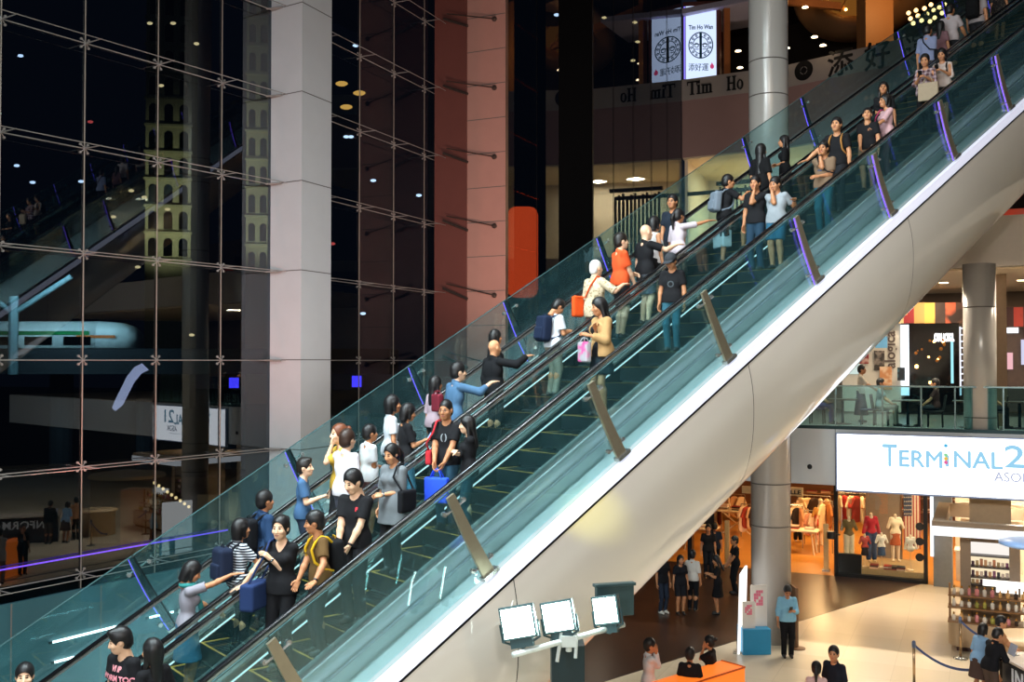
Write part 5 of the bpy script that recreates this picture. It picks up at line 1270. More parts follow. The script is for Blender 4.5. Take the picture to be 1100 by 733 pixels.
# second-floor railing
rail = empty('glass_railing', tuple(SP(-12, 0.1, Z2)), 0, 'teal glass railing along the second-floor edge above the white sign', 'railing')
su = [s_of(on_sm(u, 440, 0.1)) for u in (715, 758, 805, 850, 897.5, 948, 989.6, 1026, 1078, 1112, 1145, 1178)]
mb = MB(); sbox(mb, su[0], su[-1], 0.06, 0.16, Z2 + 1.17, Z2 + 1.21); obj('top_rail', mb, mat('rail_steel', '#8fa6a6', rough=0.25, metal=0.9), rail)
mb = MB(); sbox(mb, su[0], su[-1], 0.0, 0.2, Z2, Z2 + 0.09); obj('base_shoe', mb, mat('rail_shoe', '#2d4448', rough=0.3, metal=0.6), rail)
for a, b in zip(su[:-1], su[1:]):
    mb = MB(); sbox(mb, a + 0.02, b - 0.02, 0.09, 0.11, Z2 + 0.09, Z2 + 1.17); obj('glass_panel', mb, glass('rail_glass', (0.55, 0.80, 0.83), 1.6, extra=0.03), rail)
    mb = MB(); sbox(mb, a - 0.02, a + 0.02, 0.11, 0.15, Z2 + 0.05, Z2 + 1.17); obj('post', mb, mat('rail_steel', '#8fa6a6'), rail)
# the big white sign on the slab edge
s0 = s_of(on_sm(898, 500, -0.08)); s1_ = s_of(on_sm(1100, 500, -0.08)) + 1.35
sg = empty('mall_sign', tuple(SP(s0, -0.1, Z2B)), 0, 'wide white illuminated sign reading TERMINAL 21 ASOK on the second-floor edge', 'sign')
zt_, zb_ = at_depth(898, 465, 27.45)[2], at_depth(898, 527.5, 27.45)[2]
mb = MB(); sbox(mb, s0, s1_, -0.12, -0.005, zb_, zt_); obj('housing', mb, mat('sign_edge', '#7f8fb0', rough=0.4), sg)
mb = MB(); sbox(mb, s0 + 0.04, s1_ - 0.04, -0.135, -0.12, zb_ + 0.05, zt_ - 0.03); obj('lit_face', mb, glow('sign_lit', (0.96, 0.97, 1.0), 3.3), sg)
M_LET = glow('sign_letter_blue', (0.33, 0.66, 0.90), 1.0)
def sgn_text(s, u0, vb, vt, u1, m_=None):
    p = on_sm(u0, vb, -0.137); h_ = on_sm(u0, vt, -0.137)[2] - p[2]; w_ = np.linalg.norm((on_sm(u1, vb, -0.137) - p)[:2])
    return text('lettering', s, h_ / 0.71, p, SB, (0, 0, 1), m_ or M_LET, sg, 0.002, 0.0, width=w_, fat=0.014 if not m_ else 0.007)
sgn_text('T', 948, 500.5, 476.5, 963); sgn_text('ERM', 964.5, 501, 483, 1010); sgn_text('ı', 1014, 501, 483, 1017); sgn_text('NAL', 1023, 502, 484, 1075); sgn_text('21', 1078, 502, 478, 1116)
sgn_text('ASOK', 1068, 517, 507, 1108, glow('sign_letter_grey', (0.48, 0.52, 0.68), 1.0))
for v, c in ((479, (0.1, 0.5, 0.85)), (489, (0.3, 0.75, 0.4)), (493, (0.95, 0.6, 0.1)), (497, (0.9, 0.15, 0.4))):
    p = on_sm(1016, v, -0.137); mb = MB(); ring_disc(mb, p, SB, ZZ, 0.0, 0.05, 0.004, 12); obj('coloured_dot', mb, glow('dot_%d' % v, c, 0.9), sg)
mb = MB(); p = on_sm(1010, 519, -0.137); mb.obox(p, SB * 1.9, -SM * 0.003, ZZ * 0.02); obj('underline', mb, glow('sign_line', (0.8, 0.9, 1), 1.5), sg)
# small round camera on the white edge
p = on_sm(870, 501.5, -0.0); cm_ = empty('dome_camera', tuple(p), 0, 'small black round camera on the white slab edge under the railing', 'camera')
mb = MB(); ring_disc(mb, p, SB, ZZ, 0, 0.11, 0.03, 20); obj('plate', mb, M_WHT, cm_); mb = MB(); mb.ball(p - SM * 0.03, 0.07, 12, 8); obj('lens', mb, M_BLK, cm_, True)
mb = MB()
for u in (849, 897): p = on_sm(u, 480, -0.003); mb.obox(p * (1, 1, 0) + ZZ * Z2B, SB * 0.015, SM * 0.005, ZZ * (Z2 - Z2B))
tag(obj('joint_lines', mb, M_JOINT), kind='structure').name = 'trim_3'

# ---- second floor shops
MW = 9.0
def wp(nm, u0, v0, u1, v1, m, dm, mt, parent, zmin=None):
    a = on_sm(u0, v1, m); b = on_sm(u1, v0, m); mb = MB(); z0 = a[2] if zmin is None else max(zmin, a[2]); mb.obox(a * (1, 1, 0) + ZZ * z0, (b - a) * (1, 1, 0), SM * dm, ZZ * (b[2] - z0)); return obj(nm, mb, mt, parent)
mb = MB(); sbox(mb, -12, 22, MW + 2.5, MW + 2.8, Z2, Z3B); struct('wall_second', mb, mat('wall_second', '#6e5a48', rough=0.6, var=0.2, scale=0.5))
fr1 = empty('shopfront', tuple(on_sm(948, 438, MW)), 0, 'white shop wall with vertical lettering and posters behind the railing', 'shopfront')
wp('wall_panel', 905, 344, 967, 442, MW, 0.25, mat('shop_white', '#cfc9bb', rough=0.5, var=0.05), fr1, Z2 + 0.01)
wp('white_light_strip', 968, 349, 976, 425, MW - 0.1, 0.15, glow('strip_white', (0.85, 0.92, 1.0), 1.8), fr1)
p = on_sm(961.5, 396, MW - 0.02); text('vertical_lettering', 'alogica', 0.5, p, (0, 0, 1), -SB, mat('letter_grey', '#5c4f4a', rough=0.6), fr1, 0.01, 0.01, width=1.32)
wp('poster', 939, 377, 950, 398, MW - 0.05, 0.04, blotch('poster_dark', '#3a3532', '#8a7f76', 3), fr1); wp('poster', 945, 394, 958, 419, MW - 0.08, 0.04, blotch('poster_orange', '#c98a5c', '#e2c3a2', 2.5), fr1)
wp('poster', 964, 395, 972, 409, MW - 0.25, 0.04, blotch('poster_teal', '#26303a', '#4a7a88', 3), fr1); wp('poster', 916, 379, 933, 391, MW - 0.05, 0.04, blotch('poster_red', '#8a2a30', '#c9a79a', 2), fr1); wp('lit_panel', 912, 391, 924, 402, MW - 0.05, 0.04, glow('panel_pale', (0.7, 0.85, 0.8), 0.9), fr1)
bs = empty('hanging_sign', tuple(on_sm(946, 374, MW - 1)), 0, 'small plain light-blue square sign sticking out from the white shop wall', 'sign')
wp('board', 940, 361.5, 953, 374, MW - 1.0, 0.08, mat('sign_sky', '#5f9cc0', rough=0.5, emit=(0.2, 0.45, 0.7), es=0.25), bs); wp('bracket', 936, 366, 941, 368, MW - 0.96, 0.9, M_DKST, bs)
fr2 = empty('shopfront', tuple(on_sm(1000, 438, MW)), 0, 'dark salon front with a small white lit name and warm reflections', 'shopfront')
wp('dark_glass', 977, 347, 1030, 442, MW, 0.1, mat('shop_dark', '#0f0b0a', rough=0.08, var=0.3, spec=0.7), fr2, Z2 + 0.01)
p = on_sm(1003.5, 366.5, MW - 0.04); text('lit_name', 'CHALACHOL', 0.36, p, SB, (0, 0, 1), glow('name_white', (1, 1, 1), 3.0), fr2, 0.01, 0.02, width=np.linalg.norm(on_sm(1025, 366, MW) - p))
wp('cyan_strip', 1021.5, 362, 1024, 412, MW - 0.04, 0.03, glow('strip_cyan', (0.35, 0.75, 0.85), 1.2), fr2)
rr = random.Random(9)
for i in range(16):
    p = on_sm(rr.uniform(980, 1018), rr.uniform(365, 415), MW - 0.03); mb = MB(); mb.ball(p, rr.uniform(0.03, 0.07), 8, 6); obj('warm_lamp', mb, glow('lamp_amber', (1, 0.5, 0.12), 12) if i % 3 == 0 else mat('bronze', '#a8641f'), fr2)
lad = empty('lit_shelf', tuple(on_sm(1034, 438, MW - 0.2)), 0, 'narrow ladder-like white lit shelf beside the dark salon front', 'shelf')
for u in (1031, 1036.5): wp('upright', u, 351, u + 1.2, 425, MW - 0.2, 0.06, glow('shelf_white', (0.9, 0.92, 1), 1.1), lad)
for k in range(10): wp('rung', 1031, 352 + k * 7, 1037.5, 353.6 + k * 7, MW - 0.2, 0.2, glow('shelf_white', (0.9, 0.92, 1), 1.1), lad)
fs = empty('picture_fascia', tuple(on_sm(985, 348, MW - 0.3)), 0, 'row of colourful picture panels over the second-floor shopfronts', 'fascia')
cols_ = ['#8a5a30', '#caa06a', '#2b1d18', '#d8b98a', '#8a2228', '#b5894e', '#d9a24a', '#3a2a22', '#c05a3a', '#56382c']
for i, c in enumerate(cols_):
    u = 926 + i * 11.2; wp('panel', u, 325, u + 11, 347.5, MW - 0.3, 0.1, blotch('fas_%d' % i, c, '#2a1a14', 1.2, 0.7, 0.62), fs)
for i, c in enumerate(['#3a1d1d', '#a83a30', '#5a2a2a', '#c05a3a']): u = 1079 + i * 10; wp('panel', u, 330, u + 9.8, 351, MW - 0.3, 0.1, blotch('fas_r%d' % i, c, '#2a1a14', 1.2, 0.7, 0.62), fs)
fr3 = empty('shopfront', tuple(on_sm(1092, 438, MW)), 0, 'dim shop with a pink lit panel right of the second-floor column', 'shopfront')
wp('dim_wall', 1062, 352, 1130, 442, MW, 0.1, mat('shop_dim', '#4a3a34', rough=0.5, var=0.3), fr3, Z2 + 0.01); wp('pink_panel', 1080, 379, 1088, 397, MW - 0.05, 0.04, glow('panel_pink', (1, 0.55, 0.6), 0.9), fr3); wp('white_panel', 1078, 352, 1094, 358, MW - 0.05, 0.04, glow('strip_white', (0.85, 0.92, 1.0), 1.8), fr3)
wp('oval_light', 1097, 365, 1106, 392, MW - 0.08, 0.05, glow('panel_lilac', (0.75, 0.75, 1), 0.9), fr3)
for u, v, m in ((1014, 325.5, 6), (980, 321, 8.5), (1098, 329.5, 6), (950, 318, 8.5), (1070, 322, 8)):
    p = on_sm(u, v, m); p[2] = Z3B - 0.075; mb = MB(); mb.lathe([(0.13, 0.0), (0.15, 0.02), (0.15, 0.04)], p, 14); o = obj('ceiling_lamp', mb, glow('lamp_warm', (1, 0.7, 0.4), 9)); tag(o, 'round warm lamp set in the second-floor beige ceiling', 'lamp', 'second-floor ceiling lamps')
# third floor glimpse
f3 = empty('red_counter', tuple(on_sm(1090, 245, 3) * (1, 1, 0) + ZZ * Z3), 0, 'red counter glowing on the third floor at the right edge', 'counter')
wp('counter', 1076, 222, 1130, 247, 3.0, 0.8, mat('counter_red', '#b0271c', rough=0.35, emit=(1, 0.12, 0.05), es=0.15), f3, Z3); wp('lit_panel', 1081, 232, 1087, 244, 2.9, 0.1, glow('panel_orange', (1, 0.55, 0.15), 2.0), f3); wp('dark_post', 1071, 205, 1076, 247, 2.8, 0.3, M_BLK, f3, Z3)
mb = MB(); sbox(mb, 1.0, 22, 8, 8.3, Z3, Z3 + 2.8); struct('wall_third', mb, mat('wall_dark_brown', '#2a1d17'))

# ---- clothes shop on the ground floor
M_FRM = mat('frame_black', '#0d0c0c', rough=0.35, var=0.1)
wd = empty('window_3', tuple(SP(s_of(on_sm(896, 600, MS)), MS, 0))); wd['kind'] = 'structure'
a, b = s_of(on_sm(896, 600, MS)), s_of(on_sm(996.5, 600, MS))
mb = MB(); sbox(mb, a, a + 0.12, MS, MS + 0.2, 0, Z2B - 0.02); sbox(mb, b - 0.12, b, MS, MS + 0.2, 0, Z2B - 0.02); sbox(mb, a, b, MS, MS + 0.2, 0, 0.12); sbox(mb, a, b, MS, MS + 0.2, Z2B - 0.3, Z2B - 0.02); obj('frame', mb, M_FRM, wd)
mb = MB(); sbox(mb, a + 0.12, b - 0.12, MS + 0.08, MS + 0.1, 0.12, Z2B - 0.3); obj('pane', mb, glass('shop_glass', (0.93, 0.95, 0.94), 0.8), wd)
mb = MB(); sbox(mb, a + 0.1, a + 0.85, MS + 0.12, MS + 0.3, 0.12, 0.75); obj('black_cabinet', mb, M_FRM, wd)
for v in (566, 582, 599): p = on_sm(988, v, MS + 0.06); mb = MB(); ring_disc(mb, p, SB, ZZ, 0, 0.13, 0.004, 20); obj('round_decal', mb, M_BLK, wd)
p = on_sm(893, 575, MS - 0.1); mb = MB(); mb.cyl(p + (0, 0, -.12), p + (0, 0, .12), 0.14, n=16); mb.obox(p - SB * 0.02, SB * 0.3, SM * 0.1, ZZ * 0.04); obj('sign_knob', mb, M_BLK, wd)
mb = MB(); sbox(mb, a + 0.12, b - 0.12, MS + 0.22, MS + 2.4, 0.008, 0.3); plat = obj('display_platform', mb, mat('platform_cream', '#a5875a', rough=0.6)); tag(plat, 'low cream display platform inside the shop window', 'platform')
# entrance posts and lintel sign
for u, w_ in ((763, 0.30), (741, 0.16)):
    p = on_sm(u, 600, MS); mb = MB(); mb.obox(p * (1, 1, 0) - SB * w_ / 2, SB * w_, SM * 0.3, ZZ * Z2B); struct('trim_door', mb, M_FRM)
ls = empty('shop_sign', tuple(on_sm(870, 530, MS + 1.2)), 0, 'cream hanging board ending in the letters LLE over the shop entrance', 'sign')
wp('board', 842, 524.5, 862.5, 532.5, MS + 1.2, 0.08, mat('board_cream', '#d9c79a', rough=0.5), ls)
p = on_sm(849, 530.8, MS + 1.19); text('lettering', 'LLE', 0.19, p, SB, (0, 0, 1), M_BLK, ls, 0.005, 0.006, width=np.linalg.norm(on_sm(860, 530, MS + 1.19) - p))
wp('board_left', 797, 523, 808, 530, MS + 1.2, 0.08, mat('board_cream', '#d9c79a'), ls)
for u, nm in ((781, 'left'), (887.5, 'right')):
    p = fl(u, 609 if nm == 'left' else 614); o = empty('security_gate', tuple(p), 0, 'pale upright security gate at the %s side of the shop entrance' % nm, 'gate')
    mb = MB(); mb.obox(p - SB * 0.09, SB * 0.18, SM * 0.05, ZZ * 1.62); obj('panel', mb, mat('gate_beige', '#c9a874', rough=0.4), o, bevel=0.03); mb = MB(); mb.obox(p - SB * 0.13 - SM * 0.1, SB * 0.26, SM * 0.25, ZZ * 0.06); obj('foot', mb, M_STEEL, o)
# tables with folded clothes
def table(p, w, d, h_, label, xleg=True):
    o = empty('display_table', tuple(p), 0, label, 'table'); m = mat('table_white', '#e5d5b5', rough=0.5)
    mb = MB(); mb.obox(p - SB * w / 2 + ZZ * (h_ - 0.05), SB * w, SM * d, ZZ * 0.05); obj('table_top', mb, m, o, bevel=0.008)
    for q in (0, 1):
        for sx in (-1, 1):
            a_ = p + SM * (0.08 + q * (d - 0.16)) + SB * (w * (0.42 if not xleg else 0.36) * sx); b_ = p + SM * (0.08 + q * (d - 0.16)) + SB * (w * 0.36 * (-sx if xleg else sx)) + ZZ * (h_ - 0.05)
            mb = MB(); mb.cyl(a_, b_, 0.03, n=8); obj('leg', mb, m, o)
    return o
pile_cols = ['#d9c6b4', '#b8483a', '#e8ddcc', '#8a3a34', '#c7a98c', '#6a5546', '#e0b7a0', '#2b2a30']
def folded(p, label, group, rnd, n=4, w=0.34):
    for k in range(n):
        c = p + ZZ * (0.045 * k); mb = MB(); mb.obox(c - SB * w / 2 - SM * 0.13, SB * w, SM * 0.28, ZZ * 0.04); o = obj('folded_shirt', mb, cloth(rnd.choice(pile_cols)), bevel=0.012); tag(o, label, 'shirt', group)
rnd = random.Random(12)
t1 = fl(791, 574.5); table(t1, 1.7, 0.9, 0.95, 'white display table left of the round column, nearest the shop back')
t2 = fl(853, 596); table(t2, 1.7, 0.8, 0.90, 'white display table right of the round column', False)
t3 = fl(750, 592); table(t3, 1.3, 0.8, 0.85, 'white display table half hidden behind the casing at the shop left', False)
for tp, hh_, nm, xs in ((t1, 0.95, 'back table left of the column', (-0.6, -0.1, 0.45)), (t2, 0.90, 'table right of the column', (-0.55, -0.05, 0.5)), (t3, 0.85, 'table at the shop left', (-0.35, 0.2))):
    for x in xs: folded(tp + SB * x + SM * 0.4 + ZZ * (hh_ + 0.002), 'folded shirt in the piles on the ' + nm, 'folded shirts on the ' + nm, rnd, rnd.randint(2, 5))
# clothes rails
def garment(p, col, label, group, h_=0.75, w=0.42):
    o = empty('hanging_garment', tuple(p), 0, label, 'garment', group)
    g = Grid((-0.36, -0.12, -h_ - 0.05), (0.36, 0.12, 0.08), 0.024)
    g.rcone((-0.05, 0, -0.12), (-0.05, 0, -h_ + 0.08), w * 0.36, w * 0.42, 0.03, sq=((0, 1, 0), 0.38)); g.rcone((0.05, 0, -0.12), (0.05, 0, -h_ + 0.08), w * 0.36, w * 0.42, 0.03, sq=((0, 1, 0), 0.38))
    for q in (-1, 1): g.rcone((0.12 * q, 0, -0.08), (0.25 * q, 0, -0.36), 0.055, 0.05, 0.03)
    v, f = g.mesh(); an = rnd.choice([-1, 1]) * rnd.uniform(0.5, 1.2); A = np.array([SB * math.cos(an) + SM * math.sin(an), SM * math.cos(an) - SB * math.sin(an), ZZ]); me = np_mesh('cloth', v @ A, f); link_mesh('cloth', me, cloth(col), o, True)
    mb = MB(); mb.cyl(p + ZZ * 0.0, p + ZZ * 0.12, 0.008, n=5); obj('hook', mb, M_STEEL, o)
def rail_of(u0, u1, v, m, cols__, label, group, rlabel):
    a = on_sm(u0, v, m); b = on_sm(u1, v, m); z = a[2]; o = empty('clothes_rail', tuple(a * (1, 1, 0) + ZZ * 0.008), 0, rlabel, 'clothes rail')
    b[2] = z; mb = MB(); mb.cyl(a + ZZ * 0.13, b + ZZ * 0.13, 0.02, n=6); obj('bar', mb, M_STEEL, o)
    for p in (a, b): mb = MB(); mb.cyl(p * (1, 1, 0) + ZZ * 0.008, p + ZZ * 0.13, 0.02, n=6); obj('upright', mb, M_STEEL, o)
    for i, c in enumerate(cols__): garment(a + (b - a) * ((i + 0.5) / len(cols__)), c, label, group, rnd.uniform(0.7, 0.95))
rail_of(899, 948, 533, MS + 3.2, ['#c2a27c', '#b8322e', '#d9c3a0', '#a53a2e', '#e0d0b0', '#c98a5c', '#9a2a2a', '#e8d8c0'], 'garment on the red and cream rail high in the shop window', 'garments on the high window rail', 'clothes rail behind the shop window at upper left')
rail_of(857, 892, 535, MS + 7.5, ['#e0c9a2', '#d9b98c', '#3a2a22', '#e5d2b0', '#c9a070'], 'cream or brown garment on the rail right of the round column', 'garments right of the column', 'clothes rail at the shop back right of the round column')
rail_of(770, 800, 533, MS + 10, ['#d9b38a', '#e5cfae', '#c9986a', '#e0c6a0'], 'pale garment on the rail left of the round column', 'garments left of the column', 'clothes rail at the shop back left of the round column')
rail_of(880, 894, 542, MS + 4, ['#e5cba0', '#b0703a'], 'garment by the entrance edge of the shop window', 'garments by the window edge', 'short clothes rail by the entrance edge of the window')
rail_of(752, 775, 540, MS + 7.5, ['#d9b38a', '#3a2a22', '#b0683a', '#e5cfae', '#7a3a2a'], 'garment on the rail at the far left of the shop', 'garments at the shop left', 'clothes rail at the far left of the shop')
rail_of(796, 812, 545, MS + 6.2, ['#e8d2b8', '#b0483a', '#e0b898', '#4a3a3a'], 'garment on the short rail just left of the round column', 'garments beside the column', 'short clothes rail just left of the round column')
rail_of(846, 862, 546, MS + 4.6, ['#c9683e', '#e5c9a8', '#2b2220', '#d99a70'], 'garment on the low rail just right of the round column', 'garments on the low rail', 'low clothes rail just right of the round column')
rail_of(864, 882, 552, MS + 5.6, ['#e8cdb8', '#d9a088', '#f0dcc8', '#b8402e', '#e0b8a8'], 'pale pink garment on the rail by the entrance', 'pink garments by the entrance', 'clothes rail of pale pink garments by the entrance')
mb = MB(); sbox(mb, s_of(on_sm(930, 560, MS + 2.75)), s_of(on_sm(969, 560, MS + 2.75)), MS + 2.75, MS + 2.85, 0.01, Z2B - 0.3); tag(obj('backdrop_panel', mb, mat('backdrop_grey', '#8f7d68', rough=0.6, var=0.1)), 'grey-beige panel standing behind the mannequins in the shop window', 'panel')
wsh = empty('wall_shelves', tuple(SP(-3.5, 19.2, 0.01)), 0, 'shelves of folded clothes along the amber back wall of the shop', 'shelf')
for k in range(5): mb = MB(); sbox(mb, -6, 3.2, 19.0, 19.5, 0.5 + k * 0.6, 0.54 + k * 0.6); obj('shelf', mb, mat('shelf_wood', '#8a6138', rough=0.5), wsh)
for k in range(4):
    for x in np.arange(-5.8, 3.1, 0.62): folded(SP(x + 0.3, 19.22, 0.542 + k * 0.6), 'folded garment on the shelves along the back wall of the shop', 'folded clothes on the back shelves', rnd, rnd.randint(1, 3), 0.44)
# flag hanging at the back of the window
fg = empty('flag', tuple(on_sm(982, 590, MS + 2.6)), 0, 'faded stars-and-stripes flag hanging upright at the back of the shop window', 'flag')
A0 = on_sm(971, 590, MS + 2.6); A1 = on_sm(989, 590, MS + 2.6); Zt = on_sm(971, 531, MS + 2.6)[2]; wv = (A1 - A0)
for i in range(11):
    mb = MB(); o_ = A0 + wv * (i / 11); mb.obox(o_, wv / 11, SM * (0.02 + 0.02 * (i % 2)), ZZ * (Zt - A0[2])); obj('stripe', mb, cloth('#a34a40' if i % 2 == 0 else '#dbc4a4'), fg)
mb = MB(); mb.obox(A0 - SM * 0.02 + ZZ * (Zt - A0[2]) * 0.60, wv * 0.5, SM * 0.02, ZZ * (Zt - A0[2]) * 0.4); obj('canton', mb, cloth('#3a4258'), fg)
mb = MB()
for i in range(4):
    for j in range(5): mb.ball(A0 - SM * 0.025 + wv * (0.07 + i * 0.12) + ZZ * (Zt - A0[2]) * (0.64 + 0.075 * j), 0.022, 6, 4)
obj('stars', mb, cloth('#dbc4a4'), fg)
# mannequins
def mannequin(p, label, topc=None, botc=None, kind='full', yaw=180, H=1.75, bkind='trousers', tkind='tee'):
    o = empty('mannequin', tuple(p), -R_(yaw), label, 'mannequin'); S = H / 1.70; m = mat('mannequin_skin', '#e3cdb0', rough=0.4, var=0.04)
    def put(nm, g, mt): v, f = g.mesh(); link_mesh(nm, np_mesh(nm, v * S, f), mt, o, True)
    G = lambda: Grid((-0.4, -0.35, 0), (0.4, 0.35, 1.75), 0.02)
    g = G(); 
    def trunk(g, e, lo=0.9):
        g.rcone((-0.06, 0, lo), (0.06, 0, lo), 0.10 + e, 0.10 + e, 0.05, sq=((0, 1, 0), 0.9)); g.rcone((0, 0, 1.0), (0, 0, 1.15), 0.10 + e, 0.095 + e, 0.06, sq=((0, 1, 0), 0.85)); g.rcone((-0.06, 0, 1.26), (0.06, 0, 1.26), 0.10 + e, 0.10 + e, 0.05, sq=((0, 1, 0), 0.85)); g.rcone((-0.13, 0, 1.38), (0.13, 0, 1.38), 0.04 + e, 0.04 + e, 0.03)
    trunk(g, 0); g.rcone((0, 0, 1.38), (0, 0, 1.50), 0.05, 0.045, 0.02)
    if kind == 'full':
        for q in (-1, 1): g.rcone((0.085 * q, 0, 0.9), (0.09 * q, 0.01, 0.08), 0.08, 0.04, 0.03); g.rcone((0.09 * q, 0, 0.05), (0.09 * q, 0.12, 0.04), 0.035, 0.03, 0.02)
    else: g.rcone((0, 0, 0.02), (0, 0, 0.9), 0.02, 0.02, 0.01); g.rcone((0, 0, 0.01), (0, 0, 0.03), 0.14, 0.14, 0.0, sq=((0, 0, 1), 0.15))
    put('dummy', g, m)
    if botc:
        g = G(); g.rcone((-0.06, 0, 0.92), (0.06, 0, 0.92), 0.115, 0.115, 0.05, sq=((0, 1, 0), 0.9))
        if bkind == 'trousers':
            for q in (-1, 1): g.rcone((0.085 * q, 0, 0.9), (0.09 * q, 0.01, 0.12), 0.098, 0.075, 0.03)
        else: g.rcone((0, 0, 0.9), (0, 0, 0.55), 0.13, 0.18, 0.04, sq=((0, 1, 0), 0.8)); g.cut((0, 0, -1), -0.53)
        put('trousers' if bkind == 'trousers' else 'skirt', g, cloth(botc))
    if topc:
        g = G(); trunk(g, 0.018, 0.93)
        for q in (-1, 1): g.rcone((0.15 * q, 0, 1.37), (0.25 * q, 0.02, 1.10 if tkind == 'tee' else 0.92), 0.055, 0.05, 0.04)
        g.cut((0, 0, -1), -0.88); g.rcone((0, 0.03, 1.42), (0, 0.1, 1.5), 0.06, 0.09, 0, op='s'); put('garment', g, cloth(topc))
    return o
pz = 0.3
def mq(u, m): P = on_sm(u, 600, MS + m); return np.array([P[0], P[1], pz + 0.001])
mannequin(mq(912, 1.0), 'headless mannequin in an olive top and cream trousers at the window left', '#6a5a3a', '#dccfae')
mannequin(mq(936, 1.5), 'mannequin in a red cardigan and blue jeans in the shop window', '#b02a38', '#2e4266', tkind='long', H=1.85)
mannequin(mq(962, 1.9), 'mannequin in a cream top and rust skirt in front of the flag', '#e5d3b2', '#b0562e', bkind='skirt', H=1.80)
mannequin(mq(947, 0.6), 'low bust in a white blouse and blue shorts at the window middle', '#ece3d2', '#2f4a6e', 'bust', H=1.30, bkind='skirt')
mannequin(mq(978, 0.55), 'low bust in a loose white blouse at the window right', '#efe6d4', None, 'bust', H=1.30, tkind='long')
mannequin(mq(929, 0.5), 'low bust in a white and red top between two standing mannequins', '#b0403a', '#2b2a30', 'bust', H=1.22, bkind='skirt')
mannequin(fl(880, 586, 0.009), 'mannequin in a long tan dress inside the entrance by the window', '#b88a4a', '#b88a4a', bkind='skirt')
mannequin(on_sm(857, 570, MS + 6) * (1, 1, 0) + ZZ * 0.009, 'mannequin in a cream top right of the round column', '#dcc7a0', '#2a2522', H=1.8)
for u, c in ((921, '#c9b28a'), (954, '#3a4a6a'), (968, '#6a2a2a'), (959, '#b0302e'), (939, '#d9c6a0')):
    P = on_sm(u, 600, MS + 0.42); folded(np.array([P[0], P[1], pz + 0.002]), 'folded garment on the low platform of the shop window', 'folded garments on the window platform', rnd, 3, 0.26)
# white shop and grey doors right of the window
a, b = s_of(on_sm(997, 600, MS)), s_of(on_sm(1001, 600, MS))
for u0, u1, m_ in ((999.5, 1002.5, glow('strip_cold', (0.8, 0.9, 1), 1.6)),):
    o = wp('light_strip', u0, 534, u1, 598, MS - 0.4, 0.08, m_, None); tag(o, 'upright cold white light strip at the right of the shop window', 'light')
mb = MB(); s_a = s_of(on_sm(1003, 600, MS)); sbox(mb, s_a, s_a + 0.55, MS - 0.2, MS + 0.6, 0, Z2B); struct('wall_pier', mb, mat('pier_grey', '#76797c', rough=0.5))
mb = MB(); sbox(mb, s_a + 0.55, s_a + 12, MS + 3, MS + 3.2, 0, Z2B); struct('wall_white_shop', mb, mat('wall_shop_white', '#e6d7c0', rough=0.6, var=0.05))
wc = empty('white_cabinet', tuple(SP(s_a + 0.7, MS + 1, 0)), 0, 'white counter in the pale shop beyond the kiosk', 'counter')
mb = MB(); sbox(mb, s_a + 0.62, s_a + 1.9, MS + 1.0, MS + 1.7, 0.0, 0.95); obj('body', mb, mat('cabinet_white', '#efe6d8', rough=0.35), wc); mb = MB(); sbox(mb, s_a + 0.58, s_a + 1.94, MS + 0.95, MS + 1.75, 0.95, 1.0); obj('top', mb, mat('cabinet_top', '#fff8ea', rough=0.2), wc)
sh = empty('goods_shelf', tuple(SP(s_a + 0.9, MS + 2.9, 1.3)), 0, 'wall shelves with dark goods in the pale shop beyond the kiosk', 'shelf')
for k in range(3): mb = MB(); sbox(mb, s_a + 0.7, s_a + 2.6, MS + 2.7, MS + 3, 1.25 + k * 0.55, 1.29 + k * 0.55); obj('shelf', mb, mat('cabinet_white', '#efe6d8'), sh)
for i in range(7):
    mb = MB(); p = SP(s_a + 0.8 + i * 0.26, MS + 2.82, 1.295 + (i % 3) * 0.55); mb.lathe([(0.05, 0), (0.11, 0.06), (0.10, 0.2), (0.04, 0.28)], p, 10); o = obj('handbag', mb, cloth(['#3a2420', '#8a4a3a', '#1d1a1a', '#b07a5a'][i % 4]), None, True); tag(o, 'dark handbag on the wall shelves of the pale shop', 'bag', 'handbags in the pale shop')

# ---- perfume kiosk
kc = on_sm(1062, 600, -0.2); kz = on_sm(1001, 565, -0.9)[2]; kb = on_sm(1001, 575, -0.9)[2]
ks0 = s_of(on_sm(1001, 570, -0.9)); kd0, kd1, kw = -0.9, 2.9, 3.8
ko = empty('perfume_kiosk', tuple(SP(ks0, kd0, 0)), 0, 'open square kiosk with a white-banded canopy and lit perfume shelves', 'kiosk')
M_TAUPE = mat('kiosk_taupe', '#8f7a62', rough=0.45, var=0.08)
for s_0, s_1, m0, m1 in ((0, kw, 0, 0.3), (0, kw, kd1 - kd0 - 0.3, kd1 - kd0), (0, 0.3, 0.3, kd1 - kd0 - 0.3), (kw - 0.3, kw, 0.3, kd1 - kd0 - 0.3)):
    mb = MB(); sbox(mb, ks0 + s_0, ks0 + s_1, kd0 + m0, kd0 + m1, kb, kz + 0.12); obj('canopy_beam', mb, M_TAUPE, ko)
mb = MB(); sbox(mb, ks0 - 0.02, ks0 + kw + 0.02, kd0 - 0.03, kd0, kb, kz); obj('white_band', mb, glow('band_white', (0.95, 0.97, 1), 1.3), ko)
mb = MB(); sbox(mb, ks0 - 0.03, ks0, kd0, kd1, kb, kz); obj('white_band', mb, glow('band_white', (0.95, 0.97, 1), 1.3), ko)
p = on_sm(1083, 572.2, kd0 - 0.035); text('small_name', 'aveline', 0.16, p, SB, (0, 0, 1), mat('letter_dark', '#3a4048'), ko, 0.002, 0.003, width=0.28) if False else None
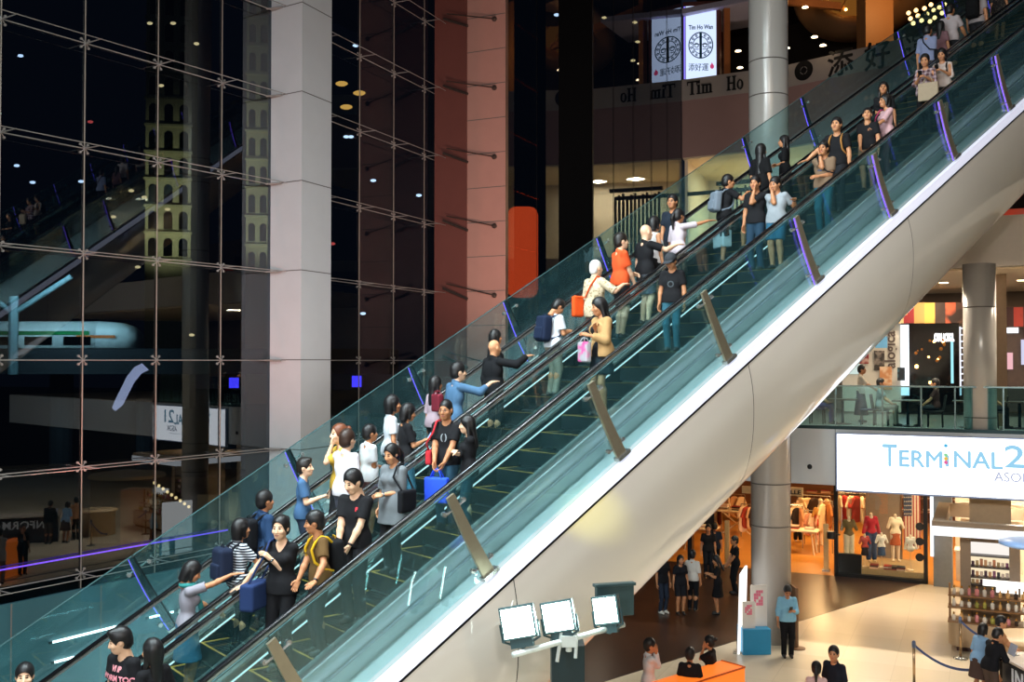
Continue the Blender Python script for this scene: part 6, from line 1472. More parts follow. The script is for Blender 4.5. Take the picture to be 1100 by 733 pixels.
mb = MB(); pc = on_sm(1064, 600, 0.9); mb.obox(pc * (1, 1, 0) - SB * 0.5, SB * 1.0, SM * 1.0, ZZ * Z2B); struct('column_7', mb, mat('column_taupe', '#a08a6c', rough=0.5))
# lit shelf tower
u0, u1 = 1043, 1084; ta = on_sm(u0, 600, 0.35); tb_ = on_sm(u1, 600, 0.35); wv = (tb_ - ta) * (1, 1, 0); zt2 = at_depth(1050, 578, ta[1])[2]
tw = empty('shelf_tower', tuple(ta * (1, 1, 0)), 0, 'taupe tower of lit shelves with small boxes under the kiosk canopy', 'shelf')
mb = MB(); mb.obox(ta * (1, 1, 0) - unit(wv) * 0.25, wv + unit(wv) * 0.5, SM * 0.1, ZZ * zt2); obj('back_panel', mb, M_TAUPE, tw)
for q in (0, 1): mb = MB(); mb.obox(ta * (1, 1, 0) + wv * q - unit(wv) * (0.25 if q == 0 else 0.0), unit(wv) * 0.25, -SM * 0.35, ZZ * zt2); obj('side_panel', mb, M_TAUPE, tw)
rows = [(582, 594, None), (596, 606, 'b'), (608, 617, 'c'), (618, 625, 'd')]
for i, (v0, v1, k) in enumerate(rows):
    za, zb2 = at_depth(1050, v1, ta[1])[2], at_depth(1050, v0, ta[1])[2]
    mb = MB(); mb.obox(ta * (1, 1, 0) - SM * 0.02 + ZZ * za, wv, SM * 0.015, ZZ * (zb2 - za)); obj('lit_back', mb, glow('shelf_glow_%d' % i, (1, 0.82, 0.55) if i else (1, 0.93, 0.86), 1.0 if i < 3 else 0.7), tw)
    mb = MB(); mb.obox(ta * (1, 1, 0) - SM * 0.33 + ZZ * (za - 0.03), wv, SM * 0.32, ZZ * 0.03); obj('shelf', mb, mat('shelf_dark', '#3a3029', rough=0.4), tw)
    if k:
        for j in range(9):
            p = ta * (1, 1, 0) + wv * ((j + 0.5) / 9) - SM * 0.2 + ZZ * (za + 0.001); c = rnd.choice(['#c9825a', '#8a4a6a', '#e0c6b0', '#4a2a3a', '#b89a6a', '#2a2228', '#d9a070']); h_ = (zb2 - za) * rnd.uniform(0.45, 0.75)
            mb = MB(); mb.obox(p - unit(wv) * 0.036, unit(wv) * 0.072, SM * 0.06, ZZ * h_); o = obj('perfume_box', mb, mat('box' + c.lstrip('#'), c, rough=0.35), bevel=0.006); tag(o, 'small box on the %s lit shelf of the taupe tower' % {'b': 'upper', 'c': 'middle', 'd': 'lowest'}[k], 'box', 'boxes on the %s shelf of the tower' % {'b': 'upper', 'c': 'middle', 'd': 'lowest'}[k])
# perfume counter in front: three tiers of bottles on a rounded base
p0 = fl(1018, 699); p1 = p0 + SB * 2.6; cdir = SB
pcn = empty('perfume_counter', tuple(p0), 0, 'rounded taupe counter with rows of glass perfume bottles', 'counter')
mb = MB(); prof = []
N = 10
base = [p0 + SB * 0.25 + (-SB * 0.25 * math.cos(t) * 1 + SM * (0.45 - 0.45 * math.sin(t))) for t in np.linspace(0, math.pi / 2, N)] + [p1, p1 + SM * 0.9, p0 + SM * 0.9 + SB * 0.1]
mb.prism([tuple(q[:2]) for q in base], 0.12, 0.69); obj('body', mb, mat('counter_taupe', '#b59c7c', rough=0.35, var=0.06), pcn)
mb = MB(); mb.obox(p0 + SB * 0.2 + SM * 0.1, SB * 2.4, SM * 0.75, ZZ * 0.12); obj('plinth', mb, mat('plinth_brown', '#4a2a20', rough=0.4), pcn)
for k, (z, m0) in enumerate(((0.69, 0.05), (1.00, 0.25), (1.26, 0.45))):
    mb = MB(); mb.obox(p0 + SM * m0 + ZZ * z, SB * 2.6, SM * 0.42, ZZ * 0.03); obj('shelf', mb, mat('shelf_brown', '#8a6138', rough=0.35), pcn)
for q in (0.02, 2.5): mb = MB(); mb.obox(p0 + SB * q + SM * 0.45 + ZZ * 0.69, SB * 0.05, SM * 0.05, ZZ * 0.9); obj('upright', mb, mat('shelf_brown', '#8a6138'), pcn)
for q, (u0, u1, v0, v1) in enumerate(((1037, 1075, 627, 636), (1033, 1048, 637, 642), (1058, 1075, 638, 643))):
    mb = MB(); p = p0 + SB * (0.55 + q * 0.55 if q else 0.8) + SM * 0.62 + ZZ * (1.42 if q else 1.56); mb.obox(p, SB * (1.3 if q == 0 else 0.5), SM * 0.1 + ZZ * 0.12, ZZ * 0.02); obj('lit_price_board', mb, glow('board_white', (1, 0.98, 0.94), 1.7), pcn)
M_BOT = [mat('bottle_amber', '#d9a766', rough=0.08, spec=0.8), mat('bottle_clear', '#e8ddcb', rough=0.08, spec=0.8), mat('bottle_pink', '#d98a8a', rough=0.1), mat('bottle_green', '#a9a24a', rough=0.1), mat('bottle_dark', '#3a2a22', rough=0.1)]
for k, (z, m0) in enumerate(((0.722, 0.22), (1.032, 0.42), (1.292, 0.58))):
    for j in range(14):
        p = p0 + SB * (0.14 + j * 0.175) + SM * m0 + ZZ * z; h_ = rnd.uniform(0.12, 0.2); r = rnd.uniform(0.035, 0.055)
        o = empty('perfume_bottle', tuple(p), 0, 'glass perfume bottle on the %s tier of the rounded counter' % ('lowest', 'middle', 'top')[k], 'bottle', 'bottles on the %s counter tier' % ('lowest', 'middle', 'top')[k])
        mb = MB(); mb.lathe([(r * 0.9, 0), (r, 0.01), (r, h_ * 0.8), (r * 0.4, h_ * 0.9), (r * 0.4, h_)], p, 8); obj('glass_body', mb, M_BOT[rnd.choice([0, 1, 1, 1, 2, 3, 4])], o, True); mb = MB(); mb.cyl(p + ZZ * h_, p + ZZ * (h_ + 0.05), r * 0.5, n=8); obj('cap', mb, mat('cap_gold', '#c9a050', rough=0.25, metal=0.8), o)
# pale blue disc at the right edge
pd = at_depth(1104, 584, 18.3); bd = empty('blue_disc', tuple(pd), 0, 'big pale blue rounded disc at the right edge in front of the kiosk', 'display disc')
mb = MB(); mb.lathe([(0.02, -0.07), (0.34, -0.07), (0.48, -0.025), (0.48, 0.025), (0.34, 0.07), (0.02, 0.07)], pd, 32); obj('disc', mb, mat('disc_blue', '#8fb0e0', rough=0.35, var=0.03), bd, True)
mb = MB(); mb.cyl((pd[0], pd[1], 0.03), pd - ZZ * 0.06, 0.04, n=10); mb.lathe([(0.3, 0), (0.3, 0.03), (0.05, 0.05)], (pd[0], pd[1], 0), 20); obj('stand', mb, M_STEEL, bd)

# ---- information desk
ic = fl(1046, 740); 
idk = empty('information_desk', tuple(fl(1075, 745)), 0, 'dark desk with a pale slanting top and white letters INFO at the lower right', 'desk')
zt3 = 1.08; A3 = at_z(1074, 702, zt3); B3 = at_z(1135, 735, zt3); dd = unit(B3 - A3); bk = np.array([-dd[1], dd[0], 0]); 
if bk[1] < 0: bk = -bk
mb = MB(); mb.obox(A3 * (1, 1, 0) + bk * 0.05, dd * 4, bk * 0.75, ZZ * (zt3 - 0.06)); obj('body', mb, mat('desk_dark', '#171c28', rough=0.3), idk)
mb = MB(); mb.obox(A3 * (1, 1, 0) - bk * 0.08 - dd * 0.1 + ZZ * (zt3 - 0.06), dd * 4.2, bk * 1.0, ZZ * 0.06); obj('top', mb, mat('desk_top', '#cdbfb0', rough=0.25), idk, bevel=0.015)
fo = bk * 0.043
text('lettering', 'INFORMATION', 0.42, A3 * (1, 1, 0) + fo + dd * 0.35 + ZZ * 0.58, dd, (0, 0, 1), mat('letter_white', '#e8ecf2', rough=0.5), idk, 0.004, 0.012, spacing=1.1)
rd = at_z(1095, 690, 1.02); o = empty('round_counter', (rd[0], rd[1], 0), 0, 'round cream counter beyond the information desk', 'counter'); mb = MB(); mb.lathe([(0.72, 0), (0.72, 0.95), (0.80, 0.97), (0.80, 1.02), (0.02, 1.03)], (rd[0] + .5, rd[1] + .35, 0), 36); obj('drum', mb, mat('counter_cream', '#e0c49a', rough=0.3), o, True)
tb3 = empty('tablet_stand', tuple(at_z(1082, 703, zt3 + 0.001)), 0, 'pale tablet on a stand on the information desk', 'tablet'); p = at_z(1082, 702, zt3 + 0.002); mb = MB(); mb.obox(p, dd * 0.25, bk * 0.08 + ZZ * 0.22, bk * 0.012); obj('screen', mb, mat('tablet_grey', '#9aa0b0', rough=0.2), tb3); mb = MB(); mb.obox(p + dd * 0.05, dd * 0.14, bk * 0.16, ZZ * 0.012); obj('foot', mb, M_STEEL, tb3)
# rope posts
def stanchion(u, v, label, hgt=0.98):
    p = fl(u, v); o = empty('rope_post', tuple(p), 0, label, 'post'); mb = MB(); mb.lathe([(0.17, 0), (0.17, 0.015), (0.03, 0.05)], p, 20); obj('base', mb, M_STEEL, o, True); mb = MB(); mb.cyl(p + ZZ * 0.03, p + ZZ * hgt, 0.03, n=12); obj('tube', mb, mat('post_champagne', '#b79a76', rough=0.25, metal=0.8), o, True); mb = MB(); mb.cyl(p + ZZ * (hgt - 0.12), p + ZZ * hgt, 0.042, n=12); mb.ball(p + ZZ * hgt, 0.04); obj('head', mb, mat('post_head', '#5a6a8a', rough=0.3, metal=0.5), o, True); return p + ZZ * (hgt - 0.06)
h1 = stanchion(982, 738, 'rope post nearest the bottom edge, left end of the blue belt'); h2 = stanchion(1032, 708, 'rope post standing by the rounded perfume counter')
h3 = h2 + (h1 - h2) * 0.2 + np.array([1.5, -1.2, 0])
def belt(a, b, sag, label): pts = [a + (b - a) * t - ZZ * sag * 4 * t * (1 - t) for t in np.linspace(0, 1, 12)]; mb = MB(); mb.sweep([(-0.006, -0.03), (0.006, -0.03), (0.006, 0.03), (-0.006, 0.03)], lambda i, p: pts[i] + unit(np.cross(pts[-1] - pts[0], ZZ)) * p[0] + ZZ * p[1], list(range(12))); o = obj('barrier_belt', mb, mat('belt_blue', '#3c4f80', rough=0.6)); tag(o, label, 'belt')
hp = at_depth(1044, 720, h1[1] + 0.6); belt(h1, hp, 0.16, 'blue barrier belt sagging between the front post and the people at the desk'); hq = at_depth(1050, 682, h2[1] - 0.3); belt(h2, hq, 0.03, 'short blue barrier belt from the post by the perfume counter')

# ---- poster stand, easel boards, orange box
pb = fl(813, 704); yw = R_(12); X = np.array([math.cos(yw), -math.sin(yw) * -0.3, 0]); X = unit(X); Yv = np.array([-X[1], X[0], 0])
ps = empty('poster_stand', tuple(pb), 0, 'bright blue box stand holding two clear sheets with pink prints beside the column', 'display stand')
mb = MB(); mb.obox(pb - X * 0.34, X * 0.70, Yv * 0.55, ZZ * 0.62); obj('blue_box', mb, mat('stand_blue', '#1f8ec0', rough=0.45, var=0.05), ps, bevel=0.01)
for x, y, w_, h_, c in ((-0.16, 0.12, 0.32, 0.66, 'low'), (0.10, 0.30, 0.42, 1.02, 'tall')):
    mb = MB(); o_ = pb + X * (x - 0.16) + Yv * y + ZZ * 0.62; mb.obox(o_, X * w_, Yv * 0.012, ZZ * h_); obj('clear_sheet', mb, mat('sheet_pale', '#d9d6d0', rough=0.2, var=0.03), ps)
    mb = MB()
    for i in range(5):
        for j in range(4):
            if (i * 3 + j * 5) % 4: mb.obox(o_ + X * w_ * (0.2 + 0.14 * j) - Yv * 0.004 + ZZ * h_ * (0.5 + 0.075 * i), X * w_ * 0.13, Yv * 0.004, ZZ * h_ * 0.07)
    obj('pink_print', mb, mat('print_pink', '#d9708a', rough=0.6), ps)
eb = fl(792, 703); o = empty('leaning_board', tuple(eb), 0, 'tall white board leaning by the round column, seen edge on', 'board')
ev = unit(fl(812, 662) - eb); 
mb = MB(); mb.obox(eb, ev * 1.15, np.array([0.05, -0.02, 0]), ZZ * 1.95 + np.array([0.06, 0.0, 0])); obj('face', mb, mat('board_white', '#504f4d', rough=0.4), o); mb = MB(); mb.obox(eb - np.array([0.1, 0.0, 0]), ev * 0.1, np.array([0.3, 0, 0]), ZZ * 0.05); obj('foot', mb, M_STEEL, o)
sb_ = fl(856.5, 697); o = empty('sign_holder', tuple(sb_), 0, 'thin upright sign holder just behind the guard in the blue shirt', 'sign'); mb = MB(); mb.obox(sb_ - (0.03, 0, 0), (0.06, 0.0, 0), (0.0, 0.5, 0), ZZ * 1.5); obj('panel', mb, mat('holder_brown', '#6a4a30', rough=0.4), o); mb = MB(); mb.lathe([(0.2, 0), (0.2, 0.02), (0.03, 0.04)], sb_, 18); obj('base', mb, mat('holder_brown', '#6a4a30'), o)
# orange box: its lit top and front
zo = 1.15; c1, c2, c3 = at_z(775, 710, zo), at_z(800, 717, zo), at_z(700, 733, zo)
ua, ub_ = c2 - c1, (c3 - c1) * 1.9
ob = empty('orange_booth', tuple((c1 + ub_ * 0.5) * (1, 1, 0)), 0, 'glowing orange box-shaped booth at the bottom edge', 'booth')
uo = unit(ua) * 2.2; 
c_front = c2 + (c3 - c1) * 1.9
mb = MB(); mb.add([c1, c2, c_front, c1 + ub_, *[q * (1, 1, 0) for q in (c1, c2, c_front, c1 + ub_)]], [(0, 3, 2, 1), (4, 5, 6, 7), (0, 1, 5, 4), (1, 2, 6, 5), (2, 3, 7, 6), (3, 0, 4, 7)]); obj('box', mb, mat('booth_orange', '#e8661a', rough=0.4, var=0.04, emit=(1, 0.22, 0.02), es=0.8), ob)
mb = MB(); 
for a_, b_ in ((c1, c2), (c2, c_front)): mb.cyl(a_, b_, 0.02, n=6)
obj('edge_trim', mb, mat('booth_edge', '#d9600f', rough=0.4), ob)

# ---- floodlights on a bar in front of the casing
fr = empty('floodlight_rig', tuple(at_depth(610, 690, 11.2) * (1, 1, 0)), 0, 'white pipe with three square floodlights blazing below the escalator casing', 'floodlight rig')
Df = 11.0
M_PIPE = mat('pipe_white', '#c9d2cf', rough=0.4, metal=0.3); M_HOUS = mat('floodlight_grey', '#3d5356', rough=0.4, metal=0.5)
bl_, br_ = at_depth(551, 704, Df - 0.35), at_depth(670, 671, Df + 0.45)
mb = MB(); mb.cyl(bl_, br_, 0.032, n=12); obj('crossbar', mb, M_PIPE, fr, True)
mid = at_depth(611, 688, Df); mt0, mt1 = at_depth(592, 692, Df + 0.25), at_depth(628, 692, Df + 0.25); mb = MB(); mb.box((mt0[0], Df + 0.2, 0.0), (mt1[0], Df + 0.55, mt0[2])); obj('mast', mb, mat('mast_teal', '#10262b', rough=0.35, var=0.15), fr, bevel=0.01)
mb = MB(); mb.cyl(mid - ZZ * 0.12, mid + ZZ * 0.26, 0.035, n=10); mb.cbox(mid, (0.16, 0, 0), (0, 0.14, 0), (0, 0, 0.12)); mb.cyl(mid + (-0.13, -0.05, -0.22), mid + (-0.06, 0, 0.22), 0.02, n=8); mb.cyl(mid + (0.07, -0.05, -0.18), mid + (0.09, 0, 0.2), 0.02, n=8); obj('clamp', mb, M_PIPE, fr)
FLOODS = []
for u, v, w_, h_, yaw, D in ((556, 669, 0.33, 0.30, 12, Df - 0.28), (599, 663, 0.31, 0.29, 14, Df - 0.02), (650, 656, 0.26, 0.27, 26, Df + 0.3)):
    c = at_depth(u, v, D); a = R_(yaw); face = unit(np.array([-math.sin(a), -math.cos(a), 0.16])); X = unit(np.cross(face, ZZ)) * -1; 
    if X[0] < 0: X = -X
    Yu = np.cross(face, X); Yu = Yu if Yu[2] > 0 else -Yu
    ro = R_(12); X, Yu = X * math.cos(ro) + Yu * math.sin(ro), Yu * math.cos(ro) - X * math.sin(ro)
    mb = MB(); mb.cbox(c - face * 0.05, X * (w_ + 0.05), Yu * (h_ + 0.05), face * 0.09); 
    for k in range(6): mb.cbox(c - face * 0.13 + X * (k - 2.5) * w_ * 0.17, X * 0.012, Yu * h_ * 0.9, face * 0.08)
    hs_ = obj('floodlight', mb, M_HOUS, fr, bevel=0.008)
    mb = MB(); mb.cbox(c - face * 0.001, X * w_, Yu * h_, face * 0.012); o = obj('lamp_face', mb, glow('flood_white', (0.78, 1.0, 0.92), 22), hs_); o['label'] = 'blazing white lamp face'
    foot = c - Yu * (h_ * 0.5 + 0.12) - face * 0.05
    mb = MB(); mb.tube([c + X * (w_ / 2 + 0.04) - face * 0.05, c + X * (w_ / 2 + 0.04) - Yu * (h_ * 0.5 + 0.03) - face * 0.05, foot, c - X * (w_ / 2 + 0.04) - Yu * (h_ * 0.5 + 0.03) - face * 0.05, c - X * (w_ / 2 + 0.04) - face * 0.05], 0.014, 6); mb.cbox(c - Yu * (h_ * 0.5 + 0.07) - face * 0.07, X * w_ * 0.75, Yu * 0.09, face * 0.08); obj('bracket', mb, M_HOUS, hs_)
    FLOODS.append((c, face))
cc = at_depth(660, 646, Df + 0.55); mb = MB(); mb.cbox(cc, (0.44, 0.12, 0), (0, 0, 0.34), (-0.02, 0.05, 0)); mb.cbox(cc + ZZ * 0.19, (0.48, 0.13, 0), (0, 0, 0.035), (-0.03, 0.09, 0)); o = obj('back_housing', mb, M_HOUS, fr, bevel=0.006)
# ------------------------------------------------------------------ everybody
UPZ, DNZ = 51.4, 231.4
def esc_spot(u, v, lane, H, span, up, c):
    """where on the steps a rider of about height H stands when the top of the head is seen at (u, v)"""
    f0, f1 = (0.09, 0.20) if up else (0.18, 0.30)
    best = None
    for du in range(-6, 7):
        for i in range(-10, 11):
            w = lane + span * i / 10
            if abs(w - c) > 0.24: continue
            t, zr = on_w(u + du, v, w); k = math.floor((t - PH) / STEP_T); fr = t - PH - k * STEP_T
            Hh = (zr + fr * TAN) / 1.03
            e = abs(Hh - H) * 2.5 + max(0, 1.48 - Hh) * 30 + max(0, Hh - 1.86) * 30 + abs(w - lane) * 0.4 + abs(du) * 0.03 + max(0, f0 - fr) * 20 + max(0, fr - f1) * 20
            if best is None or e < best[0]: best = (e, w, t, k, Hh, fr)
    e, w, t, k, Hh, fr = best
    P = E(PH + k * STEP_T, w, 0) + HH * fr
    return P, max(1.45, min(1.88, Hh)), t, w
LOG = []
def rider(u, v, lane, H, facing, label, h=0.013, railR=None, railL=None, **k):
    c = C_NEAR if lane == 'n' else C_FAR
    P, Hh, t, w = esc_spot(u, v, c + max(-0.22, min(0.22, k.pop('dw', 0.0))), H, k.pop('span', 0.10), lane == 'f', c)
    P = P + ZZ * 0.010
    LOG.append((label[:30], round(t, 2), round(w, 2), round(Hh, 2)))
    for key, spec in (('armR', railR), ('armL', railL)):
        if spec is not None:
            side, dt = spec; wr = c + HW * side; hd = 'handR' if key == 'armR' else 'handL'
            tgt = E(t + dt, wr, 0.972); a = P + ZZ * 1.36 * Hh / 1.7; back = unit(a - tgt); k[key] = ('world', tuple(tgt + np.array([back[0], back[1], 0]) * 0.09 + ZZ * 0.028)); k[hd] = 'flat'
    return person(tuple(P), facing, label, H=Hh, h=h, **k)
BLK, CHAR, NAVY = '#17171a', '#26272b', '#1c2438'
# --- nearer escalator, coming down
i = rider(127, 673, 'n', 1.74, 212, 'man in a black tee with pink lettering at the bottom left, beside the long-haired woman', h=0.011, sk='d', hair=('quiff', 'black'), top=('tee', BLK), bottom=('trousers', CHAR), head=(38, -14), wide=1.08, dw=0.2, span=0.04, armL='down', armR='down', extras=(('print', [('VI IP', 0.075, 1.29, '#f0a0a8', 0), ('WORM TOC', 0.085, 1.19, '#f09aa6', 0), ('1985', 0.06, 1.10, '#f09aa6', 0)]),))
i = rider(165, 686, 'n', 1.62, 305, 'woman with long straight black hair seen from behind at the bottom left', sex='f', hair=('vlong', 'black'), top=('blouse', BLK), bottom=('trousers', BLK), armL='down', armR=(0.16, 0.20, 1.02), dw=-0.22, span=0.02)
i = rider(27, 712, 'f', 1.62, 160, 'person with a dark headband cut off by the bottom left corner', sk='d', hair=('short', 'black'), top=('tee', '#5a2a30'), bottom=('trousers', CHAR), dw=-0.2)
i = rider(303, 553, 'n', 1.62, 196, 'smiling woman in a black v-neck top with a hand on her chest', h=0.011, sex='f', sk='d', hair=('bun', 'black'), top=('blouse', BLK, 0.55, 'v'), bottom=('trousers', BLK), armL='chest', railR=(1, -0.42), head=(-2, -4), dw=0.22, span=0.03, extras=('braceletL',))
shoulder_bag(i, 'dark blue denim bag held in front of the woman in the black v-neck top', '#23345c', side=1, w=0.20, hgt=0.15, deep=0.09, y=0.17, z=0.86, kind='denim_bag')
i = rider(338, 548, 'n', 1.74, 238, 'man in a brown tee with yellow backpack straps looking down to the left', h=0.011, sk='c', hair=('short', 'black'), top=('tee', '#5d4526'), bottom=('trousers', CHAR), armR='front', railL=(-1, -0.30), head=(25, -8), dw=-0.20, span=0.03, lean=4, extras=('watchL',))
backpack(i, 'black backpack with yellow straps on the man in the brown tee', '#17181b', '#d2a31e', w=0.14, hgt=0.20)
i = rider(382, 503, 'n', 1.62, 205, 'boy in a black tee with a small red mark looking down, hands together', h=0.011, sk='d', hair=('short', 'black'), top=('tee', BLK), bottom=('trousers', CHAR), armR='front', armL='front', head=(12, -22), dw=0.0, span=0.06, extras=('watchL', ('print', [('F', 0.06, 1.27, '#d83a44', -0.07)])))
i = rider(417, 476, 'n', 1.66, 214, 'woman in a loose grey top with a black shoulder bag, looking down', h=0.011, sex='f', wide=1.16, sk='b', hair=('pony', 'black'), top=('loose', '#6d7276', 0.95), bottom=('trousers', BLK), armL='belly', armR='down', head=(5, -18), dw=0.18, span=0.04, extras=('braceletL',))
shoulder_bag(i, 'black shoulder bag of the woman in the loose grey top', '#15161a', side=-1, w=0.16, hgt=0.15)
i = rider(474, 429, 'n', 1.74, 202, 'man in glasses and a black tee holding a bright blue bag in front', h=0.011, sk='c', hair=('buzz', 'black'), top=('tee', BLK), bottom=('jeans', '#2a4a5c'), armR='front', armL='front', head=(0, -6), dw=0.16, span=0.06, extras=('glasses', ('print', [('( )', 0.11, 1.20, '#8a8f94', 0.0)])))
hand_bag(i, 'bright blue tote bag hanging from the hands of the man in glasses', '#2f55e8', at=(0.0, 0.30, 0.83), side='R', w=0.17, hgt=0.17, drop=0.11, deep=0.05)
o = shoulder_bag(i, 'small bag on a red strap over the shoulder of the man in glasses', '#c03038', side=1, w=0.09, hgt=0.10, z=0.95)
i = rider(504, 448, 'n', 1.60, 262, 'woman with long black hair and dark jacket, arms folded, seen in profile', h=0.011, sex='f', sk='d', hair=('long', 'black'), top=('jacket', '#141417'), bottom=('jeans', '#1f3a44'), armR='crossed', armL='crossed', head=(12, -6), dw=-0.18, span=0.06)
i = rider(646, 319, 'n', 1.63, 240, 'woman in a tan cardigan over a short black dress, holding a plastic bag', h=0.011, sex='f', sk='c', hair=('long', 'black'), top=('dress', '#14161a'), bottom=('skirt', '#15232a', 0.62), armR='chest', armL='phone', head=(20, -14), dw=-0.05, extras=(('over', 'jacket', '#b08a5c', 1.8),))
hand_bag(i, 'clear plastic bag with a pink print held by the woman in the tan cardigan', '#b8b0b6', side='R', w=0.12, hgt=0.15, drop=0.06, kind='plastic_bag', at=(0.06, 0.26, 1.14), m=blotch('plastic_bag', '#aaa6ac', '#d85a9a', 5, 0.3, 0.6))
i = rider(722, 272, 'n', 1.74, 206, 'man in a dark cap and black tee with blue jeans, looking down', h=0.011, sk='c', hair=('cap', '#33363a'), top=('tee', BLK), bottom=('jeans', '#2f5a68'), armR='down', armL='down', head=(10, -28), dw=0.0, extras=(('print', [('O', 0.16, 1.13, '#4a5054', 0.0)]),))
i = rider(810, 189, 'n', 1.74, 218, 'man in black holding a hand to his mouth beside the man in grey', sk='c', hair=('short', 'black'), top=('tee', BLK), bottom=('jeans', '#20384a'), armL='face', armR='down', head=(0, -4), dw=0.22, span=0.03)
i = rider(832, 190, 'n', 1.72, 222, 'man in a pale grey tee and blue shorts eating, watch on his wrist', sk='c', hair=('short', 'black'), top=('tee', '#8f969c'), bottom=('shorts', '#2c5a72'), wide=1.12, armR='face', railL=(-1, 0.05), head=(10, -14), dw=-0.22, span=0.03, extras=('watchL',))
i = rider(888, 152, 'n', 1.74, 218, 'man in a tan printed tee with a dark sling strap across his chest', sk='c', hair=('short', 'black'), top=('tee', '#7a6450'), bottom=('jeans', '#2a5866'), wide=1.05, armL='belly', armR='face', dw=-0.15, extras=('watchR', ('print', [('~', 0.16, 1.14, '#34466a', 0.04)])))
shoulder_bag(i, 'dark sling bag of the man in the tan tee', '#16161a', side=-1, cross=True, w=0.10, hgt=0.10, z=1.0)
i = rider(899, 126, 'n', 1.74, 216, 'man in a black tee with a reddish backpack strap, arm out to the rail', sk='b', hair=('short', 'black'), top=('tee', BLK), bottom=('trousers', CHAR), railR=(1, -0.3), armL='down', head=(0, 2), dw=0.12)
backpack(i, 'black backpack with tan straps on the man reaching for the rail', '#1a1a1c', '#a8763e', w=0.13, hgt=0.19)
i = rider(932, 116, 'n', 1.70, 220, 'man in a black tee and pale shorts with his chin raised', sk='b', hair=('short', 'black'), top=('tee', BLK), bottom=('shorts', '#8a7a66'), armL='down', armR='front', head=(-15, 8), dw=-0.05)
i = rider(949, 88, 'n', 1.60, 205, 'woman with long black hair and a black top beside the person in pink', sex='f', sk='c', hair=('long', 'black'), top=('blouse', BLK), bottom=('trousers', BLK), armR='belly', armL='down', dw=0.22, span=0.02)
i = rider(958, 101, 'n', 1.62, 262, 'person in a pale pink shirt seen from the side with a pink bag', sex='f', sk='c', hair=('bob', 'black'), top=('blouse', '#c9a0a4', 1.0), bottom=('trousers', '#4a3238'), armL='out', armR='down', dw=-0.2, span=0.04)
shoulder_bag(i, 'magenta bag at the front of the person in pale pink', '#a83a62', side=1, w=0.13, hgt=0.16, y=0.15, z=0.93)
i = rider(994, 58, 'n', 1.60, 214, 'woman in a red plaid shirt looking at her phone, tote bag on her arm', sex='f', sk='c', hair=('bun', 'black'), top=('blouse', stripes('plaid_red', '#4a2a2e', '#b09aa0', 'X', 11, 0.8, 0.55, 'Z'), 1.2), bottom=('trousers', BLK), armR='phone', armL='phone', head=(0, -20), dw=0.0)
phone(i, 'phone in the hands of the woman in the plaid shirt', 'R')
hand_bag(i, 'cream canvas tote bag hanging from the arm of the woman in plaid', '#a3917a', side='L', w=0.20, hgt=0.19, drop=0.14, at=(-0.10, 0.24, 1.20))
i = rider(1018, 52, 'n', 1.63, 216, 'woman in a white shirt and dark skirt with backpack straps, looking at her phone', sex='f', sk='c', hair=('bob', 'black'), top=('blouse', '#b8a79e', 1.1), bottom=('skirt', BLK), armR='phone', armL='phone', head=(0, -20), dw=0.05)
backpack(i, 'black backpack on the woman in the white shirt', '#151517', None, w=0.12, hgt=0.18)
phone(i, 'phone in the hands of the woman in the white shirt near the top', 'R')
# --- farther escalator, going up
i = rider(208, 602, 'f', 1.58, 62, 'woman in a grey tee, teal scarf and blue denim skirt, hand on the rail', h=0.011, sex='f', sk='c', hair=('bob', 'black'), top=('tee', '#8a8790'), bottom=('skirt', '#2f6480', 0.52), railR=(-1, 0.50), armL='out', head=(5, -25), dw=-0.1, extras=(('scarf', '#2f7a78'),))
i = rider(262, 557, 'f', 1.64, 50, 'person in a navy and white striped tee, dark backpack on, arm stretched forward', h=0.011, sex='f', sk='b', hair=('bob', 'black'), top=('tee', stripes('navy_stripe', '#161d2c', '#d8dce2', 'Z', 30, 0.8, 0.55)), bottom=('trousers', BLK), armR='out', armL='down', dw=-0.16)
backpack(i, 'navy backpack with a small red tag on the person in the striped tee', '#1a2338', '#16181f', w=0.15, hgt=0.22, deep=0.10)
i = rider(289, 527, 'f', 1.74, 48, 'man in a dark blue jacket with a black backpack, seen from behind', h=0.011, sk='c', hair=('short', 'black'), top=('jacket', '#223a5a'), bottom=('trousers', CHAR), armR='down', armL='down', dw=0.2)
backpack(i, 'black backpack on the man in the dark blue jacket', '#121419', None, w=0.14, hgt=0.22)
i = rider(325, 492, 'f', 1.74, 85, 'smiling man in a blue tee holding a phone, turned to the right', h=0.011, sk='d', hair=('quiff', 'dark'), top=('tee', '#3f5f82'), bottom=('jeans', '#2a3444'), armR='phone', armL='down', head=(10, 2), dw=0.15, handR='grip')
phone(i, 'phone held by the smiling man in the blue tee', 'R')
i = rider(367, 461, 'f', 1.78, 40, 'man in a white tee with grey sleeves and grey shorts, seen from behind', h=0.011, sk='d', hair=('short', 'brown'), top=('tee', '#d2cdd2', 1.0), bottom=('shorts', '#4a4c56'), wide=1.1, armR='down', armL='front', head=(-10, 0), dw=-0.22, span=0.03)
i = rider(372, 455, 'f', 1.60, 240, 'woman with reddish hair and yellow top, hand to her face, behind the man in white', sex='f', sk='d', hair=('bun', 'red'), top=('blouse', '#c9a23e'), bottom=('trousers', CHAR), armL='face', armR='down', dw=0.22, span=0.02)
i = rider(396, 456, 'f', 1.74, 58, 'man in a plain white tee with short black hair, seen from behind', h=0.011, sk='c', hair=('short', 'black'), top=('tee', '#cfd4d8'), bottom=('shorts', '#7a5a5e'), wide=1.1, armR='belly', armL='down', dw=0.05)
